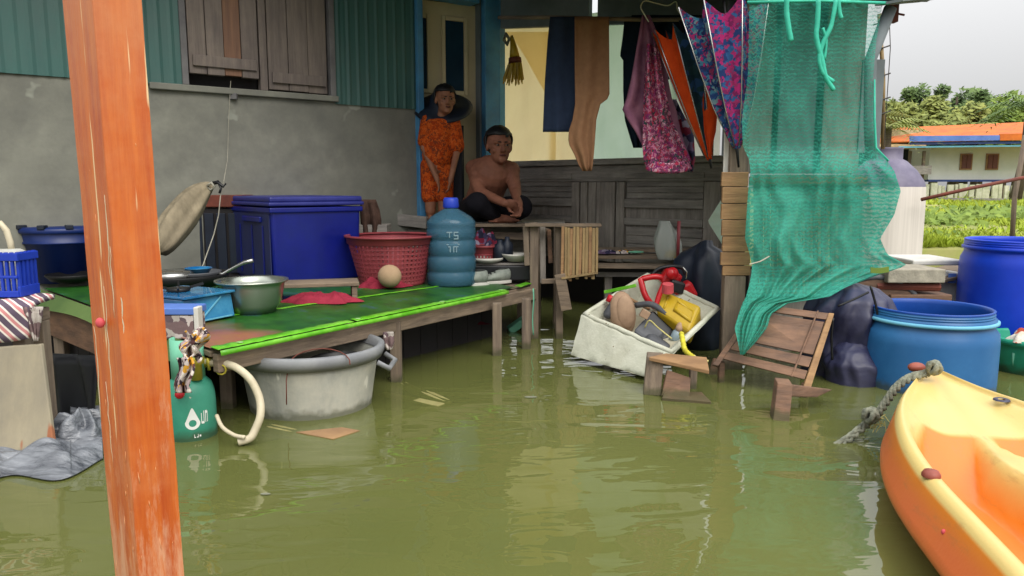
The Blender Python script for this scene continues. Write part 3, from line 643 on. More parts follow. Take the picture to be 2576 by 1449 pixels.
g = MB(); g.beam(P(2236, 6, 3.9), P(2345, -3, 4.2), .14, .012); g.build('eave_flap', MT['slate_beam'], roof)
for k in range(2):
    g = MB(); a = V(-.2 + k * .9, 4.1, 2.02); g.beam(a, a + V(.3, 3.6, 1.05), .05, .08); g.build('rafter', MT['dark_wood'], roof, bevel=.004)
# ---------------------------------------------------------------- the near orange post
g = MB(); pl = [(155, -10), (290, 1470)]; pr = [(357, -10), (467, 1470)]; pm = [(232, -10), (352, 1470)]
Yp = 1.25; a0, b0 = P(*pl[0], Yp + .05), P(*pr[0], Yp + .03); c0 = P(*pm[0], Yp - .02)
a1, b1 = P(*pl[1], Yp + .05), P(*pr[1], Yp + .03); c1 = P(*pm[1], Yp - .02)
d0 = a0 + b0 - c0; d1 = a1 + b1 - c1
def ext(p, q, k): return p + (q - p) * k
A = [ext(x, y, 1.5) for x, y in ((c0, c1), (b0, b1), (d0, d1), (a0, a1))]; B = [ext(x, y, -.35) for x, y in ((c0, c1), (b0, b1), (d0, d1), (a0, a1))]
nz = 40; g = MB()
for j in range(nz + 1):
    t = j / nz
    for k in range(4):
        p = A[k] + (B[k] - A[k]) * t; g.v.append(p + mnoise.noise_vector(p * 9 + V(k * 5, 0, 0)) * .0012)
for j in range(nz):
    for k in range(4): g.f.append([j * 4 + k, j * 4 + (k + 1) % 4, j * 4 + 4 + (k + 1) % 4, j * 4 + 4 + k])
g.f += [[3, 2, 1, 0], [nz * 4, nz * 4 + 1, nz * 4 + 2, nz * 4 + 3]]
post = thing('wooden_post', 'orange varnished square wooden post standing in the water close to the camera', 'post', V(A[0].x, A[0].y, -.3))
g.build('shaft', MT['orange_wood'], post, bevel=.003)
kn = MB(); p = P(252, 812, 1.25 + .004); kn.ell(p, (.008, .006, .009)); kn.build('gum_blob', MT['coral'], post, smooth=True)
# dried drips and cracks running down the left face
rs = random.Random(5)
for x0, y0, y1 in ((262, 490, 720), (276, 620, 800), (262, 720, 1010), (300, 700, 860), (237, 820, 1060), (268, 960, 1180)):
    pts = []; 
    for k in range(9):
        t = k / 8; y = y0 + (y1 - y0) * t; x = x0 + .078 * (y - y0) + rs.uniform(-2, 2)
        e = pl[0][0] + (pm[0][0] * 0) ; xl = 155 + (290 - 155) * (y + 10) / 1480; xm = 232 + 120 * (y + 10) / 1480
        u = min(max((x - xl) / (xm - xl), .08), .92); yy = (Yp + .05) + (-.07) * u
        pts.append(P(x, y, yy - .0005))
    MBt = MB().tube(pts, [.0004 + .0007 * math.sin(math.pi * k / 8) for k in range(9)], 5); MBt.build('resin_drip', MT['hose'], post, smooth=True)
rs = random.Random(15)
for k in range(28):      # pale chips and scratches in the varnish, most of them low down
    y = 300 + 1130 * rs.random() ** .55; u = rs.random(); t = (y + 10) / 1480; xl = 155 + 135 * t; xm = 232 + 120 * t; xr = 357 + 110 * t
    if u < .35: q = u / .35; x = xl + (xm - xl) * (.1 + .8 * q); yy = Yp + .05 - .07 * (.1 + .8 * q)
    else: q = (u - .35) / .65; x = xm + (xr - xm) * (.08 + .84 * q); yy = Yp - .02 + .05 * (.08 + .84 * q)
    l = rs.uniform(6, 34); dx = .078 * l + rs.uniform(-3, 3)
    MB().tube([P(x, y, yy - .0002), P(x + dx * .5 + rs.uniform(-1, 1), y + l * .5, yy - .0004), P(x + dx, y + l, yy - .0002)], [.0002, rs.uniform(.0003, .0008), .0002], 5).build('varnish_chip', MT['orange_chip'], post, smooth=True)
# ---------------------------------------------------------------- the deck
BL = PZ(108, 726, .425); FR = PZ(1338, 716, .36); FL = PZ(530, 878, .36); BR = PZ(1100, 668, .36)
def dk(u, v, o=0):   # u left->right, v front->back
    a = FL + (FR - FL) * u; b = BL + (BR - BL) * u; p = a + (b - a) * v; return p + UP * o
def dz(x, y):        # pixel on the deck surface
    z = .42
    for _ in range(4):
        p = PZ(x, y, z)
        # barycentric-ish height from nearest uv
        best = min(((dk(i / 20, j / 20) - p).xy.length, dk(i / 20, j / 20).z) for i in range(21) for j in range(-4, 21))
        z = best[1]
    return PZ(x, y, z)
deck = thing('deck', 'low wooden deck on stilts under a green printed plastic mat, along the cement wall', 'deck', V((FL.x + FR.x) / 2, (FL.y + FR.y) / 2, 0))
nb = 11
for k in range(nb):
    v0, v1 = k / nb + .003, (k + 1) / nb - .003
    g = MB(); c = [dk(0, v0, -.035), dk(1, v0, -.035), dk(1, v1, -.035), dk(0, v1, -.035), dk(0, v0, -.012), dk(1, v0, -.012), dk(1, v1, -.012), dk(0, v1, -.012)]
    g.hexa(c); g.build('plank', MT['grey_wood'], deck, bevel=.003)
fd = (FR - FL).normalized(); fn_ = V(fd.y, -fd.x, 0)
g = MB(); g.beam(FL + UP * -.06 + fn_ * .012 + fd * .01, FR + UP * -.06 + fn_ * .012 + fd * .02, .035, .075); g.rough(.003, 8); g.build('front_beam', MT['grey_wood'], deck, bevel=.004)
ld_ = (BL - FL).normalized(); lnn = V(-ld_.y, ld_.x, 0)
if lnn.x > 0: lnn = -lnn
g = MB(); g.beam(BL + UP * -.13 + lnn * .03 + ld_ * .1, FL + (BL - FL) * .35 + UP * -.11 + lnn * .03, .035, .20); g.rough(.003, 8); g.build('side_board', MT['brown_wood'], deck, bevel=.004)
for (x, y, o) in ((127, 745, .03), (1250, 745, 0), (1325, 735, .02), (990, 790, .02), (500, 858, .25), (1310, 700, .0)):
    p = dz(x, y); g = MB(); g.beam(V(p.x, p.y + o + .03, -.6), V(p.x, p.y + o + .03, p.z - .045), .055, .055, V(0, 1, 0)); g.rough(.003, 8); g.build('leg', MT['grey_wood_v'], deck, bevel=.004)
def shade_boards(a, b, n):  # black boards added to darken the open space below the deck
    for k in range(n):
        p, q = a + (b - a) * (k / n), a + (b - a) * ((k + .97) / n); g = MB(); g.beam(V(p.x, p.y, .0), V(q.x, q.y, .0), .02, .56 + .02 * (k % 3)); g.build('shade_board', MT['black_wood'], deck, bevel=.003)
shade_boards(dk(.0, .60), dk(.42, .56), 8); shade_boards(dk(.42, .56), dk(.46, .2), 3); shade_boards(dk(.46, .2), dk(.93, .2), 8); shade_boards(dk(.02, 1.0) , dk(.02, .30), 8)
# mat
mt = thing('plastic_mat', 'green printed plastic mat with bright lime edging spread over the deck', 'mat', dk(.5, .5))
def uvx(p):      # invert pixel->uv
    return min(((dk(i / 60, j / 60) - p).length, i / 60, j / 60) for i in range(61) for j in range(-6, 61))[1:]
g = MB(); g.grid(lambda u, v: dk(u * .92, v, .003 + .0035 * mnoise.noise(V(u * 12, v * 9, 2))), 60, 30); g.build('mat_sheet', MATM, mt, smooth=True)
def strip(u0, u1, v0, v1, o, name='edging', sag=0, m='mat_edge'):
    g = MB()
    def f(u, v): return dk(u0 + (u1 - u0) * u, v0 + (v1 - v0) * v, o + .003 * mnoise.noise(V(u * 20, v * 3, 5)))
    g.grid(f, 50, 3); g.build(name, MT[m], mt, smooth=True, thick=.002)
strip(.0, .31, -.032, .002, .008); strip(.318, .60, -.033, .001, .009); strip(.607, .86, -.032, .0, .008); strip(.08, .80, .27, .288, .007); 
g = MB(); g.grid(lambda u, v: (dk(u * .86, -.04, .007) + UP * (-.02 * v) + fn_ * .004 * v), 40, 2); g.build('edging', MT['mat_edge'], mt, smooth=True, thick=.002)
g = MB(); g.grid(lambda u, v: dk(-.01 - .02 * v, u * .97 + .03, .006 - .07 * v * (1 + .3 * math.sin(u * 8))), 20, 3); g.build('side_flap', MT['leaf_c'], mt, smooth=True)
g = MB(); g.grid(lambda u, v: dk(.925 + .075 * u, -.03 + .05 * v + .03 * u, .009), 8, 3); g.build('loose_strip', MT['mat_edge'], mt, thick=.002)
p = dk(.955, -.03, .0) + fn_ * .05
g = MB(); g.grid(lambda u, v: p + fd * (.014 * (u - .5) * (1 - .2 * v)) + UP * (-.005 - .30 * v) + fn_ * (.004 * math.sin(v * 7)), 2, 12); g.build('hanging_strip', MT['mint'], mt, smooth=True, thick=.002)
for u in (.05, .33, .60, .84):
    g = MB(); g.ell(dk(u, -.015, .012), (.016, .010, .003)); g.build('worn_patch', MT['mat_worn'], mt, smooth=True)
# ---------------------------------------------------------------- blue chest
cz = dz(690, 722); f0 = cz; f1 = dz(912, 707)
fx = (f1 - f0); wfx = fx.length; fx = V(fx.x, fx.y, 0).normalized(); fy = V(-fx.y, fx.x, 0)
if fy.y < 0: fy = -fy
ztop_ = P(690, 495, cz.y).z; zb_ = cz.z + .004
chest = thing('cooler_chest', 'large royal blue plastic chest with a lid, standing on the deck against the wall', 'storage box', V(f0.x, f0.y, zb_))
W_ = wfx; D_ = .74
def cp(a, b, z): return f0 + fx * a + fy * b + UP * (z - f0.z)
def taper(a0, a1, b0, b1, z0, z1, k):
    return MB().hexa([cp(a0 + k, b0 + k, z0), cp(a1 - k, b0 + k, z0), cp(a1 - k, b1 - k, z0), cp(a0 + k, b1 - k, z0), cp(a0, b0, z1), cp(a1, b0, z1), cp(a1, b1, z1), cp(a0, b1, z1)])
taper(0, W_, 0, D_, zb_, ztop_ - .075, .012).build('body', MT['chest_blue'], chest, bevel=.02, seg=3)
taper(-.012, W_ + .012, -.012, D_ + .012, ztop_ - .10, ztop_ - .066, .0).build('rim_band', MT['chest_blue'], chest, bevel=.008)
taper(-.018, W_ + .018, -.018, D_ + .018, ztop_ - .058, ztop_ - .034, .0).build('lid', MT['lid_blue'], chest, bevel=.008)
taper(-.010, W_ + .010, -.010, D_ + .010, ztop_ - .036, ztop_, .0).build('lid_top', MT['lid_blue'], chest, bevel=.012)
taper(-.004, .003, .03, D_ - .03, zb_ + .03, ztop_ - .105, 0).build('side_shade', MT['chest_shaded'], chest, bevel=.002)  # overlay that paints the left side as shaded
taper(-.02, .0, .14, .44, ztop_ - .16, ztop_ - .125, 0).build('handle', MT['chest_blue'], chest, bevel=.006)
for a in (.12, .30, .5): taper(-.010, -.005, a, a + .02, zb_ + .05, ztop_ - .18, 0).build('rib', MT['chest_blue'], chest, bevel=.002)
g = MB()
p = cp(W_ - .1, D_ * .3, ztop_)
# brown cloth slung over a crate right of the chest
pb = P(930, 620, 5.2); g = MB(); g.box(pb + V(.02, .12, -.06), (.2, .2, .42)); single(g, 'wooden_crate', 'dark crate squeezed between the blue chest and the wall', 'crate', MT['dark_wood'], bevel=.006)
g = hang([(502, 908, 945), (530, 906, 955), (560, 908, 960), (590, 914, 952), (610, 918, 935)], 5.22, .03, 2, 14, 12, 3); single(g, 'brown_rag', 'brown rag draped beside the right end of the blue chest', 'cloth', C['brown'], smooth=True, thick=.006)
# cupboard behind chest at left
pc = P(545, 600, 5.0)
cb = thing('low_cupboard', 'dark little cupboard with a maroon top behind the left end of the blue chest', 'cupboard', V(pc.x, pc.y, .38))
MB().box(V(pc.x, pc.y + .12, .62), (.34, .24, .46)).build('case', MT['black_wood'], cb, bevel=.006)
MB().box(V(pc.x, pc.y + .12, .90), (.38, .28, .08)).build('top', MT['rust'], cb, bevel=.006)
for k in range(4): MB().box(V(pc.x - .12 + k * .08, pc.y - .01, .62), (.06, .012, .4)).build('slat', MT['dark_navy'], cb, bevel=.003)
# tied sack leaning on the wall
sk = thing('tied_sack', 'long beige cloth sack tied at the neck, leaning on the wall beside the post', 'sack', P(400, 640, 4.3))
pts = [P(x, y, Y) for x, y, Y in ((392, 640, 4.15), (425, 585, 4.25), (462, 535, 4.35), (495, 495, 4.45), (522, 472, 4.5), (536, 463, 4.5))]
g = MB(); g.tube(pts, [.06, .088, .092, .075, .04, .016], 28)
for i_ in range(len(g.v)):
    k_ = i_ % 28; c_ = sum((g.v[(i_ // 28) * 28 + q_] for q_ in range(28)), V(0, 0, 0)) / 28 if i_ // 28 < 6 else g.v[i_]; g.v[i_] = c_ + (g.v[i_] - c_) * (1 + .10 * math.sin(k_ * 2 * math.pi / 28 * 5 + 1) + .06 * math.sin(k_ * 2 * math.pi / 28 * 9))
g.rough(.012, 11)
g.build('bag', MT['sack_beige'], sk, smooth=True, sub=1)
g = MB(); g.tube([P(520, 468, 4.46), P(532, 460, 4.44), P(540, 470, 4.46), P(530, 478, 4.46)], .008, 6, closed=True); g.build('tie', MT['string'], sk, smooth=True)
g = MB(); g.tube([P(534, 462, 4.5), P(548, 458, 4.5), P(562, 470, 4.48), P(568, 462, 4.5)], [.012, .012, .008, .005], 7)
g.tube([P(548, 458, 4.5), P(556, 474, 4.48), P(552, 486, 4.48)], .007, 6); g.build('neck_rag', MT['black_plastic'], sk, smooth=True)
g = MB(); sn = onw(573, 200)[0]
g.tube([wp(onw(577, 205)[0], onw(577, 205)[1], .03), wp(onw(572, 300)[0], onw(572, 300)[1], .03), wp(onw(568, 400)[0], onw(568, 400)[1], .04), P(562, 462, 4.5)], .0022, 5)
single(g, 'string', 'thin pale string hanging down the cement wall from a nail', 'string', MT['string'])
g = MB(); g.tube([P(556, 480, 4.5), P(550, 540, 4.45), P(538, 590, 4.4), P(520, 640, 4.3), P(508, 675, 4.2)], .003, 5)
single(g, 'string', 'loose cord trailing from the sack neck down to the pan', 'string', MT['string'])
g = MB(); g.box(wp(onw(585, 243)[0], onw(585, 243)[1], .02), (.05, .03, .04)); single(g, 'wall_socket', 'small grey socket box on the cement wall under the shutters', 'socket', MT['frame_grey'], bevel=.004)
# ---------------------------------------------------------------- red basket, tan ball, jug
def lattice_basket(c, r0, r1, h, nrib, rings, holes, name, label, m, yscale=1):
    t = thing(name, label, 'basket', c)
    g = MB(); g.lathe([(r0 * .1, .004), (r0, .0), (r0 + (r1 - r0) * .1, h * .1)], c, 40); g.build('base', m, t, smooth=True, thick=.004)
    g = MB(); g.lathe([(r1 - .006, h - .05), (r1, h - .045), (r1 + .004, h - .01), (r1 + .016, h - .008), (r1 + .018, h + .004), (r1, h + .006), (r1 - .008, h - .004)], c, 48); g.build('rim', m, t, smooth=True)
    g = MB()
    for k in range(nrib):
        a = 2 * math.pi * k / nrib; pts = []
        for j in (0, 1):
            z = h * .08 + (h * .9 - h * .06) * j; r = r0 + (r1 - r0) * z / h; pts.append(c + V(r * math.cos(a), r * math.sin(a), z))
        g.beam(pts[0], pts[1], 2 * math.pi * r1 / nrib * .5, .004, V(math.cos(a), math.sin(a), 0))
    for j in range(rings):
        z = h * .12 + (h * .80) * j / rings; r = r0 + (r1 - r0) * z / h; hh = h * .8 / rings * .45
        g.lathe([(r - .003, z), (r + .004, z + .001), (r + .004, z + hh), (r - .003, z + hh)], c, 48)
    g.build('lattice', m, t); return t
bc = dz(975, 724) + V(0, .2, 0); zt_ = P(985, 592, bc.y).z
lattice_basket(V(bc.x, bc.y, bc.z), .205, .285, zt_ - bc.z, 52, 9, 0, 'laundry_basket', 'round red plastic laundry basket between the blue chest and the water jug', MT['basket_red'])
g = MB(); g.ell(bc + V(.03, -.30, .085), (.075, .065, .07)); g.rough(.006, 8); single(g, 'cloth_bundle', 'round tan bundle resting against the front of the red basket', 'bundle', MT['cardboard'], smooth=True)
jc = dz(1132, 724) + V(0, .14, 0); jh = P(1132, 497, jc.y).z - jc.z
jug = thing('water_jug', 'large clear blue water jug with a blue cap standing on the deck', 'water jug', jc)
r = .158; k = jh / .56
prof = [(.001, 0), (r * .9, 0), (r, .015), (r, .08), (r * .955, .09), (r * .955, .10), (r, .11), (r, .18), (r * .955, .19), (r * .955, .20), (r, .21), (r, .28), (r * .955, .29), (r * .955, .30), (r, .31), (r, .36), (r * .97, .375), (r, .39), (r * .98, .41), (r * .82, .44), (r * .45, .475), (r * .22, .495), (r * .2, .52)]
MB().lathe([(a, z * k) for a, z in prof], jc, 40).build('bottle', JUG, jug, smooth=True)
MB().lathe([(r * .3, .495 * k), (r * .33, .505 * k), (r * .30, .55 * k), (r * .26, .56 * k), (.001, .56 * k)], jc, 20).build('cap', MT['cap_blue'], jug, smooth=True)
MB().lathe([(.001, .005), (r * .93, .006), (r * .93, .30 * k), (.001, .30 * k)], jc, 32).build('water_inside', clear_mat('jug_water', (60, 100, 116), .3), jug, smooth=True)
g = MB()
def jp(a, z): return jc + V((r + .002) * math.sin(a), -(r + .002) * math.cos(a), z * k)
def jrect(a0, a1, z0, z1): g.add([jp(a0, z0), jp(a1, z0), jp(a1, z1), jp(a0, z1)], [(0, 1, 2, 3)])
for a0, a1, z0, z1 in ((-.1, .12, .345, .352), (.0, .03, .315, .345), (.18, .36, .345, .352), (.18, .21, .33, .345), (.18, .36, .325, .332), (.33, .36, .31, .325), (.18, .36, .305, .311),
                       (-.1, .4, .270, .276), (.02, .05, .225, .262), (-.04, .02, .256, .262), (.16, .36, .256, .262), (.16, .19, .225, .256), (.27, .30, .225, .256)): jrect(a0, a1, z0, z1)
g.build('printed_letters', MT['print_pale'], jug)
# ---------------------------------------------------------------- stool, cloths, bowl, pans on the deck
def slab(p, q, wd, h0, h1): pass
sa, sb = dz(685, 762), dz(905, 758); dd = V((sb - sa).x, (sb - sa).y, 0); L_ = dd.length; dd.normalize(); pn = V(-dd.y, dd.x, 0)
st = thing('low_stool', 'low grey wooden stool lying in front of the blue chest with pink cloth under it', 'stool', sa)
g = MB(); m0 = sa + UP * .088; g.beam(m0 + pn * .09 , m0 + dd * L_ + pn * .09, .2, .022); g.build('seat', MT['grey_wood'], st, bevel=.004)
for t in (.03, .9):
    g = MB(); q = sa + dd * (L_ * t + .02); g.beam(q + pn * .0 + UP * .04, q + pn * .18 + UP * .04, .03, .075); g.build('leg', MT['grey_wood'], st, bevel=.004)
def rag(c, rx, ry, h, seed, ang=0):
    g = MB()
    def fn(u, v):
        a = u * 2 * math.pi; q = v; rr = 1 + .12 * math.sin(7 * a + seed) + .3 * mnoise.noise(V(math.cos(a) * 1.3, math.sin(a) * 1.3, seed))
        x, y = rx * q * rr * math.cos(a), ry * q * rr * math.sin(a)
        rg_ = 1 - 2.2 * abs(mnoise.noise(V(x * 11, y * 15, seed))); r2_ = 1 - 2.2 * abs(mnoise.noise(V(x * 26, y * 22, seed + 4)))
        z = .8 * h * (1 - q ** 5) * (.62 + .3 * rg_ + .10 * r2_ + .28 * math.sin(a * 5 + seed + 4 * q) * min(1, 2 * q)) * (1 - .45 * q) + .004
        return c + V(x * math.cos(ang) - y * math.sin(ang), x * math.sin(ang) + y * math.cos(ang), z)
    return g.grid(fn, 80, 26)
single(rag(dz(800, 765) + V(0, .06, 0), .22, .08, .07, 3, .1), 'pink_cloth', 'crumpled pink red cloth pushed under the low stool', 'cloth', C['red'], smooth=True)
single(rag(dz(965, 722), .17, .09, .09, 8, .2), 'red_cloth', 'crumpled red cloth lying in front of the red basket', 'cloth', C['red'], smooth=True)
bw = dz(608, 800) + V(0, .16, 0); br_ = .165; hB = P(608, 705, bw.y).z - bw.z
bowl = thing('metal_bowl', 'shiny aluminium basin standing on the green mat', 'bowl', bw)
MB().lathe([(.001, .006), (br_ * .62, .004), (br_ * .8, hB * .3), (br_ * .93, hB * .8), (br_ * .95, hB), (br_ * 1.06, hB + .004), (br_ * 1.06, hB - .004), (br_ * .97, hB - .006)], bw, 40).build('basin', MT['alu'], bowl, smooth=True, thick=.003)
# wok and pan stack on the stove behind the post
def pan(c, r, h, name, label, m, hd=None, M=None):
    t = thing(name, label, 'pan', c)
    MB().lathe([(.001, .003), (r * .5, .0), (r * .8, h * .45), (r, h), (r * 1.02, h - .003), (r * .8, h * .4 - .006)], c, 36, M).build('bowl', m, t, smooth=True, thick=.003)
    if hd: MB().tube([Vector(q) for q in hd], [.013, .009, .008, .011, .012][:len(hd)], 8).build('handle', MT['soot'] if len(hd) < 5 else MT['steel'], t, smooth=True)
    return t
pw = dz(455, 742) + UP * .02; pan(pw, .26, .10, 'wok', 'black wok half hidden behind the orange post', MT['soot'])
YW = pw.y; pf = P(490, 705, YW); pan(pf, .14, .05, 'frying_pan', 'dark frying pan with a long steel handle resting on the wok', MT['grey_plastic'], [pf + V(.13, 0, .04), P(560, 690, YW), P(590, 672, YW), P(615, 660, YW), P(637, 655, YW)])
pd = P(432, 705, YW - .1); MB
single(MB().lathe([(.001, .0), (.10, .0), (.12, .03), (.10, .05), (.001, .055)], pd, 24), 'pan_lid', 'grey pan lid lying beside the frying pan', 'lid', MT['steel'], smooth=True)
single(MB().lathe([(.001, 0), (.05, 0), (.07, .03), (.075, .032)], P(500, 688, YW), 24), 'blue_cup', 'bright blue plastic cup sitting in the frying pan', 'cup', MT['stove_blue'], smooth=True, thick=.003)
bt = dz(480, 690)
bo = thing('plastic_bottle', 'small clear plastic water bottle behind the frying pan', 'bottle', bt)
MB().lathe([(.001, 0), (.032, 0), (.034, .02), (.034, .09), (.03, .10), (.034, .11), (.03, .14), (.012, .17), (.012, .18)], bt, 20).build('body', CLEARBOT, bo, smooth=True)
MB().lathe([(.015, .178), (.015, .2), (.001, .2)], bt, 14).build('cap', MT['cap_blue'], bo, smooth=True)
MB().lathe([(.035, .05), (.035, .09)], bt, 20).build('label_band', MT['print_white'], bo, smooth=True)
jr = dz(408, 690); single(MB().lathe([(.001, 0), (.03, 0), (.03, .07), (.02, .08), (.001, .082)], jr, 16), 'spice_jar', 'small brown jar against the wall behind the orange post', 'jar', MT['rust'], smooth=True)
# stove
s0 = dz(470, 826); s1 = dz(592, 800); sd_ = V((s1 - s0).x, (s1 - s0).y, 0); sl = sd_.length; sd_.normalize(); sn_ = V(-sd_.y, sd_.x, 0)
if sn_.y < 0: sn_ = -sn_
base = V(s0.x, s0.y, s0.z)
stv = thing('gas_stove', 'glossy blue metal gas stove at the front corner of the deck', 'stove', base)
def sp_(a, b, z): return base + sd_ * a + sn_ * b + UP * z
def sbox(a0, a1, b0, b1, z0, z1, lean=0): return MB().hexa([sp_(a0, b0, z0), sp_(a1, b0, z0), sp_(a1, b1, z0), sp_(a0, b1, z0), sp_(a0, b0 + lean, z1), sp_(a1, b0 + lean, z1), sp_(a1, b1, z1), sp_(a0, b1, z1)])
sh = .125
sbox(0, sl, 0, .34, .012, sh, .02).build('body', MT['stove_blue'], stv, bevel=.006)
sbox(-.006, sl + .006, -.004, .345, sh + .002, sh + .014)  .build('top_plate', MT['stove_blue'], stv, bevel=.003)
for (a, b) in ((.03, .03), (sl - .03, .03), (sl - .03, .3)): MB().lathe([(.001, -.02), (.014, -.02), (.012, .012), (.001, .012)], sp_(a, b, 0), 12).build('foot', MT['black_plastic'], stv, smooth=True)
g = MB(); g.beam(sp_(sl * .25, -.002, .018), sp_(sl * .75, .012, sh - .01), .004, .006); g.beam(sp_(.02, -.002, .02), sp_(sl - .02, -.002, .02), .004, .006); g.build('crease', MT['fascia_cyan'], stv)
MB().lathe([(.05, sh + .015), (.055, sh + .03), (.04, sh + .032), (.001, sh + .032)], sp_(sl * .45, .19, 0), 20).build('burner', MT['soot'], stv, smooth=True)
g = MB()
for a in range(4):
    an = a * math.pi / 2 + .4; q = sp_(sl * .45, .19, sh + .03); g.beam(q + V(math.cos(an), math.sin(an), 0) * .05, q + V(math.cos(an), math.sin(an), .15) * .11, .008, .012)
g.build('pan_support', MT['soot'], stv)
# printed carton and box beside the stove, seen right of the post
pk = dz(438, 850)
ca = thing('carton', 'white carton with a blue lid and a brown diamond pattern, beside the post', 'box', pk)
MB().box(pk + V(0, .06, .045), (.17, .12, .10)).build('side', C['foliage_cloth'], ca, bevel=.004)
MB().box(pk + V(0, .06, .112), (.185, .13, .03)).build('lid', MT['fascia_blue'], ca, bevel=.005)
MB().box(pk + V(.0975, .02, .02), (.02, .05, .22)).build('post_strip', MT['white_plastic'], ca, bevel=.004)
# ---------------------------------------------------------------- shoes and sandals
def shoe(c, ang, L=.25, name='shoe', label='', m='shoe', grp=None, toe=1):
    t = thing(name, label, 'shoe', c, grp); M = Matrix.Rotation(ang, 3, 'Z')
    g = MB()
    secs = []; n = 14
    for j in range(9):
        x = L * j / 8; f = j / 8
        wd = (.030 + .016 * math.sin(f * 3.0)) * (1 if f < .95 else .6); hh = (.085 - .05 * min(1, max(0, (f - .3) / .55))) * (1 if f < .97 else .5)
        secs.append([c + M @ V(x, wd * math.cos(2 * math.pi * k / n), .016 + max(0, hh * (.5 + .5 * math.sin(2 * math.pi * k / n)))) for k in range(n)])
    vs = [p for s in secs for p in s]; fs = [(j * n + k, j * n + (k + 1) % n, (j + 1) * n + (k + 1) % n, (j + 1) * n + k) for j in range(8) for k in range(n)] + [tuple(range(n))[::-1], tuple(range(8 * n, 9 * n))]
    g.add(vs, fs); g.build('upper', MT[m], t, smooth=True, sub=1)
    g = MB(); pts = []
    for k in range(20):
        a = 2 * math.pi * k / 20; pts.append(c + M @ V(L * .5 + L * .54 * math.cos(a), (.043 + .006 * math.cos(a)) * math.sin(a), 0))
    g.prism(pts, V(0, 0, .02)); g.build('sole', MT['white_plastic'], t, bevel=.003)
    g = MB(); g.ell(c + M @ V(.055, 0, .098), (.04, .022, .008), M); g.build('opening', MT['shoe_dark'], t, smooth=True)
    g = MB()
    for q in range(3): g.beam(c + M @ V(.12 + q * .025, -.025, .080 - q * .012), c + M @ V(.12 + q * .025, .025, .080 - q * .012), .007, .006)
    g.build('laces', MT['shoe_dark'], t)
shoe(dz(1228, 717), R(196), .22, label='grey trainer on the deck, nearer the water jug', grp='pair of grey trainers on the deck')
shoe(dz(1284, 712) + V(.0, .02, 0), R(203), .22, label='grey trainer on the deck, nearer the deck end', grp='pair of grey trainers on the deck')
g = MB(); c = dz(1285, 700); pts = [c + V(.11 * math.cos(a), .04 * math.sin(a), 0) for a in [2 * math.pi * k / 18 for k in range(18)]]; g.prism(pts, V(0, 0, .018))
sdl = thing('sandal', 'worn brown sandal beside the grey trainers at the end of the deck', 'sandal', c)
g.build('sole', MT['rust'], sdl, bevel=.004); MB().tube([c + V(.02, -.036, .018), c + V(.03, 0, .05), c + V(.02, .036, .018)], .008, 8).build('strap', MT['rust'], sdl, smooth=True)
# ---------------------------------------------------------------- left end: bucket, basket, side table, board, tarp
bk_ = dz(128, 716) + V(-.02, .2, 0); hb = P(125, 572, bk_.y).z - bk_.z; rb_ = .225
bu = thing('bucket', 'dark blue lidded plastic bucket standing by the wall at the left', 'bucket', bk_)
MB().lathe([(.001, 0), (rb_ * .78, 0), (rb_ * .98, hb * .72), (rb_ * 1.03, hb * .73), (rb_ * 1.03, hb * .76), (rb_, hb * .77), (rb_ * 1.04, hb * .95)], bk_, 36).build('pail', MT['bucket_blue'], bu, smooth=True)
MB().lathe([(rb_ * 1.08, hb * .92), (rb_ * 1.1, hb * .94), (rb_ * 1.1, hb), (rb_ * 1.02, hb + .01), (.001, hb + .012)], bk_, 36).build('lid', MT['bucket_blue'], bu, smooth=True)
for a in (-2.2, -1.5, -.9): MB().box(bk_ + V(rb_ * 1.02 * math.cos(a), rb_ * 1.02 * math.sin(a), hb + .012), (.05, .04, .025), Matrix.Rotation(a, 3, 'Z')).build('lid_tab', MT['dark_navy'], bu, bevel=.004)
single(pan(dz(185, 716) + V(.03, -.05, .02), .14, .05, 'black_pan', 'flat black pan leaning beside the bucket left of the orange post', MT['soot']) and MB().box(dz(215, 700) + V(0, .1, .08), (.05, .05, .16)), 'spice_tin', 'small brown and white tin right of the blue bucket', 'tin', MT['rust'], bevel=.01)
# side table
Yt = 2.75; tz = P(50, 786, Yt).z
tb = thing('side_table', 'rough wooden side table at the left edge under a checked cloth', 'table', V(P(30, 786, Yt).x, Yt + .2, 0))
xr = P(105, 786, Yt).x - .04; xl = xr - .75
MB().box(V((xl + xr) / 2 - .02, Yt + .085, tz - .03), (.72, .17, .05)).build('tabletop', MT['grey_wood'], tb, bevel=.004)
MB().box(V((xl + xr) / 2 - .02, Yt + .03, tz - .075), (.66, .03, .05)).build('apron', MT['grey_wood'], tb, bevel=.004)
for xx, yy in ((xr - .06, Yt + .03), (xl + .1, Yt + .03), (xr - .06, Yt + .14), (xl + .1, Yt + .14)):
    MB().box(V(xx, yy, (tz - .055 - .8) / 2), (.05, .05, tz - .055 + .8)).build('leg', MT['grey_wood_v'], tb, bevel=.004)
g = MB()
def tcf(u, v):
    x = xl - .02 + (xr - xl + .02) * u + .012 * math.sin(v * 5); n = mnoise.noise(V(u * 6, v * 4, 3)) * .012
    if v < .35: return V(x, Yt - .012 - .012 * abs(math.sin(u * 17)), tz - .12 * (1 - v / .35) * (1 + .2 * math.sin(u * 9)) + .006 + .03)
    return V(x, Yt + .17 * (v - .35) / .65, tz + .034 + n)
g.grid(tcf, 40, 16); single(g, 'table_cloth', 'white checked cloth with dark and red stripes folded over the side table', 'tablecloth', CHECK, smooth=True, thick=.02)
g = hang([(772, 58, 108), (800, 66, 106), (830, 76, 100), (858, 84, 96)], Yt - .03, .01, 3, 12, 10, 2); single(g, 'cloth_corner', 'greyish tattered cloth corner hanging from the side table edge', 'cloth', C['foliage_cloth'], smooth=True, thick=.004)
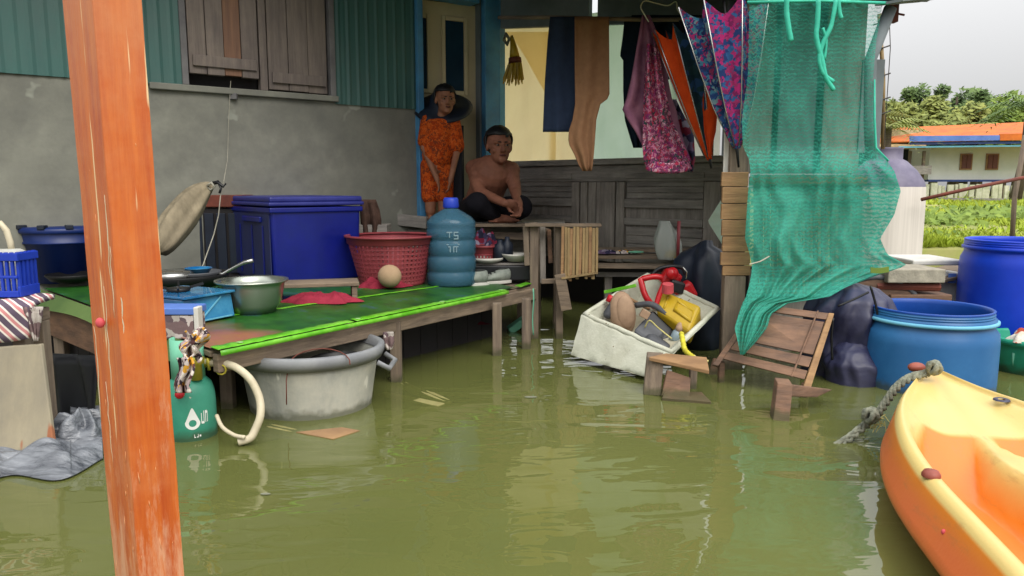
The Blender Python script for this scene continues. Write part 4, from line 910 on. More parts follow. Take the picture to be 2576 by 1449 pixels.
# small blue basket with white contents
bq = V(P(8, 700, 2.85).x, 2.86, tz + .05)
bs = thing('tray_basket', 'royal blue slotted basket with white cloth inside, on the side table', 'basket', bq)
hq = P(30, 632, 2.85).z - (tz + .05); x1 = P(60, 650, 2.8).x - bq.x - .03; x0 = -.22
g = MB(); g.box(bq + V((x0 + x1) / 2, -.06, .012), (x1 - x0, .012, .024)); g.box(bq + V((x0 + x1) / 2, -.06, hq - .018), (x1 - x0 + .02, .02, .03)); g.box(bq + V(x1, 0, hq - .018), (.02, .12, .03)); g.box(bq + V(x1, 0, .02), (.012, .12, .04)); g.box(bq + V((x0 + x1) / 2, -.06, hq * .45), (x1 - x0, .012, .012))
g.box(bq + V((x0 + x1) / 2, 0, .004), (x1 - x0, .12, .008))
g.build('frame', MT['basket_blue'], bs, bevel=.003)
g = MB(); k = x0
while k < x1 + .001:
    g.box(bq + V(k, -.06, hq / 2), (.010, .010, hq)); k += .021
for k in range(5): g.box(bq + V(x1, -.05 + k * .024, hq / 2), (.010, .012, hq))
g.build('slats', MT['basket_blue'], bs)
single(MB().box(bq + V((x0 + x1) / 2, .02, hq * .55), (x1 - x0 - .05, .08, hq * .95)).rough(.01, 8), 'folded_towel', 'folded off-white towel filling the blue slotted basket', 'towel', C['white'], bevel=.02)
hp = [P(x, y, 2.9) for x, y in ((-12, 575), (2, 562), (16, 580), (26, 610), (30, 632))]
single(MB().tube(hp, .012, 8), 'hose_loop', 'pale curved pipe standing behind the blue slotted basket', 'pipe', MT['hose'], smooth=True)
# cement board and tarp
q = [P(-40, 1115, 2.62), P(133, 1105, 2.62), P(133, 1105, 2.62) + V(0, .02, 0), P(-40, 1115, 2.62) + V(0, .02, 0), P(-40, 876, 2.72), P(103, 866, 2.72), P(103, 866, 2.72) + V(0, .02, 0), P(-40, 876, 2.72) + V(0, .02, 0)]
for i in (0, 1, 2, 3): q[i] = q[i] + (q[i] - q[i + 4]) * .3
single(MB().hexa(q), 'board', 'weathered beige board leaning under the side table at the left edge', 'board', MT['board'], bevel=.004)
g = MB()
def tf(u, v):
    x = -60 + 320 * u; yf = 1245 - 75 * u ** .8 - 20 * math.sin(u * 7); yb = 1090 + 10 * math.sin(u * 5) - (25 if u > .75 else 0)
    p = PZ(x, yf + (yb - yf) * v, 0); ridge = abs(mnoise.noise(V(p.x * 5 + p.y * 3, (p.y * 1.2 - p.x * .5) * 8, 3)))
    return p + UP * (.006 + .07 * math.sin(min(1, v * 1.15) * math.pi * .9) * (.25 + ridge * 1.6 + .35 * abs(mnoise.noise(V((p.x + p.y) * 5, (p.y - p.x * .3) * 20, 8)))) + (.05 * v))
g.grid(tf, 150, 90); single(g, 'plastic_tarp', 'crumpled grey plastic sheet floating on the water at the left edge', 'tarp', MT['tarp_grey'], smooth=True, thick=.002)
g = rag(PZ(205, 1108, .03), .13, .09, .16, 21, .2); single(g, 'plastic_bag', 'dark crumpled plastic bag on top of the floating grey sheet', 'bag', MT['tarp_grey'], smooth=True)
q0, q1 = PZ(60, 1066, 0), PZ(252, 1070, 0); q0.y += .06  # black sheet added as the dark shadow under table and deck corner
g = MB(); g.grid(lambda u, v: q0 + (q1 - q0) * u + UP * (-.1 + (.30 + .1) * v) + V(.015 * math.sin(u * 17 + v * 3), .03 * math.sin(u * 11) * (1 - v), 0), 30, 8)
single(g, 'shade_sheet', 'added black sheet standing in for the shade under the left deck corner behind the grey sheet', 'sheet', MT['black_plastic'], smooth=True, thick=.004)
# dark backing below the deck, junk in its shade
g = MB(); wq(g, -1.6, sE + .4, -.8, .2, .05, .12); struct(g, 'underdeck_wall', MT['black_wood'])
def junk(x, y, z, rx, ry, h, seed, name, label, cat, m):
    single(rag(PZ(x, y, z), rx, ry, h, seed), name, label, cat, m, smooth=True)
junk(1010, 848, .0, .17, .06, .06, 31, 'maroon_cloth', 'dark maroon rag floating under the deck right of the grey tub', 'cloth', C['darkred'])
junk(1105, 836, .0, .18, .05, .045, 35, 'red_rag', 'red rag floating in the shade under the deck', 'cloth', C['red'])
junk(1110, 815, .1, .3, .06, .05, 37, 'dark_tarp', 'dark bundle stuffed under the deck above the red rag', 'bundle', C['darkred'])
single(MB().ell(PZ(1162, 850, .01), (.032, .028, .022)), 'orange_float', 'small orange ball floating beside the red rag', 'ball', MT['roof_orange'], smooth=True)
g = MB(); p = PZ(1302, 832, 0); g.beam(p + V(-.06, 0, .0), p + V(.07, .02, .09), .10, .05); single(g, 'foam_scrap', 'small pale teal foam scrap leaning by the green hanging strip', 'scrap', MT['mint'], bevel=.01)
single(MB().ell(PZ(1012, 868, 0), (.10, .02, .008)), 'floating_scrap', 'thin pale teal scrap floating right of the grey tub', 'scrap', MT['mint'], smooth=True)
# ---------------------------------------------------------------- grey tub and the timber frame sunk round it
tc_ = PZ(780, 1062, 0) + V(0, .27, 0); tc_.y = 3.36; zr_ = .272; RT = (P(962, 872, tc_.y).x - P(598, 872, tc_.y).x) / 2 * .985
tc_.x = (P(962, 880, tc_.y).x + P(598, 880, tc_.y).x) / 2
tub = thing('plastic_tub', 'large faded grey plastic tub sitting in the water below the deck edge', 'tub', V(tc_.x, tc_.y, -.08))
h = zr_; c0_ = V(tc_.x, tc_.y, 0)
def wobf(a, z): return 1 + .012 * math.sin(a * 2 + 1) * (z > .05) + (.012 if abs(math.sin(a * 3)) < .12 else 0) * (z < h - .06)
MB().lathe([(.001, -.085), (RT * .78, -.085), (RT * .80, -.05), (RT * .84, h * .25), (RT * .895, h * .7), (RT * .92, h - .03)], c0_, 72, None, wobf).build('side', MT['tub_grey'], tub, smooth=True, thick=.006)
MB().lathe([(RT * .915, h - .045), (RT * .98, h - .05), (RT * 1.02, h - .02), (RT * 1.02, h + .004), (RT * .97, h + .012), (RT * .925, h + .004), (RT * .90, h - .03)], c0_, 72, None, wobf).build('rim', MT['tub_rim'], tub, smooth=True)
for a in (math.pi * .97, -.02):
    q = c0_ + V(RT * 1.0 * math.cos(a), RT * 1.0 * math.sin(a), h - .055); o = V(math.cos(a), math.sin(a), 0); s_ = V(-o.y, o.x, 0)
    MB().tube([q - s_ * .09, q - s_ * .08 + o * .05 - UP * .03, q + s_ * .08 + o * .05 - UP * .03, q + s_ * .09], .012, 8).build('grip', MT['tub_rim'], tub, smooth=True)
hw = [c0_ + V(RT * .35 + .13 * math.cos(t), -RT * .86 + .06 * abs(math.sin(t)) , h - .02 + .055 * math.sin(t)) for t in [math.pi * k / 10 for k in range(11)]]
MB().tube([hw[-1] + V(0, -.05, -.16), hw[-1] + V(0, -.04, -.06)] + hw[::-1], .0025, 6).build('wire_bail', MT['rust'], tub, smooth=True)
single(MB().lathe([(.001, 0), (.11, 0), (.12, .05), (.13, .06)], c0_ + V(RT * .45, -RT * .2, h - .10), 20), 'dark_pot', 'dark round pot inside the grey tub', 'pot', MT['soot'], smooth=True)
fr_ = thing('sunken_timber', 'pale wooden frame lying just under the water surface round the grey tub', 'timber', PZ(820, 1060, -.03))
F4 = [(590, 1060), (830, 1112), (1125, 1018), (985, 960)]
for i, (a, b) in enumerate(((0, 1), (1, 2), (2, 3))):
    p0, p1 = PZ(*F4[a], -.016 - .002 * i), PZ(*F4[b], -.016 - .002 * i); d = (p1 - p0).normalized()
    n_ = 40; pp_ = [p0 + (p1 - p0) * (k / n_) for k in range(n_ + 1)]; sdv = V(-d.y, d.x, 0)
    for off_ in (-.014, .014): MB().tube([V(q_.x, q_.y, -.0125 + .007 * mnoise.noise(q_ * 5 + V(i, 0, 0)) + .003 * mnoise.noise(q_ * 23)) + sdv * off_ for q_ in pp_], .013, 8).build('batten', MT['sunk_wood'], fr_, smooth=True)
MB().prism([PZ(745, 1090, -.003), PZ(838, 1108, -.003), PZ(905, 1086, -.003), PZ(860, 1078, -.003)], V(0, 0, .006)).build('broken_end', MT['tan_wood'], fr_)
MB().beam(PZ(960, 990, -.012), PZ(1110, 1020, -.002), .05, .012).build('batten', MT['sunk_wood'], fr_, bevel=.003)
single(MB().beam(P(985, 860, 3.9) + V(0, 0, .0), V(P(987, 860, 3.9).x, 3.9, -.3), .006, .006), 'cord', 'thin pale cord hanging from the deck beam into the water', 'cord', MT['string'])
g = hang([(835, 965, 990), (860, 962, 992), (880, 972, 985)], 3.6, .01, 2, 10, 8, 2); single(g, 'knotted_rag', 'grey white rag knotted at the deck beam beside the tub', 'cloth', C['foliage_cloth'], smooth=True, thick=.006)
# ---------------------------------------------------------------- gas cylinder, hose, rag
gc = PZ(440, 1126, 0) + V(0, .155, 0); gr = P(541, 1050, gc.y).x - gc.x; gz = P(470, 948, gc.y).z
cy = thing('gas_cylinder', 'green gas cylinder with a white flame mark standing in the water behind the post', 'gas cylinder', V(gc.x, gc.y, -.2))
MB().lathe([(.001, -.3), (gr, -.28), (gr, gz - .10), (gr * .97, gz - .06), (gr * .88, gz - .025), (gr * .6, gz + .004), (gr * .3, gz + .012), (.001, gz + .014)], V(gc.x, gc.y, 0), 48).build('body', MT['gas_green'], cy, smooth=True)
g = MB(); kc = P(452, 850, gc.y).z
def coll(u, v):
    a = R(-200) + u * R(250); return V(gc.x + gr * .62 * math.cos(a), gc.y + gr * .62 * math.sin(a), gz + (kc - gz) * v)
g.grid(coll, 30, 1); g.build('collar', MT['mint'], cy, smooth=True, thick=.006)
MB().lathe([(.001, gz), (.022, gz), (.022, gz + .06), (.03, gz + .065), (.03, gz + .09), (.001, gz + .09)], V(gc.x + .05, gc.y - .04, 0), 16).build('valve', MT['brass'], cy, smooth=True)
def gp(a, z, o=.0015): return V(gc.x + (gr + o) * math.sin(a), gc.y - (gr + o) * math.cos(a), z)
def cylpoly(pts, o=.0015): return MB().add([gp(a, z, o) for a, z in pts], [tuple(range(len(pts)))])
# flame drop (ring with a hole) built from quads, then two letter strokes
ac = .47; zc_ = P(508, 1062, gc.y - gr * .8).z
def drop(t):
    a = 2 * math.pi * t; rr = .028; x = rr * math.sin(a); z = -rr * math.cos(a)
    if z > 0: z *= 1.0 + 1.15 * (z / rr); x *= 1 - .55 * (z / (rr * 2.15)) ** .8
    return x, z
g = MB(); n = 28; vs = []
for k in range(n):
    x, z = drop(k / n); a = 2 * math.pi * k / n; xi, zi = .014 * math.sin(a), -.014 * math.cos(a)
    vs += [gp(ac + x / gr, zc_ + z), gp(ac + xi / gr, zc_ + zi - .002)]
g.add(vs, [(2 * k, 2 * ((k + 1) % n), 2 * ((k + 1) % n) + 1, 2 * k + 1) for k in range(n)])
for (a0, a1, z0, z1) in ((.80, .83, -.02, .022), (.83, .90, -.022, -.012), (.90, .93, -.022, .03), (.97, 1.0, -.018, .03), (1.0, 1.05, .018, .03), (1.05, 1.08, -.018, .026)):
    g.add([gp(a0, zc_ + z0 + .012), gp(a1, zc_ + z0 + .012), gp(a1, zc_ + z1 + .012), gp(a0, zc_ + z1 + .012)], [(0, 1, 2, 3)])
for (a0, a1, z0, z1) in ((.50, .56, -.062, -.058), (.50, .52, -.062, -.048), (.60, .66, -.062, -.058), (.64, .66, -.062, -.048), (.7, .76, -.060, -.052)):
    g.add([gp(a0, zc_ + z0), gp(a1, zc_ + z0), gp(a1, zc_ + z1), gp(a0, zc_ + z1)], [(0, 1, 2, 3)])
g.build('flame_mark', MT['print_white'], cy)
Yh = 2.85
hs_ = [(500, 908, 2.95), (530, 912, 2.93), (560, 914, 2.92), (595, 925, 2.90), (630, 955, 2.87), (652, 1000, 2.85), (655, 1045, 2.82), (640, 1085, 2.80), (628, 1103, 2.79), (600, 1112, 2.78)]
hose = thing('gas_hose', 'thick cream rubber hose looping from the gas cylinder into the water', 'hose', P(640, 1085, 2.8))
def spl(pts, n=6):
    o = []; P_ = [Vector(p) for p in pts]
    for i in range(len(P_) - 1):
        p0, p1, p2, p3 = P_[max(i - 1, 0)], P_[i], P_[i + 1], P_[min(i + 2, len(P_) - 1)]
        for k in range(n):
            t = k / n; o.append(.5 * ((2 * p1) + (p2 - p0) * t + (2 * p0 - 5 * p1 + 4 * p2 - p3) * t * t + (3 * p1 - p0 - 3 * p2 + p3) * t ** 3))
    return o + [P_[-1]]
MB().tube(spl([P(*q) for q in hs_]), .0155, 10).build('tube', MT['hose'], hose, smooth=True)
MB().tube(spl([P(*q) for q in ((545, 1045, 2.85), (560, 1075, 2.80), (590, 1095, 2.78), (615, 1100, 2.76))]), .008, 8).build('tube', MT['hose'], hose, smooth=True)
rg = thing('regulator', 'brass coloured gas regulator with a clamp where the hose starts', 'regulator', P(500, 905, 2.95))
MB().tube(spl([P(478, 880, 2.98), P(495, 900, 2.95), P(515, 912, 2.94), P(535, 910, 2.93)], 3), [.022, .03, .02, .024, .03, .02, .024, .016, .02, .016][:10], 10).build('body', MT['brass'], rg, smooth=True)
for x, y in ((523, 915), (545, 905)): MB().tube([P(x, y - 14, 2.92), P(x + 3, y + 16, 2.92)], .007, 7).build('clamp', MT['brass'], rg, smooth=True)
MB().tube([P(556, 930, 2.9) + V(.02 * math.cos(t), 0, .02 * math.sin(t)) for t in [k * .7 for k in range(9)]], .004, 6, closed=True).build('ring', MT['brass'], rg, smooth=True)
g = MB(); g.grid(lambda u, v: P(466 + 58 * u * (1 - .3 * v) + 8 * math.sin(v * 9) - 12 * v, 832 + 74 * v + 10 * math.sin(u * 7), 2.76 + .03 * math.sin(u * 12 + v * 4) + .02 * mnoise.noise(V(u * 5, v * 5, 1))), 22, 18)
g.grid(lambda u, v: P(446 + 36 * u + 6 * math.sin(v * 6), 900 + 88 * v, 2.72 + .025 * math.sin(u * 9 + v * 3)), 12, 18)
single(g, 'patterned_rag', 'white patterned rag wrapped round the gas regulator', 'rag', C['pattern_rag'], smooth=True, thick=.008)
MB().ell(P(452, 992, 2.80), (.018, .018, .018)).build('valve_knob', MT['red_plastic'], cy, smooth=True)
# ---------------------------------------------------------------- man's platform, posts, bamboo screen, shelf
Zp = P(1300, 560, 5.35).z
plat = thing('platform', 'thin grey timber ledge and floor where the man sits beside the doorway', 'platform', P(1330, 560, 5.5) * 1)
g = MB(); g.beam(P(1150, 566, 5.35), P(1405, 566, 5.25), .12, .022); g.build('ledge_board', MT['grey_wood'], plat, bevel=.003)
for k in range(5):
    g = MB(); y = 5.46 + k * .14; g.beam(V(P(1150, 560, y).x, y, Zp - .012), V(P(1420, 560, y).x, y, Zp - .012), .13, .022); g.build('plank', MT['dark_wood'], plat, bevel=.003)
g = MB(); g.beam(P(1215, 590, 5.38), P(1345, 596, 5.33), .03, .05); g.build('cross_rail', MT['grey_wood'], plat, bevel=.003)
for x, Y, yb_ in ((1352, 5.25, 800), (1402, 5.2, 700), (1225, 5.4, 690), (1330, 5.45, 760)):
    p = P(x, 568, Y); g = MB(); g.beam(p - UP * .01, V(p.x, p.y, -.5), .05, .05, V(0, 1, 0)); g.rough(.003, 8); g.build('post', MT['grey_wood_v'], plat, bevel=.004)
g = MB(); g.beam(P(1378, 575, 5.2), P(1325, 672, 5.3), .035, .02); g.build('brace', MT['grey_wood'], plat, bevel=.003)
# dark floor edge by the jug, behind basket
g = MB(); g.beam(P(930, 545, 5.95), P(1075, 560, 5.85), .06, .09); single(g, 'floor_beam', 'dark weathered beam along the foot of the cement wall behind the red basket', 'beam', MT['dark_wood'], bevel=.005)
g = MB(); g.box(P(1010, 600, 5.9) + V(0, .05, -.1), (.7, .05, .34)); single(g, 'dark_board', 'dark board closing the space behind the red basket', 'board', MT['dark_wood'], bevel=.005)
g = MB(); g.beam(P(1190, 600, 5.62), P(1345, 603, 5.6), .02, .22); single(g, 'back_board', 'dark board behind the jars under the ledge', 'board', MT['dark_wood'], bevel=.004)
# thicker posts right of deck end
pp = thing('screen_frame', 'grey weathered timber posts carrying the bamboo screen right of the deck', 'timber frame', V(*P(1400, 780, 4.85).xy, 0))
for x, w_, y0, ye, mm, YY in ((1322, .035, 568, 668, 'grey_wood_v', 4.85), (1342, .055, 560, 0, 'grey_wood_v', 4.85), (1364, .040, 568, 712, 'dark_wood_v', 4.92), (1382, .030, 578, 660, 'brown_wood', 4.95), (1407, .045, 572, 0, 'grey_wood_v', 4.85)):
    p = P(x, y0, YY); g = MB(); g.beam(p, V(p.x + .01, p.y, P(x, ye, YY).z if ye else -.5), w_, .04, V(0, 1, 0)); g.rough(.007, 8); g.build('post', MT[mm], pp, bevel=.005)
g = MB(); g.beam(P(1320, 566, 4.82), P(1512, 566, 4.80), .07, .02); g.build('rail', MT['grey_wood'], pp, bevel=.003)
g = MB(); g.beam(P(1362, 708, 4.82), P(1412, 706, 4.82), .03, .03); g.build('rail', MT['grey_wood'], pp, bevel=.003)
g = MB(); g.beam(P(1425, 780, 4.75), P(1408, 690, 4.75), .07, .03, V(0, 1, 0)); g.build('short_board', MT['grey_wood'], pp, bevel=.003)
bs_ = thing('bamboo_screen', 'panel of upright bamboo slats fixed beside the man at the end of the deck', 'bamboo screen', P(1450, 700, 4.8))
xs = 1412
k = 0
while xs < 1500:
    wd = random.uniform(6.5, 9.5); p0 = P(xs + wd / 2, 572 + random.uniform(-3, 3), 4.78); p1 = P(xs + wd / 2 - 2 + random.uniform(-1.5, 1.5), 706 - (xs - 1412) * .12 + random.uniform(-8, 6), 4.76)
    g = MB(); g.beam(p0, p1, wd * W2 / F * 4.8 * .92, .014, V(0, 1, 0)); g.build('slat', MT['bamboo' if k % 3 else 'tan_wood'], bs_, bevel=.003); xs += wd; k += 1
MB().beam(P(1412, 700, 4.74), P(1502, 686, 4.74), .022, .012).build('binding', MT['bamboo'], bs_)
# stuff under man's ledge
single(rag(P(1215, 640, 5.2), .13, .10, .22, 41), 'purple_bundle', 'heap of purple and white patterned clothes under the ledge right of the jug', 'clothes', C['purple'], smooth=True)
lattice_basket(P(1215, 655, 5.05), .07, .085, .10, 20, 3, 0, 'small_basket', 'small red bowl shaped basket right of the water jug', MT['basket_red'])
single(MB().lathe([(.001, 0), (.07, 0), (.11, .02), (.115, .035), (.09, .02)], P(1225, 660, 5.0), 24), 'dish', 'white dish on the shelf right of the water jug', 'dish', MT['white_plastic'], smooth=True, thick=.003)
single(MB().lathe([(.001, 0), (.06, 0), (.10, .04), (.105, .05), (.085, .03)], P(1300, 656, 5.0), 24), 'plate', 'white bowl at the right end of the shelf under the ledge', 'bowl', MT['white_plastic'], smooth=True, thick=.003)
for x, r_, h_, n_ in ((1258, .05, .14, 'dark glass jar in front of the shelf back'), (1276, .04, .16, 'dark blue grey flask between the dish and the white bowl')):
    single(MB().lathe([(.001, 0), (r_, 0), (r_, h_ * .7), (r_ * .4, h_ * .85), (r_ * .4, h_), (.001, h_)], P(x, 655, 5.02), 18), 'jar' if x < 1260 else 'flask', n_, 'jar' if x < 1260 else 'flask', MT['dark_navy'], smooth=True)
g = MB(); g.box(P(1262, 682, 5.05), (.42, .25, .10)); single(g, 'dark_crate', 'black low crate serving as a shelf behind the trainers', 'crate', MT['black_plastic'], bevel=.008)
g = MB(); g.beam(P(1190, 662, 5.05), P(1340, 660, 5.05), .2, .015); single(g, 'shelf_board', 'thin dark shelf board carrying the dishes under the ledge', 'shelf', MT['dark_wood'], bevel=.003)
# long low shelf along the half wall
sh = thing('long_shelf', 'low grey board shelf along the foot of the panelled half-wall', 'shelf', P(1600, 650, 4.9))
for k, (ya, yb2, Y) in enumerate(((628, 628, 5.25), (645, 645, 5.1), (668, 672, 4.95))):
    MB().beam(P(1500, ya, Y), P(1815, yb2, Y - .2), .17, .02).build('board', MT['grey_wood'], sh, bevel=.003)
MB().beam(P(1500, 690, 4.98), P(1815, 690, 4.76), .03, .03).build('support', MT['dark_wood'], sh)
for x in (1530, 1640, 1720, 1800): 
    p = P(x, 690, 5.0); MB().beam(p, V(p.x, p.y, -.5), .05, .05, V(0, 1, 0)).build('leg', MT['dark_wood_v'], sh, bevel=.004)
for x, n_, c_ in ((1520, 'purple and grey scraps lying on the left part of the long shelf', 'purple'), (1575, 'pale papers and peelings lying midway along the long shelf', 'pattern_rag')):
    single(rag(P(x, 638, 5.1), .10, .06, .03, x), 'scraps', n_, 'scraps', C[c_], smooth=True)
single(MB().ell(P(1600, 634, 5.05), (.055, .03, .008)), 'saucer', 'small pale green saucer on the long shelf', 'saucer', MT['mint'], smooth=True)
g = MB()
def bagf(u, v):
    a = u * 6.283; r = .035 + .05 * math.sin(v * 2.4) ** 1.2 * (1 + .25 * math.sin(a * 5 + v * 3)); p = P(1682 - 10 * (1 - v), 556 + 96 * v, 4.85); return p + V(r * math.cos(a), r * .7 * math.sin(a), 0)
g.grid(bagf, 30, 16); single(g, 'clear_bag', 'clear plastic bag with yellow things in it hanging by the red pole', 'bag', CLEARBAG, smooth=True)
single(rag(P(1688, 648, 4.85), .05, .04, .06, 5), 'yellow_packet', 'yellow packet at the bottom of the clear plastic bag', 'packet', MT['yellow_can'], smooth=True)
single(MB().tube([P(1708, 556, 4.8), P(1705, 650, 4.8)], .011, 10), 'red_pole', 'short dull red pole standing beside the clear bag', 'pole', MT['basket_red'], smooth=True)
g = MB(); p = P(1768, 710, 4.62); g.lathe([(.001, -.45), (.14, -.45), (.16, -.3), (.165, -.1), (.17, .06), (.155, .14), (.13, .18), (.07, .21), (.03, .26), (.001, .265)], p, 60, None, lambda a, z: 1 + .09 * math.cos(a * 4 + .6) + .05 * math.sin(a * 9 + z * 14)); g.rough(.03, 8).rough(.014, 19)
single(g, 'dark_sack', 'dark blue black plastic sack standing behind the foam box', 'sack', MT['dark_navy'], smooth=True)
g = MB()
g.grid(lambda u, v: P(1818 + (1780 - 1818) * u * (1 - abs(v - .45) * 1.9), 505 + 115 * v, 4.3 + .02 * math.sin(v * 9)), 10, 14); single(g, 'grey_sheet', 'limp grey green triangular sheet caught on the right wooden post', 'cloth', C['foliage_cloth'] if False else C['pale_green'], smooth=True)
single(MB().beam(P(1520, 735, 4.5), P(1600, 718, 4.4), .012, .02), 'green_pole_tip', 'lime green painted stick floating behind the foam box', 'stick', MT['mat_edge'], bevel=.003)
# ---------------------------------------------------------------- right post with clapboards and white board
rp2 = thing('clad_post', 'wooden corner post with short brown boards nailed across its upper half, beside the net', 'post', V(*P(1850, 940, 4.02).xy, 0))
pa, pb2 = P(1822, 440, 4.06), P(1822, 1000, 4.06)
g = MB(); g.beam(V(P(1850, 700, 4.1).x - .01, 4.12, -.4), V(P(1850, 700, 4.1).x - .01, 4.12, 1.95), .10, .09, V(0, 1, 0)); g.rough(.003, 7); g.build('shaft', MT['grey_wood_v'], rp2, bevel=.005)
ys = [432, 470, 512, 553, 594, 634, 668, 694]
for a, b in zip(ys, ys[1:]):
    z1, z0 = P(1850, a, 4.02).z, P(1850, b, 4.02).z; x0 = P(1817 + random.uniform(-3, 2), a, 4.02).x; x1 = P(1886 + random.uniform(-2, 4), a, 4.02).x
    g = MB(); g.box(V((x0 + x1) / 2, 4.035 - random.uniform(0, .008), (z0 + z1) / 2), (x1 - x0, .022, z1 - z0 - .004)); g.build('board', MT['tan_wood'], rp2, bevel=.003)
g = MB(); g.beam(P(1848, 694, 4.04), P(1838, 985, 4.0), .115, .03, V(0, 1, 0)); g.build('upright_board', MT['grey_wood_v'], rp2, bevel=.004)
g = MB(); g.beam(P(1808, 905, 3.92), P(1775, 1010, 3.85), .06, .025, V(0, 1, 0)); g.build('foot_board', MT['brown_wood'], rp2, bevel=.004)
g = MB(); g.box(P(1845, 375, 4.12), (.105, .012, .36)); single(g, 'white_board', 'narrow white board on the post just under the floral umbrella', 'board', MT['white_plastic'], bevel=.003)
g = MB(); g.box(P(1848, 160, 4.2), (.10, .03, 1.0)); single(g, 'slate_board', 'dark grey upper board behind the floral umbrella', 'board', MT['slate_beam'], bevel=.003)
# dark weathered panels behind the net
bp = thing('side_wall', 'dark weathered plywood and bamboo side wall seen through the green net', 'wall', V(P(2030, 500, 4.55).x, 4.55, 0))
for i, (x0, x1, y0, y1, m) in enumerate(((1880, 1960, -20, 436, 'dark_wood_v'), (1963, 2072, -20, 436, 'slate_beam'), (2075, 2168, -20, 436, 'dark_wood_v'))):
    a, b = P(x0, y0, 4.5), P(x1, y1, 4.5); g = MB(); g.box(((a + b) / 2) + V(0, .06, 0), (abs(b.x - a.x), .02, abs(a.z - b.z))); g.build('panel', MT[m], bp, bevel=.003)
g = MB(); a, b = P(2170, 150, 4.2), P(2210, 385, 4.2); g.box((a + b) / 2, (b.x - a.x, .02, a.z - b.z)); g.build('narrow_board', MT['slate_beam'], bp, bevel=.003)
xs = 1895; k = 0
while xs < 2165:
    wd = random.uniform(8, 12); a = P(xs + wd / 2, 440, 4.42); b = P(xs + wd / 2 + random.uniform(-2, 2), 740, 4.42)
    g = MB(); g.beam(a, b, wd * W2 / F * 4.42 * .8, .016, V(0, 1, 0)); g.build('slat', MT['bamboo' if k % 2 else 'grey_wood_v'], bp, bevel=.003); xs += wd; k += 1
g = MB(); a, b = P(1885, 742, 4.46), P(2190, 980, 4.46); g.box(V((a.x + b.x) / 2, 4.47, .0), (b.x - a.x, .03, 1.0)); g.build('lower_board', MT['dark_wood_v'], bp, bevel=.003)
g = MB(); a, b = P(1885, 455, 4.38), P(2180, 455, 4.38); g.beam(a, b, .02, .05); g.build('rail', MT['tan_wood'], bp, bevel=.003)
g = MB(); a, b = P(1890, 508, 4.38), P(2185, 492, 4.38); g.beam(a, b, .02, .04); g.build('rail', MT['brown_wood'], bp, bevel=.003)
# roof post at the right with lashings
g = MB(); a, b = P(2240, 20, 4.0), P(2190, 150, 3.98); g.tube([a, b, P(2188, 300, 3.98), P(2192, 400, 3.98)], [.032, .03, .03, .03], 10); single(g, 'roof_brace', 'bent teal grey pole at the right edge of the net under the eave', 'pole', MT['slate_beam'], smooth=True)
g = MB(); g.tube([P(2212, 35, 5.2), P(2222, 200, 5.2), P(2221, 375, 5.2)], .014, 8)
bmb = thing('thin_pole', 'thin bamboo pole standing on the water tank top at the edge of the net', 'pole', P(2221, 375, 5.2)); g.build('cane', MT['bamboo'], bmb, smooth=True)
for y in (55, 120, 190, 250, 285): MB().tube([P(2196, y + 8, 5.18), P(2222, y, 5.18), P(2240, y - 6, 5.18)], .005, 5).build('wire_tie', MT['wire'], bmb)
g = MB(); g.tube([P(2236, 10, 5.1), P(2240, 120, 5.1), P(2228, 300, 5.1), P(2224, 370, 5.1)], .003, 5); single(g, 'wire', 'thin wire running down from the roof edge beside the bamboo pole', 'wire', MT['wire'])
g = MB(); g.box(P(2244, 28, 4.2), (.05, .05, .12)); g.tube([P(2235, 30, 4.2), P(2275, 38, 4.2)], .006, 5); single(g, 'rusty_bracket', 'rusty bracket with a nail under the roof corner', 'bracket', MT['rust'])
# ---------------------------------------------------------------- net and its cords
rows = [(4, 1885, 2222), (100, 1884, 2205), (200, 1880, 2196), (300, 1866, 2198), (370, 1869, 2203), (400, 1884, 2228), (430, 1888, 2250), (480, 1882, 2266), (540, 1878, 2250), (600, 1874, 2214), (640, 1886, 2232), (668, 1892, 2284), (690, 1890, 2215), (720, 1884, 2132), (748, 1876, 2084), (762, 1868, 1985), (790, 1858, 1940), (825, 1848, 1930), (860, 1856, 1902), (892, 1862, 1872)]
def nety(x, y): return 3.93 - .05 * min(1, max(0, (y - 380) / 80)) - (.28 * max(0, (y - 700) / 190) if y > 700 else 0)
g = MB()
def nf(u, v):
    y = 4 + 888 * v
    for a, b in zip(rows, rows[1:]):
        if a[0] <= y <= b[0] + 1e-6: t = (y - a[0]) / (b[0] - a[0]); break
    xl = a[1] + (b[1] - a[1]) * t; xr = a[2] + (b[2] - a[2]) * t; x = xl + (xr - xl) * u
    f = .022 * math.sin(u * 44 + 6 * mnoise.noise(V(u * 3, v * 6, 9)) + 2 * math.sin(v * 7)) * min(1, max(.15, (y - 380) / 60)) * (.5 + mnoise.noise(V(u * 6, v * 6, 1))) + .05 * mnoise.noise(V(u * 3.5, v * 5, 2)) + .02 * mnoise.noise(V(u * 12, v * 9, 6))
    if 370 < y < 470: f -= .05 * math.sin((y - 370) / 100 * 3.14)
    return P(x, y, nety(x, y) + f)
g.grid(nf, 150, 110)
net = thing('green_net', 'torn teal green shade net hanging from the eave down to the leaning slatted chair', 'net', P(2050, 4, 3.93)); g.build('netting', NET, net, smooth=True)
g = MB(); g.tube([P(1880, 6, 3.92), P(2060, 2, 3.90), P(2236, 8, 3.92)], .008, 8); g.build('hem_cord', MT['teal_cord'], net, smooth=True)
g = MB(); g.tube([P(2200, 200, 3.94), P(2200, 300, 3.93), P(2203, 372, 3.92), P(2235, 405, 3.9)], [.004, .006, .007, .006], 6); g.build('hem_cord', MT['teal_cord'], net, smooth=True)
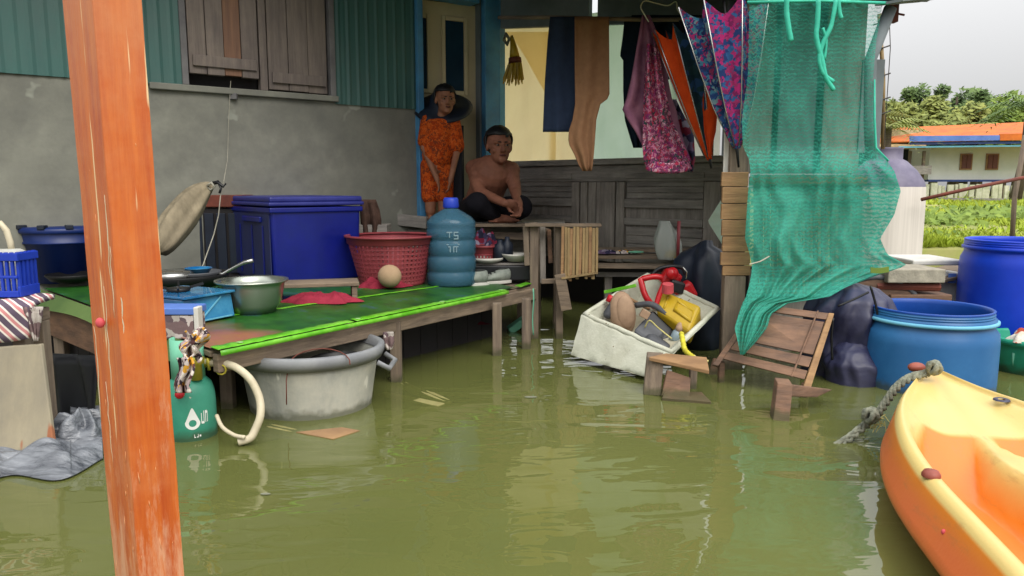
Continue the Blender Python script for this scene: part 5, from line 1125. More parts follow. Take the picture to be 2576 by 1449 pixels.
for pts, r_ in (([(1978, -4), (1980, 30), (1984, 70), (1990, 104)], .013), ([(2058, -4), (2056, 60), (2054, 95), (2068, 150), (2078, 195), (2098, 226)], .012), ([(2104, -4), (2092, 60), (2070, 110), (2062, 150), (2072, 185), (2096, 205)], .011), ([(2108, -4), (2112, 30), (2118, 46)], .010), ([(2070, 70), (2078, 105), (2074, 150)], .007)):
    MB().tube(spl([P(x, y, 3.84) for x, y in pts], 4), r_ , 7).rough(.004, 14).build('loose_strip', MT['teal_cord'], net, smooth=True)
MB().tube([P(1885, 665, 3.80), P(1912, 658, 3.8), P(1935, 645, 3.82)], .004, 5).build('tie_string', MT['string'], net)
g = MB(); g.grid(lambda u, v: P(2190 + 46 * u, 672 + 14 * v + 2 * math.sin(u * 4), 3.83), 6, 2); g.build('green_patch', MT['leaf_a'], net, thick=.003)
# ---------------------------------------------------------------- clothes on the line
Yc = 4.6
line = MB(); line.tube([P(1255, 44, 5.2), P(1400, 44, 4.7), P(1640, 50, 4.6), P(1895, 46, 4.5)], .012, 8); single(line, 'clothes_pole', 'grey pole under the eave that the washing hangs from', 'pole', MT['grey_wood'], smooth=True)
def cloth_(rows, Y, m, name, label, cat, amp=.02, fr=3, nu=28, nv=30, seed=0, **k):
    return single(hang(rows, Y, amp, fr, nu, nv, seed), name, label, cat, m, smooth=True, thick=.005, **k)
cloth_([(42, 1384, 1452), (100, 1378, 1452), (200, 1371, 1450), (300, 1367, 1446), (332, 1366, 1440)], 4.66, C['navy'], 'trousers', 'dark navy trousers hanging at the left end of the washing line', 'trousers', .012, 1.5)
cloth_([(42, 1446, 1532), (200, 1446, 1533), (245, 1447, 1533), (262, 1447, 1510), (300, 1441, 1500), (330, 1431, 1498), (360, 1430, 1496), (390, 1446, 1494), (415, 1456, 1491), (430, 1466, 1488)], 4.6, C['tan'], 'tan_garment', 'tan brown garment with one long trailing leg on the washing line', 'clothes', .014, 1.7)
cloth_([(42, 1572, 1640), (100, 1566, 1640), (140, 1560, 1640), (150, 1568, 1640), (230, 1568, 1640), (300, 1572, 1630), (340, 1584, 1622), (372, 1594, 1614)], 4.7, C['darkblue'], 'dark_shirt', 'dark blue black shirt hanging behind the pink shawl', 'shirt', .015, 2)
cloth_([(38, 1590, 1800), (70, 1580, 1800), (110, 1575, 1790), (160, 1590, 1760), (200, 1600, 1740)], 4.8, C['darkblue'], 'striped_cloth', 'dark teal cloth with folds hanging behind the wire hanger', 'cloth', .03, 6)
sh_rows = [(38, 1616, 1634), (100, 1605, 1660), (200, 1588, 1680), (250, 1576, 1690), (275, 1566, 1700), (300, 1578, 1705), (330, 1598, 1712), (370, 1618, 1725), (405, 1622, 1738), (425, 1634, 1722), (434, 1650, 1706)]
cloth_(sh_rows, 4.5, C['pink'], 'pink_shawl', 'dusty pink shawl hanging from the white wire hanger', 'shawl', .03, 2.5, 40, 40, 4)
cloth_([(110, 1628, 1655), (200, 1622, 1668), (300, 1618, 1690), (370, 1616, 1722), (410, 1620, 1742), (428, 1632, 1724), (436, 1660, 1705)], 4.42, C['batik'], 'batik_sarong', 'pink flowered batik sarong rolled round at its hem beside the orange umbrella', 'sarong', .035, 2, 40, 30, 9)
g = MB(); g.grid(lambda u, v: P(1682 + 58 * math.cos(u * 6.283) * (1 - .25 * v), 424 - 26 * v + 12 * math.sin(u * 6.283), 4.42 - .10 * math.sin(u * 6.283)), 30, 5); single(g, 'pink_bundle', 'pink patterned round laundry bundle under the batik sarong', 'laundry', C['batik'], smooth=True, thick=.006)
cloth_([(250, 1672, 1700), (340, 1690, 1745), (400, 1712, 1748), (432, 1728, 1742)], 4.55, C['purple'], 'purple_scarf', 'dim purple scarf between the sarong and the orange umbrella', 'scarf', .02, 2)
hg = thing('wire_hanger', 'white wire clothes hanger at the top of the washing line', 'hanger', P(1640, 20, 4.48))
MB().tube(spl([P(1632, 55, 4.48), P(1622, 38, 4.46), P(1612, 18, 4.46), P(1622, 2, 4.46), P(1650, 8, 4.46), P(1680, 14, 4.46), P(1700, 4, 4.46), P(1705, 25, 4.46), P(1722, 50, 4.46)], 5), .0035, 6).build('hook_wire', MT['print_white'], hg, smooth=True)
# ---------------------------------------------------------------- folded umbrellas hung tip down
def umbrella(tip, top, rt, mats, n, name, label, shaft=.08, nz=20, star=.35, rot=0, flare=1.0):
    tip, top = Vector(tip), Vector(top); ax = (top - tip).normalized(); L = (top - tip).length
    a = ax.cross(V(0, 1, 0)).normalized(); b = ax.cross(a); t = thing(name, label, 'umbrella', tip)
    def pt(ang, f, r): 
        q = tip + ax * (L * f); return q + (a * math.cos(ang) + b * math.sin(ang) * .6) * r
    def rad(f, w_): return (.012 + rt * f ** flare) * (1 - star * (1 - abs(2 * w_ - 1) ** 1) * min(1, f * 3) * .8)
    for k in range(n):
        g = MB(); a0 = 2 * math.pi * k / n + rot; a1 = a0 + 2 * math.pi / n
        def fn(u, v):
            f = v * (1 - .10 * math.sin(u * math.pi)); return pt(a0 + (a1 - a0) * u, f, rad(f, u) + .01 * mnoise.noise(V(u * 3 + k * 5, v * 5, k)))
        g.grid(fn, 8, nz); g.build('gore', mats[k % len(mats)], t, smooth=True)
        g = MB(); g.tube([pt(a0, f, rad(f, 0) + .004) for f in (.02, .3, .6, 1.0)], .0035, 5); g.build('rib', MT['steel'], t, smooth=True)
    MB().tube([tip - ax * shaft, tip, top + ax * .02], [.006, .009, .006], 8).build('shaft', MT['soot'], t, smooth=True)
    return t
umbrella(P(1785, 402, 4.35), P(1712, 60, 4.35), .155, [C['orange'], C['teal_dark'], C['orange'], C['teal_dark'], C['floral'], C['teal_dark'], C['orange'], C['orange']], 8, 'folded_umbrella', 'half folded orange and dark teal umbrella hanging point down', .05, rot=.4, flare=.8)
umbrella(P(1854, 374, 4.05), P(1822, 6, 4.05), .235, [C['floral'], C['magenta'], C['floral'], C['floral'], C['magenta'], C['floral'], C['floral'], C['magenta']], 8, 'folded_umbrella', 'half folded pink and blue floral umbrella with pale ribs beside the net', .10, rot=.2, flare=.75)
cloth_([(210, 1770, 1790), (270, 1768, 1806), (330, 1772, 1800), (372, 1780, 1790), (400, 1784, 1788)], 4.3, C['orange'], 'orange_flag', 'narrow orange strip of cloth between the two umbrellas', 'cloth', .01, 1)
# broom / yellow bundle by the door
bq = P(1292, 130, 6.05)
br = thing('hand_broom', 'short yellow straw hand broom with a brown binding hanging beside the doorway', 'broom', bq)
def bpz(x, y, o=0): 
    d = ray(x, y); t = ((RA + RN * (.07 + o)) - O).dot(RN) / d.dot(RN); return O + d * t
MB().tube([bpz(1287, 90), bpz(1292, 120), bpz(1295, 148)], [.012, .03, .045], 12).build('handle', MT['yellow_can'], br, smooth=True)
MB().tube([bpz(1295, 146), bpz(1296, 158)], [.052, .055], 12).build('binding', MT['rust'], br, smooth=True)
g = MB(); rs = random.Random(9)
for k in range(70):
    u = rs.uniform(-1, 1); x0 = 1296 + u * 16; x1 = 1292 + u * 27; g.tube([bpz(x0, 158, rs.uniform(-.02, .02)), bpz(x1, 200 + rs.uniform(0, 18) - abs(u) * 6, rs.uniform(-.04, .05))], [.006, .004], 5)
g.build('bristles', C['cream'] if False else MT['yellow_can'], br)
single(MB().tube([bpz(1273, 85, .02), bpz(1268, 100, .02), bpz(1276, 112, .02), bpz(1281, 98, .02)], .014, 7, closed=True), 'rope_coil', 'small grey rope coil hanging over the broom handle', 'rope', MT['rope_grey'], smooth=True)
# ---------------------------------------------------------------- people
def hand(mb, w_, d, side, s=1.0, curl=.5):
    d = Vector(d).normalized(); side = Vector(side); side = (side - d * side.dot(d)).normalized(); nrm = d.cross(side)
    c = w_ + d * .045 * s; mb.ell(c, (.040 * s, .016 * s, .048 * s), Matrix((side, nrm, d)).transposed())
    for k, (o, L) in enumerate(((-.028, .060), (-.010, .070), (.009, .068), (.027, .052))):
        p = w_ + d * .08 * s + side * o * s; q = p + (d * math.cos(curl * .5) + nrm * math.sin(curl * .5)) * L * .5 * s; e = q + (d * math.cos(curl * 1.4) + nrm * math.sin(curl * 1.4)) * L * .5 * s
        mb.caps(p, q, .0095 * s, .0085 * s, 7); mb.caps(q, e, .0085 * s, .0075 * s, 7)
    p = w_ + d * .02 * s - side * .030 * s; q = p + (d * .6 - side * .7 + nrm * .3).normalized() * .035 * s; e = q + (d * .9 - side * .1 + nrm * .3).normalized() * .028 * s
    mb.caps(p, q, .012 * s, .011 * s, 7); mb.caps(q, e, .011 * s, .009 * s, 7)
def head(mb, c, H, fwd, up=UP):
    fwd = Vector(fwd).normalized(); rt = fwd.cross(up).normalized(); up2 = rt.cross(fwd); M = Matrix((rt, fwd, up2)).transposed()
    def q(x, y, z): return c + M @ V(x * H, y * H, z * H)
    mb.ell(q(0, -.05, .10), (.335 * H, .40 * H, .38 * H), M, 20, 14); mb.ell(q(0, .07, -.16), (.25 * H, .28 * H, .33 * H), M, 18, 12)
    mb.ell(q(0, .27, -.38), (.11 * H, .09 * H, .09 * H), M)                    # chin
    mb.caps(q(0, .34, .02), q(0, .43, -.13), .035 * H, .055 * H, 8)             # nose
    mb.ell(q(.05, .37, -.14), .04 * H); mb.ell(q(-.05, .37, -.14), .04 * H)
    mb.caps(q(-.2, .31, .08), q(.2, .31, .08), .045 * H, .045 * H, 8)           # brow
    mb.ell(q(.19, .22, -.12), (.08 * H, .08 * H, .08 * H), M); mb.ell(q(-.19, .22, -.12), (.08 * H, .08 * H, .08 * H), M)
    for s in (-1, 1): mb.ell(q(.335 * s, -.03, -.02), (.035 * H, .075 * H, .12 * H), M)
    return q, M
def face_parts(q, M, H, root):
    for s in (-1, 1):
        o = MB().ell(q(.125 * s, .315, .01), (.046 * H, .030 * H, .020 * H), M).build('eye', MT['eye_white'], root, smooth=True)
        MB().ell(q(.125 * s, .350, .01), (.026 * H, .012 * H, .026 * H), M).build('iris', MT['eye_dark'], o, smooth=True)
        MB().caps(q(.06 * s, .355, .085), q(.21 * s, .32, .095), .018 * H, .010 * H, 6).build('eyebrow', MT['hair'], root, smooth=True)
    MB().ell(q(0, .345, -.255), (.095 * H, .035 * H, .028 * H), M).build('mouth', MT['lips'], root, smooth=True)
def hair(q, M, H, root, full=1.0, seed=1):
    g = MB(); g.ell(q(0, -.09, .16), (.375 * H, .42 * H, .385 * H), M, 28, 20)
    keep = []; inv = M.transposed(); o = q(0, 0, 0)
    for f in g.f:
        c = sum((g.v[i] for i in f), V(0, 0, 0)) / len(f); l = inv @ (c - o) / H
        if l.z > .27 + .06 * mnoise.noise(l * 9) or (l.y < .02 and l.z > -.22 * full): keep.append(f)
    g.f = keep
    for i, p in enumerate(g.v): g.v[i] = p + mnoise.noise_vector(p * 60) * .006
    g.build('hair', MT['hair'], root, smooth=True, thick=.012)
# man, sitting on the ledge, bare chested, leaning on his knees
man = thing('person', 'bare chested man with black hair sitting on the ledge, forearms resting over his knees', 'person', P(1215, 556, 5.6))
g = MB()
pel = P(1212, 522, 5.72); bel = P(1224, 482, 5.66); che = P(1236, 440, 5.58); nk = P(1250, 408, 5.54); hc = P(1256, 368, 5.49)
g.ell(pel, (.17, .14, .12)); g.caps(pel, bel, .145, .135, 16); g.caps(bel, che, .135, .15, 16); g.ell(che, (.175, .115, .14)); g.ell(che + V(.06, -.07, .0), (.08, .05, .06)); g.ell(che + V(-.07, -.06, .0), (.08, .05, .06))
g.caps(che + UP * .05, nk, .07, .058, 12); g.caps(nk, hc - UP * .03, .056, .055, 12)
shL, shR = P(1192, 423, 5.66), P(1286, 428, 5.56)
for s_ in (shL, shR): g.caps(che + UP * .07, s_, .075, .066, 12)
elL, elR = P(1208, 484, 5.42), P(1297, 482, 5.45); haL, haR = P(1270, 511, 5.18), P(1306, 516, 5.24)
g.caps(shL, elL, .060, .044, 12); g.caps(elL, haL, .042, .028, 12); hand(g, haL, (1, -.3, -.1), (0, -.5, 1), .95, .9)
g.caps(shR, elR, .058, .044, 12); g.caps(elR, haR, .042, .028, 12); hand(g, haR, (-.2, -.5, -.8), (1, -.3, 0), .95, .9)
knL, knR = P(1200, 512, 5.28), P(1312, 520, 5.34); anL, anR = P(1252, 548, 5.40), P(1285, 550, 5.42)
hpL, hpR = pel + V(-.08, -.03, -.03), pel + V(.09, -.03, -.03)
g.caps(hpL, knL, .095, .068, 14); g.caps(hpR, knR, .095, .068, 14); g.caps(knL, anL, .062, .036, 12); g.caps(knR, anR, .062, .036, 12)
for an, dr in ((anL, V(.9, -.4, 0)), (anR, V(-.8, -.6, 0))):
    dr.normalize(); g.caps(an - dr * .03, an + dr * .13 - UP * .012, .036, .024, 10)
    for k in range(5): sd2 = V(-dr.y, dr.x, 0) * (k - 2) * .014; g.caps(an + dr * .14 - UP * .014 + sd2, an + dr * (.175 - .005 * k) - UP * .016 + sd2, .010, .009, 6)
q, M = head(g, hc, .27, (.30, -1, .02))
g.build('body', MT['skin_dark'], man, smooth=True, remesh=.0062)
face_parts(q, M, .27, man); hair(q, M, .27, man, 1.0)
g = MB(); g.ell(pel - UP * .02, (.18, .15, .115)); g.caps(hpL, hpL + (knL - hpL) * .72, .108, .086, 14); g.caps(hpR, hpR + (knR - hpR) * .72, .108, .086, 14); g.caps(knL, knL + (anL - knL) * .8, .082, .055, 12); g.caps(knR, knR + (anR - knR) * .8, .082, .055, 12); g.caps(hpL, knL, .105, .082, 14); g.caps(hpR, knR, .105, .082, 14); g.rough(.006, 10); g.build('trousers', C['shorts'], man, remesh=.008)  # lower legs get added dark cloth for the shade on them
# boy standing in the doorway
boy = thing('person', 'small boy in an orange patterned shirt and shorts standing in the blue doorway', 'person', P(1105, 600, 5.95))
g = MB(); Yb = 5.93
pe = P(1098, 418, Yb); ch = P(1106, 330, Yb); nk = P(1114, 285, Yb - .02); hc = P(1120, 252, Yb - .04)
g.ell(pe, (.11, .085, .09)); g.caps(pe, ch, .10, .105, 14); g.ell(ch + UP * .02, (.125, .085, .08)); g.caps(ch + UP * .05, nk, .05, .04, 10); g.caps(nk, hc, .04, .045, 10)
sl_, sr_ = P(1074, 303, Yb), P(1143, 305, Yb); el, er = P(1066, 372, Yb - .04), P(1150, 378, Yb - .05); wl, wr = P(1100, 452, Yb - .15), P(1133, 455, Yb - .15)
g.caps(sl_, el, .038, .030, 10); g.caps(el, wl, .028, .020, 10); g.caps(sr_, er, .038, .030, 10); g.caps(er, wr, .028, .020, 10)
hand(g, wl, (.25, -.1, -1), (0, -1, 0), .72, .5); hand(g, wr, (-.2, -.1, -1), (0, -1, 0), .72, .5)
for x in (1084, 1116):
    hp_ = P(x, 430, Yb); kn = P(x - 1, 530, Yb - .02); fl = V(kn.x, Yb, .72)
    g.caps(hp_, kn, .062, .042, 12); g.caps(kn, fl + UP * .03, .040, .027, 10); g.caps(fl + UP * .022, fl + V(.01, -.11, .018), .028, .02, 8)
q, M = head(g, hc, .225, (.38, -1, .0))
g.build('body', MT['skin_boy'], boy, smooth=True, remesh=.0058)
face_parts(q, M, .225, boy); hair(q, M, .225, boy, .8, 3)
g = MB(); g.ell(ch + UP * .035, (.14, .10, .085)); g.caps(ch, P(1102, 392, Yb), .118, .128, 18); g.caps(sl_ - V(.0, 0, 0), sl_ + (el - sl_) * .75, .052, .058, 12); g.caps(sr_, sr_ + (er - sr_) * .85, .052, .060, 12); g.rough(.008, 12)
g.build('shirt', C['boy_orange'], boy, remesh=.008)
g = MB(); g.ell(P(1098, 418, Yb), (.13, .10, .09))
for x in (1082, 1117): g.caps(P(x, 425, Yb), P(x, 492, Yb - .01), .078, .072, 14)
g.rough(.006, 12); g.build('shorts', C['boy_orange'], boy, remesh=.008)
g = MB(); hp0 = P(1114, 262, Yb + .09); g.lathe([(.001, .08), (.09, .07), (.11, 0), (.20, -.012), (.235, -.035)], hp0, 28, Matrix.Rotation(R(35), 3, 'X')); g.build('hat', MT['dark_navy'], boy, smooth=True, thick=.006)
g = MB()
single(g.box(P(1148, 420, 6.05) + V(0, .02, -.1), (.10, .03, .75)), 'dark_curtain', 'dark cloth hanging inside the doorway behind the boy', 'cloth', MT['dark_navy'], bevel=.01)
# ---------------------------------------------------------------- foam box and what lies in it
L3, N3, R3, B3 = P(1462, 792, 4.25), P(1692, 893, 3.72), P(1812, 776, 4.15), P(1628, 688, 4.68)
nb3 = (N3 - L3).cross(R3 - N3).normalized()
if nb3.z > 0: nb3 = -nb3
fb = thing('foam_box', 'tilted white foam fish box full of tools, afloat by the small wooden bench', 'foam box', V(*((L3 + R3) / 2).xy, -.05))
dn = (UP * -.7 + nb3 * .6).normalized()
cen = (L3 + N3 + R3 + B3) / 4
def bot(p, k=.86): return cen + (p - cen) * k + dn * .33
# pin the lower left / near edges to the photograph's outline
bL, bN = P(1436, 893, 4.18) , P(1628, 950, 3.74); bR = bN + (R3 - N3) * .85; bB = bL + (B3 - L3) * .85
def inner(p, k): return cen + (p - cen) * k
th = .90
ring_o = [L3, N3, R3, B3]; ring_b = [bL, bN, bR, bB]; ring_i = [inner(p, th) for p in ring_o]; ring_ib = [ring_b[i] + (ring_o[i] - ring_b[i]) * .16 + (cen - ring_o[i]) * .12 for i in range(4)]
nm = ['side'] * 4
for i in range(4):
    j = (i + 1) % 4; g = MB(); n = 14
    def oo(u, v): return (ring_b[i] + (ring_b[j] - ring_b[i]) * u) * (1 - v) + (ring_o[i] + (ring_o[j] - ring_o[i]) * u) * v
    def ii(u, v): return (ring_ib[i] + (ring_ib[j] - ring_ib[i]) * u) * (1 - v) + (ring_i[i] + (ring_i[j] - ring_i[i]) * u) * v
    chips = .004 if i == 0 else .002
    def fo(u, v):
        p = oo(u, min(v / .9, 1)) if v < .9 else oo(u, 1) + (ii(u, 1) - oo(u, 1)) * ((v - .9) / .1)
        p = p + mnoise.noise_vector(p * 16) * .004
        if v > .75: p = p + dn * chips * max(0, mnoise.noise(V(u * 9, i, 4)) + .2) * 3 * (v - .75) / .25
        return p
    g.grid(fo, 26, 20); g.grid(lambda u, v: ii(1 - u, v) if False else ii(u, 1 - v) + mnoise.noise_vector(ii(u, 1 - v) * 16) * .003, 20, 8)
    g.build('side', MT['foam'], fb, smooth=True)
g = MB(); g.hexa([*ring_b, *ring_ib]); g.build('bottom', MT['foam_in'], fb)
# edge lip
pts = []
for i in range(4):
    a, b = ring_o[i], ring_o[(i + 1) % 4]
    for k in range(12): p = a + (b - a) * (k / 12); q_ = p + (cen - p) * .05; pts.append(q_ + mnoise.noise_vector(q_ * 20) * .0025 - dn * .002 + (dn * .005 * max(0, mnoise.noise(V(k * .8, i * 5, 4))) ))
MB().tube(pts, .015, 8, closed=True).build('rim', MT['foam'], fb, smooth=True)
# jerrycan
def canbody(corners_front, thickv, name, root, m, bev=.02): 
    g = MB(); g.hexa([corners_front[0], corners_front[1], corners_front[1] + thickv, corners_front[0] + thickv, corners_front[3], corners_front[2], corners_front[2] + thickv, corners_front[3] + thickv]); return g.build(name, m, root, bevel=bev, seg=3)
Yj = 3.98
jc_ = thing('jerrycan', 'yellow plastic jerrycan with a faded red cap lying in the foam box', 'jerrycan', P(1720, 830, 4.07))
j0, j1, j2, j3 = P(1650, 778, 4.17), P(1735, 836, 4.00), P(1765, 768, 4.09), P(1668, 728, 4.27)
tv = (j1 - j0).cross(j3 - j0).normalized() * .10
if tv.y < 0: tv = -tv
tv = tv * 1.0 + V(0, .0, -.02)
canbody([j0, j1, j2, j3], tv, 'body', jc_, MT['yellow_can'], .022)
ax = (j2 - j1); ay = (j1 - j0)
def jq(a, b, o=0): return j0 + ay * a + (j3 - j0) * b - tv.normalized() * o
fr4 = [jq(.48, .45, .008), jq(.95, .42, .008), jq(.95, .86, .008), jq(.48, .88, .008)]
MB().tube(fr4, .013, 8, closed=True).build('handle_frame', MT['yellow_can'], jc_, smooth=True)
MB().hexa([jq(.54, .50, .001), jq(.88, .47, .001), jq(.88, .47, -.02), jq(.54, .50, -.02), jq(.54, .82, .004), jq(.88, .80, .004), jq(.88, .80, -.02), jq(.54, .82, -.02)]).build('hand_hole', MT['rust'], jc_, bevel=.005)
MB().tube([jq(.2, .25, .003), jq(.2, .8, .003)], .006, 6).build('groove', MT['yellow_can'], jc_, smooth=True)
p = P(1680, 728, 4.19); n_ = (P(1676, 716, 4.17) - p).normalized() * .001
MB().tube([p + V(0, 0, -.02), p + V(-.003, -.01, .035)], [.034, .032], 14).build('cap', MT['coral'], jc_, bevel=.004)
# chainsaw
cs = thing('chainsaw', 'red and black chainsaw standing on end in the back of the foam box', 'chainsaw', P(1670, 760, 4.45))
hdl = spl([P(1612, 702, 4.42), P(1650, 696, 4.42), P(1672, 706, 4.42), P(1660, 740, 4.40), P(1648, 770, 4.38), P(1628, 752, 4.38), P(1616, 725, 4.40)], 5)
MB().tube(hdl[:-1], .019, 8, closed=True).build('front_handle', MT['saw_red'], cs, smooth=True)
MB().box(P(1686, 700, 4.45), (.11, .10, .10), Matrix.Rotation(.5, 3, 'Y')).build('engine_cover', MT['saw_red'], cs, bevel=.02)
MB().box(P(1722, 735, 4.43), (.12, .10, .11), Matrix.Rotation(-.5, 3, 'Y')).build('engine_cover', MT['saw_red'], cs, bevel=.02)
MB().box(P(1700, 720, 4.40), (.09, .09, .07), Matrix.Rotation(.3, 3, 'Y')).build('motor', MT['black_plastic'], cs, bevel=.012)
MB().tube(spl([P(1640, 692, 4.46), P(1658, 676, 4.46), P(1690, 670, 4.46), P(1716, 674, 4.46), P(1724, 690, 4.46)], 4), .012, 8).build('top_handle', MT['black_plastic'], cs, smooth=True)
MB().lathe([(.001, 0), (.036, 0), (.036, .02), (.001, .024)], P(1690, 688, 4.38), 18, Matrix.Rotation(R(80), 3, 'X')).build('starter_cover', MT['saw_red'], cs, smooth=True)
MB().tube([P(1718, 672, 4.36), P(1728, 684, 4.36), P(1726, 702, 4.36)], .004, 6).build('cable', MT['steel'], cs, smooth=True)
# tan brush-like block, dark machine, bottles
sb_ = thing('float_block', 'tan rounded foam float standing in the left of the foam box', 'float', P(1555, 820, 4.20))
a = P(1572, 748, 4.32); b = P(1560, 832, 4.22); g = MB(); g.ell((a + b) / 2, (.078, .05, .135), Matrix.Rotation(-.12, 3, 'Y')); g.ell((a + b) / 2 + V(.012, -.035, .015), (.055, .02, .10), Matrix.Rotation(-.12, 3, 'Y')); g.build('body', MT['brush_tan'], sb_, smooth=True)
p = P(1546, 752, 4.25); MB().caps(P(1530, 790, 4.28), P(1546, 758, 4.28), .03, .02, 12).build('grey_spout', MT['grey_plastic'], sb_, smooth=True)
wb = thing('white_bottle', 'small white bottle with a red cap at the left corner of the foam box', 'bottle', P(1512, 812, 4.52))
MB().caps(P(1512, 812, 4.35), P(1536, 760, 4.40), .03, .026, 12).build('body', MT['white_plastic'], wb, smooth=True)
MB().tube([P(1533, 760, 4.32), P(1540, 744, 4.32)], [.026, .022], 12).build('cap', MT['red_plastic'], wb, smooth=True)
for k in range(4): single(MB().beam(P(1482 + k * 5, 812 - k * 2, 4.36), P(1512 + k * 7, 768 + k, 4.42), .012, .010), 'bamboo_stick', 'bamboo stick leaning in the left corner of the foam box', 'stick', MT['bamboo'], 'bamboo sticks in the foam box', bevel=.002)
mc = thing('power_tool', 'black and grey power tool case lying in the middle of the foam box', 'tool', P(1620, 830, 4.10))
c = [P(1590, 842, 4.12), P(1648, 884, 4.04), P(1700, 828, 4.12), P(1640, 772, 4.22)]
g = MB(); g.hexa([q_ + dn * .10 for q_ in c] + c); g.build('case', MT['black_plastic'], mc, bevel=.02)
c2 = [P(1592, 838, 4.08), P(1640, 872, 4.02), P(1672, 840, 4.06), P(1622, 806, 4.12)]
g = MB(); g.hexa([q_ + dn * .05 for q_ in c2] + [q_ - dn * .02 for q_ in c2]); g.build('grey_cover', MT['grey_plastic'], mc, bevel=.015)
g = MB(); g.box(P(1622, 790, 4.08), (.05, .03, .045), Matrix.Rotation(.5, 3, 'Y')); g.build('label_plate', MT['brush_tan'], mc, bevel=.004)
MB().tube(spl([P(1600, 768, 4.30), P(1640, 766, 4.22), P(1675, 790, 4.15), P(1705, 815, 4.10)], 4), .018, 8).build('grey_tube', MT['grey_plastic'], mc, smooth=True)
MB().tube(spl([P(1586, 752, 4.40), P(1610, 766, 4.35), P(1634, 778, 4.30)], 4), .010, 8).build('cable', MT['tan_wood'], mc, smooth=True)
gb = thing('clear_bottle', 'clear bottle with a pinkish cap at the near corner of the foam box', 'bottle', P(1700, 850, 4.06))
MB().tube([P(1694, 858, 4.06), P(1704, 838, 4.07), P(1708, 830, 4.08)], [.030, .028, .02], 14).build('body', CLEARBOT, gb, smooth=True)
MB().caps(P(1709, 826, 4.06), P(1712, 818, 4.07), .022, .020, 12).build('cap', MT['brush_tan'], gb, smooth=True)
single(MB().tube(spl([P(1622, 824, 4.06), P(1634, 806, 4.04), P(1655, 824, 4.03), P(1690, 852, 3.98)], 4), .004, 6), 'twine', 'thin pale cord lying across the black tool case', 'cord', MT['rope_pale'], smooth=True)
single(MB().caps(P(1640, 862, 4.04), P(1670, 878, 4.00), .05, .04, 12), 'grey_sack', 'small dark grey lump of cloth in the near end of the foam box', 'cloth', MT['grey_plastic'], smooth=True)
# yellow rope from box to bench
yr = thing('yellow_rope', 'yellow knotted rope tying the foam box to the small wooden bench', 'rope', P(1728, 880, 3.7))
ptsr = spl([P(1714, 838, 3.78), P(1718, 858, 3.70), P(1722, 878, 3.66), P(1732, 890, 3.64), P(1745, 900, 3.60)], 5)
MB().tube(ptsr, [.011 + .004 * (k % 2) for k in range(len(ptsr))], 8).build('cord', MT['rope_yellow'], yr, smooth=True)
MB().tube(spl([P(1745, 898, 3.60), P(1760, 905, 3.58), P(1782, 908, 3.58)], 4), .006, 6).build('cord', MT['rope_pale'], yr, smooth=True)
MB().tube([P(1748, 896, 3.56), P(1756, 915, 3.54), P(1748, 925, 3.56), P(1740, 910, 3.60)], .006, 6, closed=True).build('loop', MT['rope_pale'], yr, smooth=True)
# ---------------------------------------------------------------- small wooden bench in front of the box, block, slatted chair
be = thing('small_bench', 'small wooden bench half sunk in the water at the near corner of the foam box', 'bench', V(*P(1690, 940, 3.5).xy, -.1))
def wblk(c8, name, root, m, bev=.004): return MB().hexa(c8).rough(.003, 9).build(name, MT[m], root, bevel=bev)
def quadslab(a, b, c, d, n_, m, root, name): n_ = Vector(n_); return wblk([a, b, b + n_, a + n_, d, c, c + n_, d + n_], name, root, m)
quadslab(P(1618, 994, 3.50), P(1662, 996, 3.47), P(1670, 900, 3.50), P(1628, 898, 3.53), V(.02, .12, 0), 'grey_wood_v', be, 'end_board')
quadslab(P(1632, 898, 3.50), P(1784, 932, 3.40), P(1778, 898, 3.50), P(1675, 888, 3.60), V(0, .0, -.02), 'tan_wood', be, 'top_board')
quadslab(P(1664, 996, 3.45), P(1735, 1004, 3.40), P(1738, 950, 3.45), P(1680, 930, 3.48), V(.0, .03, -.01), 'brown_wood', be, 'inner_board')
quadslab(P(1735, 990, 3.60), P(1752, 990, 3.60), P(1756, 915, 3.62), P(1738, 915, 3.62), V(.0, .04, 0), 'grey_wood_v', be, 'leg')
quadslab(P(1665, 1000, 3.40), P(1790, 1010, 3.34), P(1765, 985, 3.48), P(1672, 985, 3.46), V(0, 0, -.02), 'brown_wood', be, 'sunk_board')
bl = thing('wooden_block', 'short sawn brown board with a rail, standing in the water left of the kayak', 'block', V(*P(1975, 1040, 3.1).xy, -.1))
quadslab(P(1944, 1062, 3.10), P(1986, 1064, 3.08), P(1996, 968, 3.14), P(1957, 964, 3.16), V(.02, .10, 0), 'brown_wood', bl, 'block')
quadslab(P(1990, 998, 3.16), P(2055, 1000, 3.28), P(2095, 980, 3.36), P(1997, 968, 3.18), V(.0, .05, -.01), 'brown_wood', bl, 'rail')
ch_ = thing('slatted_chair', 'brown wooden folding chair with slats leaning half sunk beside the clad post', 'chair', V(*P(1950, 960, 3.6).xy, -.1))
cTL, cTR, cBR, cBL = P(1905, 765, 3.80), P(2098, 790, 3.72), P(2042, 965, 3.42), P(1806, 905, 3.72)
cn_ = (cTR - cTL).cross(cBL - cTL).normalized()
if cn_.y > 0: cn_ = -cn_
def cq(u, v, o=0): return (cTL + (cTR - cTL) * u) * (1 - v) + (cBL + (cBR - cBL) * u) * v + cn_ * o
def cslat(u0, u1, v0, v1, o=0, name='slat', m='brown_wood', t=.018): 
    MB().hexa([cq(u0, v1, o), cq(u1, v1, o), cq(u1, v1, o - t), cq(u0, v1, o - t), cq(u0, v0, o), cq(u1, v0, o), cq(u1, v0, o - t), cq(u0, v0, o - t)]).rough(.002, 9).build(name, MT[m], ch_, bevel=.003)
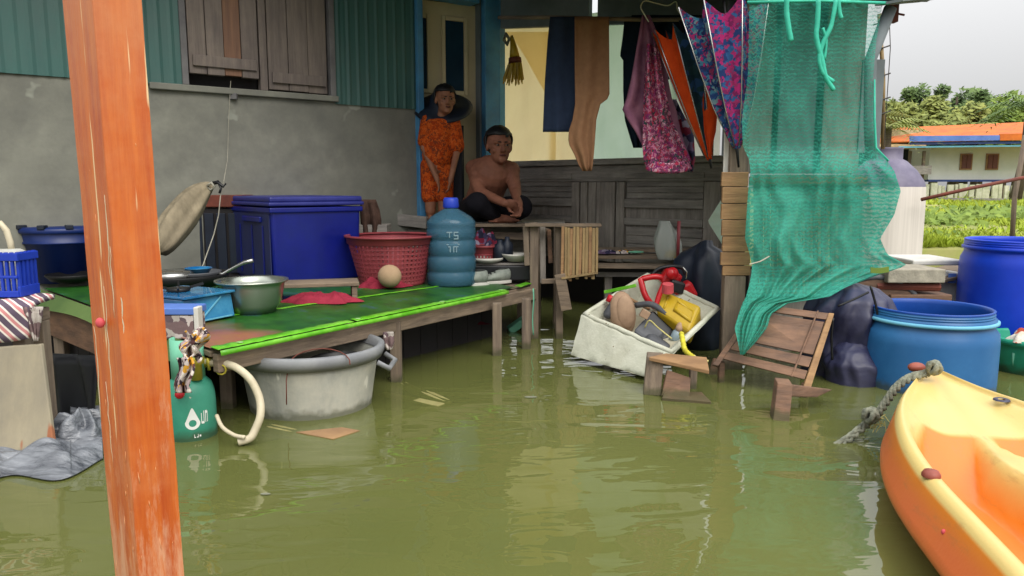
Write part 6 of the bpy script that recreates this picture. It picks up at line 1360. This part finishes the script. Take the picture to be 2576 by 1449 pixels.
cslat(.03, .99, 0, .10, .004); cslat(.04, .92, .13, .62, -.004, 'seat_panel', 'brown_wood'); cslat(.05, .92, .66, .80, .002); cslat(.0, .92, .85, .97, .004)
cslat(.93, 1.0, -.0, 1.06, .012, 'frame_rail', 'tan_wood', .035); cslat(-.02, .045, .1, 1.1, .008, 'frame_rail', 'brown_wood', .03)
cslat(.78, .80, -.02, .98, .007, 'inner_rail', 'brown_wood', .02)
g = MB(); g.tube([cq(.05, 1.0, -.03), V(*cq(.05, 1.0, -.03).xy, -.5)], .018, 7); g.build('leg', MT['brown_wood'], ch_)
g = MB(); g.tube([cq(.95, 1.0, -.03), V(*cq(.95, 1.0, -.03).xy, -.5)], .018, 7); g.build('leg', MT['brown_wood'], ch_)
# ---------------------------------------------------------------- bags, round rack, slab, cooler
def crumple(g, c, amp, sc, seed=0):
    for i, p in enumerate(g.v):
        n_ = V(p.x - c.x, p.y - c.y, 0); n_ = n_.normalized() if n_.length > 1e-4 else UP
        q_ = p + mnoise.noise_vector(p * sc * .6) * .12
        r_ = 1 - 3 * abs(mnoise.noise(V(q_.x * sc, q_.y * sc, q_.z * sc * .7 + seed))) + .5 * (1 - 3 * abs(mnoise.noise(V(q_.x * sc * 2.3, q_.y * sc * 2.3, q_.z * sc * 1.4 + seed))))
        g.v[i] = p + n_ * amp * r_
    return g
def dens(pr, k=6):
    o = []
    for a, b in zip(pr, pr[1:]):
        for j in range(k): o.append((a[0] + (b[0] - a[0]) * j / k, a[1] + (b[1] - a[1]) * j / k))
    return o + [pr[-1]]
bgz = PZ(2130, 960, 0)
g = MB(); c = V(P(2150, 800, 3.9).x, 3.95, .0)
g.lathe(dens([(.001, -.3), (.17, -.3), (.20, .0), (.21, .12), (.205, .25), (.20, .34), (.17, .41), (.10, .46), (.001, .49)]), c, 150, None, lambda a, z: 1 + .08 * math.cos(a * 4 + z * 2) + .06 * math.sin(a * 11 - z * 16)); crumple(g, c, .016, 4.5, 3)
bb = thing('bin_bag', 'crumpled blue black bin bag standing between the slatted chair and the blue drum', 'bin bag', V(c.x, c.y, 0)); g.build('bag', MT['bag_black'], bb, smooth=True)
for pts in ([(2096, 800), (2092, 850), (2094, 905)], [(2190, 720), (2204, 770), (2214, 830)], [(2108, 770), (2150, 752), (2185, 735)]):
    MB().tube(spl([P(x, y, 3.70) for x, y in pts], 4), .006, 6).build('cord', MT['soot'], bb, smooth=True)
cs2 = V(P(2155, 930, 3.75).x, 3.78, 0); g = MB(); g.lathe(dens([(.001, -.3), (.12, -.3), (.145, .0), (.14, .10), (.10, .16), (.05, .2), (.001, .21)]), cs2, 120); crumple(g, cs2, .012, 6, 7)
single(g, 'small_bin_bag', 'smaller black bag slumped at the foot of the crumpled bin bag', 'bin bag', MT['bag_black'], smooth=True)
hp2 = thing('round_table', 'old round table top with a metal edge standing on its rim behind the bin bag', 'table', P(2200, 760, 4.3))
cc = P(2195, 835, 4.4); ang = [R(5 + k * 8.5) for k in range(21)]
rr_ = .33
MB().add([cc + V(rr_ * math.cos(a), -.0, rr_ * math.sin(a)) for a in ang] + [cc + V(rr_ * math.cos(a), .03, rr_ * math.sin(a)) for a in ang], [tuple(range(21))[::-1], tuple(range(21, 42))]).build('top', MT['brown_wood'], hp2)
MB().tube([cc + V(rr_ * math.cos(a), .01, rr_ * math.sin(a)) for a in ang], .018, 8).build('edge_band', MT['grey_plastic'], hp2, smooth=True)
MB().tube([P(2082, 712, 4.0), P(2080, 780, 4.0)], .010, 8).build('black_peg', MT['black_plastic'], hp2, smooth=True)
g = MB(); a, b = P(2236, 678, 4.35), P(2378, 712, 4.35); g.box(V((a.x + b.x) / 2, 4.5, (a.z + b.z) / 2), (b.x - a.x, .3, a.z - b.z)); single(g, 'stone_slab', 'grey rough stone slab lying on a rotten plank beside the white cooler', 'slab', MT['tile_slab'], bevel=.006)
g = MB(); a, b = P(2228, 714, 4.3), P(2386, 738, 4.3); g.tube([V(a.x, 4.42, (a.z + b.z) / 2), V(b.x, 4.40, (a.z + b.z) / 2 - .005)], .027, 8).rough(.006, 9); single(g, 'rotten_plank', 'rotten reddish brown plank end under the grey stone slab', 'plank', MT['rust'])
ck = thing('cooler_box', 'old white foam cooler behind the stone slab next to the royal blue drum', 'cooler box', P(2400, 780, 4.7))
a, b = P(2330, 668, 4.7), P(2424, 800, 4.7); MB().box(V((a.x + b.x) / 2, 4.9, (a.z + b.z) / 2 - .2), (b.x - a.x, .35, a.z - b.z + .3)).build('box', MT['white_plastic'], ck, bevel=.015)
a = P(2300, 664, 4.68); b = P(2430, 675, 4.68); MB().box(V((a.x + b.x) / 2, 4.9, a.z + .005), (b.x - a.x, .40, .035)).build('lid', MT['white_plastic'], ck, bevel=.01)
MB().box(P(2395, 700, 4.68), (.05, .012, .06)).build('latch', MT['fascia_blue'], ck, bevel=.003)
single(MB().beam(P(2160, 740, 4.6), P(2480, 664, 4.95), .3, .02), 'planking', 'pale plank walkway behind the cooler at the water line', 'planks', MT['grey_wood'], bevel=.004)
# a dark support under the slab so nothing hovers
g = MB(); a, b = P(2236, 740, 4.4), P(2390, 745, 4.4); g.box(V((a.x + b.x) / 2, 4.5, a.z / 2 - .3), (b.x - a.x, .25, a.z + .6)); single(g, 'timber_support', 'dark timber support under the rotten plank behind the drum', 'timber', MT['brown_wood'], bevel=.006)
# ---------------------------------------------------------------- drums
def drum(c, r, zt, m, mi, name, label, rr=.93, low=-.35, zmid=None):
    t = thing(name, label, 'drum', V(c.x, c.y, low)); h = zt
    MB().lathe([(.001, low), (r * .97, low), (r, low + .05), (r * 1.0, h - .16), (r * .985, h - .11), (r * rr * 1.0, h - .075), (r * rr * 1.0, h - .06), (r * rr * 1.045, h - .055), (r * rr * 1.045, h - .04), (r * rr, h - .035), (r * rr, h - .006)], c, 72).build('body', m, t, smooth=True)
    MB().lathe([(r * rr * 1.0, h - .008), (r * rr * 1.012, h), (r * rr * .985, h + .004), (r * rr * .955, h - .004), (r * rr * .95, h - .02), (r * rr * .955, h - .10), (r * .95, h - .16), (r * .95, low + .1), (.001, low + .1)], c, 72).build('inner_wall', mi, t, smooth=True)
    g = MB()
    for k in range(4): g.lathe([(r * rr * (1.0 + .012 * (k % 2)), h - .010 - k * .006), (r * rr * (1.0 + .012 * ((k + 1) % 2)), h - .016 - k * .006)], c, 72)
    g.build('thread', m, t, smooth=True); return t
Yd = 3.72; zt1 = P(2372, 772, Yd).z; rb1 = .307; XD = 2.12
drum(V(XD, Yd, 0), rb1, zt1, MT['drum_blue'], MT['drum_inner'], 'plastic_drum', 'faded blue open plastic drum standing in the water behind the kayak bow', .90)
MB().lathe([(rb1 * .935, zt1 - .066), (rb1 * .975, zt1 - .062), (rb1 * .975, zt1 - .050), (rb1 * .935, zt1 - .046)], V(XD, Yd, 0), 72).build('collar_ring', MT['fascia_cyan'], bpy.data.objects['plastic_drum'], smooth=True)
Y2 = 4.45; z2 = P(2520, 603, Y2).z; xl2 = P(2420, 750, Y2).x
drum(V(3.03, Y2, 0), .30, z2, MT['royal_blue'], MT['royal_blue'], 'plastic_drum', 'bright royal blue plastic drum at the right edge behind the faded one', .93)
gb2 = thing('green_basket', 'teal green plastic laundry basket cut by the right edge of the picture', 'basket', V(P(2600, 860, 3.95).x, 3.98, -.2))
c = V(P(2605, 860, 3.98).x, 4.0, 0); zb2 = P(2600, 850, 3.95).z
MB().lathe([(.001, -.25), (.17, -.25), (.205, zb2 - .04), (.21, zb2 - .03), (.23, zb2 - .03), (.235, zb2), (.21, zb2 + .004), (.205, zb2 - .01), (.165, -.2), (.001, -.2)], c, 40).build('body', MT['basket_green'], gb2, smooth=True)
for a in (-2.6, -2.2, -1.8): MB().tube([c + V(.20 * math.cos(a), .20 * math.sin(a), zb2 - .07), c + V(.185 * math.cos(a), .185 * math.sin(a), .02)], .007, 6).build('rib', MT['mint'], gb2, smooth=True)
single(rag(V(P(2575, 842, 3.9).x + .02, 3.9, zb2 - .01), .10, .08, .09, 13), 'flowered_cloth', 'white cloth with reddish flowers heaped on the green basket', 'cloth', print_cloth('flower', [(230, 222, 210), (214, 206, 190), (226, 220, 206), (190, 90, 70)], 30), smooth=True)
# ---------------------------------------------------------------- kayak
def kayak_mat():
    m = mat('kayak_plastic', (236, 186, 92), rough=.34, spec=.5); nt = m.node_tree; N = nt.nodes; L = nt.links; p = N['Principled BSDF']
    at = N.new('ShaderNodeAttribute'); at.attribute_name = 'mix'; tc = N.new('ShaderNodeTexCoord'); no = N.new('ShaderNodeTexNoise'); no.inputs['Scale'].default_value = 3; no.inputs['Detail'].default_value = 5
    L.new(tc.outputs['Object'], no.inputs['Vector']); ma = N.new('ShaderNodeMath'); ma.operation = 'MULTIPLY_ADD'; ma.inputs[1].default_value = .3; L.new(no.outputs[0], ma.inputs[0]); L.new(at.outputs['Fac'], ma.inputs[2])
    rp = N.new('ShaderNodeValToRGB'); e = rp.color_ramp.elements; e.new(.5); e[0].position = .15; e[0].color = lin((204, 104, 54)); e[1].position = .5; e[1].color = lin((208, 122, 34)); e[2].position = .92; e[2].color = lin((202, 178, 110))
    L.new(ma.outputs[0], rp.inputs[0]); mpk = N.new('ShaderNodeMapping'); mpk.inputs['Scale'].default_value = (16, 3, 16); L.new(tc.outputs['Object'], mpk.inputs[0]); nk = N.new('ShaderNodeTexNoise'); nk.inputs['Scale'].default_value = 1.2; nk.inputs['Detail'].default_value = 9; nk.inputs['Roughness'].default_value = .75; L.new(mpk.outputs[0], nk.inputs['Vector'])
    rk_ = N.new('ShaderNodeValToRGB'); rk_.color_ramp.elements[0].position = .56; rk_.color_ramp.elements[1].position = .80; rk_.color_ramp.elements[0].color = (0, 0, 0, 1); rk_.color_ramp.elements[1].color = (.75, .75, .75, 1); L.new(nk.outputs[0], rk_.inputs[0])
    mk_ = N.new('ShaderNodeMixRGB'); L.new(rk_.outputs[0], mk_.inputs[0]); L.new(rp.outputs[0], mk_.inputs[1]); mk_.inputs[2].default_value = lin((150, 112, 70)); L.new(mk_.outputs[0], p.inputs['Base Color'])
    n2 = N.new('ShaderNodeTexNoise'); n2.inputs['Scale'].default_value = 90; n2.inputs['Detail'].default_value = 3; L.new(tc.outputs['Object'], n2.inputs['Vector'])
    bp_ = N.new('ShaderNodeBump'); bp_.inputs['Strength'].default_value = .12; bp_.inputs['Distance'].default_value = .004; L.new(n2.outputs[0], bp_.inputs['Height']); L.new(bp_.outputs[0], p.inputs['Normal']); return m
KM = kayak_mat()
bow = V(P(2338, 948, 2.95).x, 2.95, P(2338, 948, 2.95).z)
kd = V(-.19, -1, 0).normalized(); ks = V(kd.y, -kd.x, 0)
if ks.x > 0: ks = -ks      # ks points to the left
ky = thing('kayak', 'orange and yellow plastic sit-on-top kayak entering from the lower right corner', 'kayak', V(bow.x, bow.y - 1, 0))
LEN = 3.1
def halfw(t): return .40 * (1 - (1 - min(t / 1.25, 1)) ** 2.1) ** .85 if t < 1.25 else .40 * (1 if t < 2.2 else max(0, 1 - ((t - 2.2) / .9) ** 2) ** .5)
def gz_(t): return bow.z - .015 * min(t, 1) + (0 if t > .25 else .035 * (1 - t / .25) ** 2)
def keel(t): return -.10 + (.16 + bow.z - .0) * max(0, 1 - t / .38) ** 1.8 if t < .38 else -.10
def cs_pt(t, u):   # u 0..1 : keel left ... over gunwale left to deck centre and over to right keel; returns point, mix
    side = 1 if u < .5 else -1; k = (u if u < .5 else 1 - u) * 2      # 0 keel -> 1 deck centreline
    w_ = halfw(t); gzv = gz_(t); kz = keel(t)
    if k < .45:
        q = k / .45; x = w_ * (.25 + .93 * math.sin(q * math.pi / 2) ** .8) if q < .72 else w_ * ((.25 + .93 * math.sin(.72 * math.pi / 2) ** .8) * (1 - (q - .72) / .28) + (q - .72) / .28 * .97)
        z = kz + (gzv - kz) * q ** 1.25; mx = 0.0 + max(0, (q - .86)) * 3
    elif k < .58:
        q = (k - .45) / .13; x = w_ * (.97 - .13 * q); z = gzv + .012 * math.sin(q * math.pi) - .0 * q; mx = 1.0
    else:
        q = (k - .58) / .42; x = w_ * .84 * (1 - q)
        dip = .075 * min(1, max(0, t - .12) / .5)
        z = gzv - .004 - dip * math.sin(min(q * 1.6, 1) * math.pi / 2) ** 1.3; mx = .95 - .25 * q
        # footwells either side of a raised centre ridge
        if t > .52:
            d_ = min(1, (t - .52) / .25); wl = (.10 + .11 * min(1, (t - .52) / .8)); xc = .19
            ax_ = abs(x - xc * (.55 + .45 * d_)) / wl
            if ax_ < 1:
                s = min(1, (1 - ax_) / .35); s = s * s * (3 - 2 * s); z -= .12 * d_ * s; mx = mx * (1 - s) + .22 * s
            elif x < .1: z += .02 * d_
    return bow + kd * t + ks * (x * side) + UP * (z - bow.z), mx
g = MB(); nt_, nu_ = 110, 96; mixv = []
for j in range(nt_ + 1):
    t = LEN * (j / nt_) ** 1.25 + .0005
    for i in range(nu_ + 1):
        p, m_ = cs_pt(min(t, LEN - .001), i / nu_); g.v.append(p); mixv.append(m_)
for j in range(nt_):
    for i in range(nu_): b0 = j * (nu_ + 1) + i; g.f.append([b0, b0 + 1, b0 + nu_ + 2, b0 + nu_ + 1])
o = g.build('hull', KM, ky, smooth=True)
at = o.data.attributes.new('mix', 'FLOAT', 'POINT'); at.data.foreach_set('value', mixv)
MB().ell(bow + V(.0, .02, .0), (.028, .035, .03)).build('bow_nose', MT['orange_wood'], ky, smooth=True)
MB().ell(P(2306, 924, 2.93), (.035, .026, .02)).build('carry_toggle', MT['pink_knob'], ky, smooth=True)
hp_ = P(2405, 1238, 0.0 + 1.85)
kp, _ = cs_pt(1.12, .5 * .50); MB().lathe([(.001, .012), (.018, .010), (.024, 0), (.024, -.006)], kp + UP * .004, 18).build('pad_eye', MT['pink_knob'], ky, smooth=True)
kp, _ = cs_pt(.30, 1 - .5 * .64); MB().lathe([(.012, .004), (.02, .006), (.026, .004), (.028, 0)], kp + UP * .012, 20).build('drain_eyelet', MT['bag_black'], ky, smooth=True)
kp, _ = cs_pt(1.35, .5 * .40); MB().ell(kp, (.006, .006, .007)).build('scuff', MT['coral'], ky, smooth=True)
# rope
rk = thing('mooring_rope', 'thick grey green rope knotted on the kayak bow and dipping into the water', 'rope', P(2180, 1050, 2.9))
pr_ = spl([P(2352, 925, 2.88), P(2330, 940, 2.86), P(2290, 950, 2.86), P(2255, 975, 2.86), P(2230, 1010, 2.86), P(2205, 1045, 2.86), P(2170, 1075, 2.86), P(2125, 1110, 2.82), P(2075, 1138, 2.8), P(2040, 1150, 2.78)], 8)
for ph in (0, 2.09, 4.19):
    q_ = []
    for i, p in enumerate(pr_):
        a = i * .75 + ph; q_.append(p + V(.009 * math.cos(a), .006 * math.sin(a), .009 * math.sin(a)))
    MB().tube(q_, .0085, 7).build('strand', MT['rope_grey'], rk, smooth=True)
for (x, y, r_) in ((2190, 1045, .026), (2350, 925, .022)):
    c = P(x, y, 2.84)
    for k in range(3):
        n3 = Matrix.Rotation(k * 1.05, 3, 'Y') @ Matrix.Rotation(k * .9, 3, 'X')
        MB().tube([c + n3 @ V(r_ * math.cos(t), r_ * .5 * math.sin(2 * t) * .3, r_ * math.sin(t)) for t in [j * .5236 for j in range(12)]], .011, 7, closed=True).build('knot', MT['rope_grey'], rk, smooth=True)
g = MB(); rs = random.Random(2)
for k in range(26):
    c = P(2215 + rs.uniform(-12, 12), 1058 + rs.uniform(-12, 14), 2.84); g.tube([c, c + V(rs.uniform(-.03, .03), rs.uniform(-.02, .02), rs.uniform(-.035, .01))], .0016, 4)
g.build('frayed_ends', MT['rope_pale'], rk)
# floating leaves and scraps
for i, (x, y, r_, lab) in enumerate(((1335, 999, .022, 'pale floating leaf in the open water left of the small bench'),  (668, 1243, .012, 'small pale scrap floating in front of the gas cylinder'))):
    p = PZ(x, y, .002); g = MB(); g.prism([p + V(r_ * math.cos(a) * 1.4, r_ * .6 * math.sin(a), 0) for a in [k * .7 for k in range(9)]], V(0, 0, .002)); single(g, 'floating_leaf', lab, 'leaf', MT['foam'])
# ---------------------------------------------------------------- background: house, shed, fence, trees, poles
YB = 45
hz0 = P(2400, 452, YB).z; x0h = P(2338, 400, YB).x; x1h = P(2660, 400, YB).x; zw = P(2400, 368, YB).z
hs2 = thing('river_house', 'white house on stilts with a long orange roof and two brown windows across the water', 'house', V((x0h + x1h) / 2, YB, .2))
MB().box(V((x0h + x1h) / 2, YB + 3, (hz0 + zw) / 2), (x1h - x0h, 6, zw - hz0)).build('wall', MT['house_white'], hs2)
MB().box(V((x0h + x1h) / 2, YB - .1, hz0 - .06), (x1h - x0h + .3, .5, .12)).build('floor_beam', MT['fascia_dark'], hs2)
for k in range(6): MB().box(V(x0h + .3 + k * (x1h - x0h - .5) / 5, YB, hz0 / 2 - .1), (.16, .16, hz0 + .0)).build('stilt', MT['grey_wood_v'], hs2)
for a, b in ((2418, 2442), (2483, 2508)):
    xa, xb = P(a, 400, YB).x, P(b, 400, YB).x; za, zb3 = P(a, 390, YB).z, P(a, 424, YB).z
    wdw = MB().box(V((xa + xb) / 2, YB - .04, (za + zb3) / 2), (xb - xa + .16, .06, za - zb3 + .16)).build('window', MT['tan_wood'], hs2)
    for s in (0, 1): MB().box(V(xa + (xb - xa) * (.25 + .5 * s), YB - .09, (za + zb3) / 2), ((xb - xa) / 2 - .03, .04, za - zb3)).build('shutter', MT['window_brown'], wdw)
def roofq(p, q_, r_, s_, name, m, t=.06): MB().add([p, q_, r_, s_], [(0, 1, 2, 3)]).build(name, MT[m], hs2, thick=t)
xa, xb = P(2196, 340, YB).x, P(2700, 340, YB).x
roofq(P(2215, 358, YB - 1.0), P(2700, 348, YB - 2.0), P(2700, 303, YB + 3.5), P(2215, 324, YB + 3.5), 'roof', 'roof_orange')
roofq(P(2216, 358.6, YB + 8), P(2700, 349, YB + 8), P(2700, 303.5, YB + 3.6), P(2215, 324.6, YB + 3.6), 'roof', 'roof_orange')
def fas(x0, x1, ya0, ya1, yb0, yb1, Y, name, m):
    p = [P(x0, yb0, Y), P(x1, yb1, Y), P(x1, yb1, Y) + V(0, .1, 0), P(x0, yb0, Y) + V(0, .1, 0), P(x0, ya0, Y), P(x1, ya1, Y), P(x1, ya1, Y) + V(0, .1, 0), P(x0, ya0, Y) + V(0, .1, 0)]; MB().hexa(p).build(name, MT[m], hs2)
fas(2290, 2515, 342, 340, 356, 353, YB - 2.1, 'fascia', 'fascia_blue'); fas(2290, 2680, 357, 353.5, 364, 360, YB - 2.0, 'fascia', 'fascia_dark'); fas(2262, 2700, 368, 363, 372, 367, YB - 1.9, 'gutter', 'fascia_cyan')
fas(2516, 2700, 337, 333, 353.4, 351, YB - 2.1, 'fascia', 'roof_orange')
sh2 = thing('open_shed', 'dark open lean-to with a thatched roof left of the white house', 'shed', V(P(2270, 420, YB).x, YB, .2))
MB().box(V(P(2270, 420, YB).x, YB + 2.5, P(0, 415, YB).z), (4.2, .2, 2.4)).build('back_wall', MT['dark_navy'], sh2)
MB().add([P(2180, 372, YB - 1.5), P(2330, 372, YB - 1.5), P(2320, 330, YB + 2), P(2185, 328, YB + 2)], [(0, 1, 2, 3)]).build('roof', MT['thatch'], sh2, thick=.15)
for x in (2240, 2290, 2325): p = P(x, 380, YB - .5); MB().box(V(p.x, p.y, p.z / 2 - .2), (.14, .14, p.z + .4)).build('pole', MT['grey_wood_v'], sh2)
MB().box(P(2300, 428, YB - .6), (1.6, .8, .5)).build('counter', MT['dark_wood'], sh2)
fe = thing('low_fence', 'low patchy whitewashed fence under and in front of the river house', 'fence', V(P(2450, 480, 41).x, 41, .1))
k = 0; x = 2295
rs = random.Random(11)
while x < 2650:
    wd = rs.uniform(10, 22); p0, p1 = P(x, 508, 41), P(x + wd - .6, 462 + rs.uniform(-3, 6), 41); g = MB(); g.box(V((p0.x + p1.x) / 2, 41 + rs.uniform(-.1, .1), (p0.z + p1.z) / 2), (p1.x - p0.x, .12, p1.z - p0.z)); g.build('panel', MT['whitewash'], fe); x += wd; k += 1
MB().beam(P(2290, 502, 39.5), P(2560, 506, 39.5), .2, .25).build('rail', MT['dark_wood'], fe)
# trees
def tree(x, ybase, ytop, wpx, Y, m, label, n=1500, seed=0, leaf=.42):
    rs = random.Random(seed); p = P(x, 440, Y); top = P(x, ytop - 42, Y).z; wid = wpx * 1.35 * W2 / F * Y / 2; n = int(n * 1.7); leaf = .5; t = thing('tree', label, 'tree', V(p.x, Y, .1), 'trees beyond the river house')
    zc_2 = top - (top * .42); lobes = []
    for k in range(20):
        a = rs.uniform(0, 6.28); q_ = rs.random() ** .6
        lobes.append((V(p.x + wid * .75 * q_ * math.cos(a), Y + wid * .6 * q_ * math.sin(a), zc_2 + (top * .36) * rs.uniform(-.8, 1) * (1 - .5 * q_)), wid * rs.uniform(.16, .36)))
    g = MB(); g.tube([V(p.x, Y, 0), V(p.x + .2, Y, zc_2 * .6), V(p.x, Y, top * .8)], [.35, .25, .08], 8)
    for c, r_ in lobes[:7]: g.tube([V(p.x + .1, Y, zc_2 * .6), (V(p.x, Y, zc_2) + c) / 2 - UP * .2, c], [.14, .09, .03], 6)
    g.build('trunk', MT['bark'], t, smooth=True)
    vs, fs = [], []
    for k in range(n):
        c, r_ = lobes[rs.randrange(len(lobes))]; d = V(rs.gauss(0, 1), rs.gauss(0, 1), rs.gauss(0, 1)).normalized(); q_ = c + d * r_ * (rs.uniform(.55, 1.12)) ; q_.z = min(q_.z, top + .2)
        a = V(rs.gauss(0, 1), rs.gauss(0, 1), rs.gauss(0, .7)).normalized(); b = a.orthogonal().normalized(); s = leaf * rs.uniform(.5, 1.2); i0 = len(vs)
        vs += [q_ - a * s * .6, q_ + b * s * .3, q_ + a * s * .6, q_ - b * s * .3]; fs.append((i0, i0 + 1, i0 + 2, i0 + 3))
    MB().add(vs, fs).build('crown', MT[m], t)
for args in ((2235, 450, 262, 120, 58, 'leaf_b', 'yellowish tree just right of the net above the shed', 1700, 1), (2272, 450, 225, 110, 62, 'leaf_c', 'tall dull green round tree left of centre in the tree line', 2200, 2), (2345, 450, 262, 120, 55, 'leaf_b', 'low pale green bushy tree above the middle of the orange roof', 1900, 3),
             (2392, 450, 222, 130, 66, 'leaf_c', 'tallest dark green tree in the middle of the tree line', 2400, 4), (2450, 450, 250, 120, 62, 'leaf_c', 'broad green tree right of the tallest one', 2200, 5), (2505, 450, 255, 110, 58, 'leaf_a', 'bright green tree with feathery top above the right of the roof', 2000, 6),
             (2555, 450, 268, 110, 56, 'leaf_a', 'light green tree at the right edge above the roof', 1900, 7), (2620, 450, 250, 120, 60, 'leaf_c', 'dark green tree just outside the right edge', 1500, 8), (2180, 450, 250, 120, 64, 'leaf_c', 'dark green tree mostly hidden by the net', 1500, 9), (2420, 450, 285, 150, 52, 'leaf_b', 'low pale bush directly behind the orange roof', 1900, 10)):
    tree(*args[:5], args[5], args[6], args[7], args[8])
def palm(x, ytop, Y, label, m, n=17, L=3.4, seed=1):
    rs = random.Random(seed); p = P(x, ytop, Y); t = thing('palm_tree', label, 'palm', V(p.x, Y, .1)); MB().tube([V(p.x - .3, Y, 0), V(p.x, Y, p.z * .5), V(p.x, Y, p.z)], [.28, .2, .16], 8).build('trunk', MT['bark'], t, smooth=True)
    for k in range(n):
        a = 6.28 * k / n + rs.uniform(-.15, .15); el = rs.uniform(-.1, .9); g = MB(); d = V(math.cos(a), math.sin(a), 0); s = V(-d.y, d.x, 0); vs, fs = [], []
        for j in range(16):
            f = j / 15; c = V(p.x, Y, p.z) + d * L * f * math.cos(el * (1 - f * .3)) + UP * (L * (math.sin(el) * f - .75 * f * f))
            for sg in (-1, 1):
                i0 = len(vs); ll = .75 * math.sin(min(1, f * 1.1 + .12) * math.pi) * 1 + .1; vs += [c, c + d * .10, c + s * sg * ll * .8 + d * .35 - UP * .35 * ll]; fs.append((i0, i0 + 1, i0 + 2))
        g.add(vs, fs); g.build('frond', MT[m], t)
palm(2236, 320, 40, 'palm with yellow green fronds beside the net and the water tank', 'leaf_b', 15, 2.6, 3)
palm(2590, 262, 36, 'palm whose fronds reach in from the right edge', 'leaf_c', 18, 2.8, 5)
palm(2212, 300, 46, 'palm standing behind the thatched lean-to', 'leaf_b', 15, 2.8, 6)
MB; bsh = rag(P(2345, 530, 22), 3.0, 1.2, .7, 77)
rs = random.Random(21); 
for bi, (x, y, Y, w_, lab) in enumerate(((2345, 560, 16, 1.0, 'bright green bush on the bank right of the water tank'), (2480, 560, 18, 1.3, 'green bush on the bank below the low fence'), (2330, 620, 11.5, .6, 'small leafy clump at the near edge of the bank by the tank'), (2570, 560, 20, 1.2, 'low bush on the bank near the right edge'))):
    c = P(x, y, Y); c.z = .1; g = MB(); vs, fs = [], []
    for k in range(1100):
        d = V(rs.gauss(0, .5), rs.gauss(0, .5), abs(rs.gauss(0, .12))) * w_; a = V(rs.gauss(0, 1), rs.gauss(0, 1), rs.gauss(0, 1)).normalized(); b = a.orthogonal().normalized(); s = .05 + .05 * w_; i0 = len(vs); q_ = c + d
        vs += [q_ - a * s, q_ + b * s * .5, q_ + a * s, q_ - b * s * .5]; fs.append((i0, i0 + 1, i0 + 2, i0 + 3))
    g.add(vs, fs); single(g, 'bush', lab, 'bush', MT['leaf_a'])
bpy.data.meshes.remove(bsh.mesh) if hasattr(bsh, 'mesh') else None
# poles near the bank
single(MB().tube([P(2318, 502, 7.0), P(2440, 474, 7.0), P(2620, 438, 7.0)], .017, 8), 'long_pole', 'long thin brown pole slanting up to the right in front of the river house', 'pole', MT['rust'], smooth=True)
single(MB().tube([P(2545, 620, 9.0), P(2552, 500, 9.0), P(2580, 340, 9.0)], .028, 8), 'leaning_pole', 'grey pole leaning at the right edge of the picture', 'pole', MT['grey_wood_v'], smooth=True)
# water tank
tk = V(P(2222, 500, 7.5).x, 7.5, 0); rt_ = P(2312, 560, 7.5).x - tk.x; zt3 = P(2222, 372, 7.5).z; zs3 = P(2300, 470, 7.5).z
tank = thing('water_tank', 'tall white ribbed water tank with a dark domed top behind the net', 'water tank', V(tk.x, tk.y, 0))
MB().lathe([(rt_ * .98, -.3), (rt_, .0), (rt_, zs3 - .15), (rt_ * .985, zs3)], tk, 60, None, lambda a, z: 1 + .004 * math.sin(a * 40)).build('body', MT['tank_white'], tank, smooth=True)
MB().lathe([(rt_ * .985, zs3), (rt_ * .93, zs3 + .06), (rt_ * .75, zs3 + .16), (rt_ * .5, zs3 + .25), (rt_ * .40, zs3 + .27), (rt_ * .40, zt3 - .02), (rt_ * .42, zt3), (.001, zt3 + .005)], tk, 60).build('dome', MT['tank_dark'], tank, smooth=True)
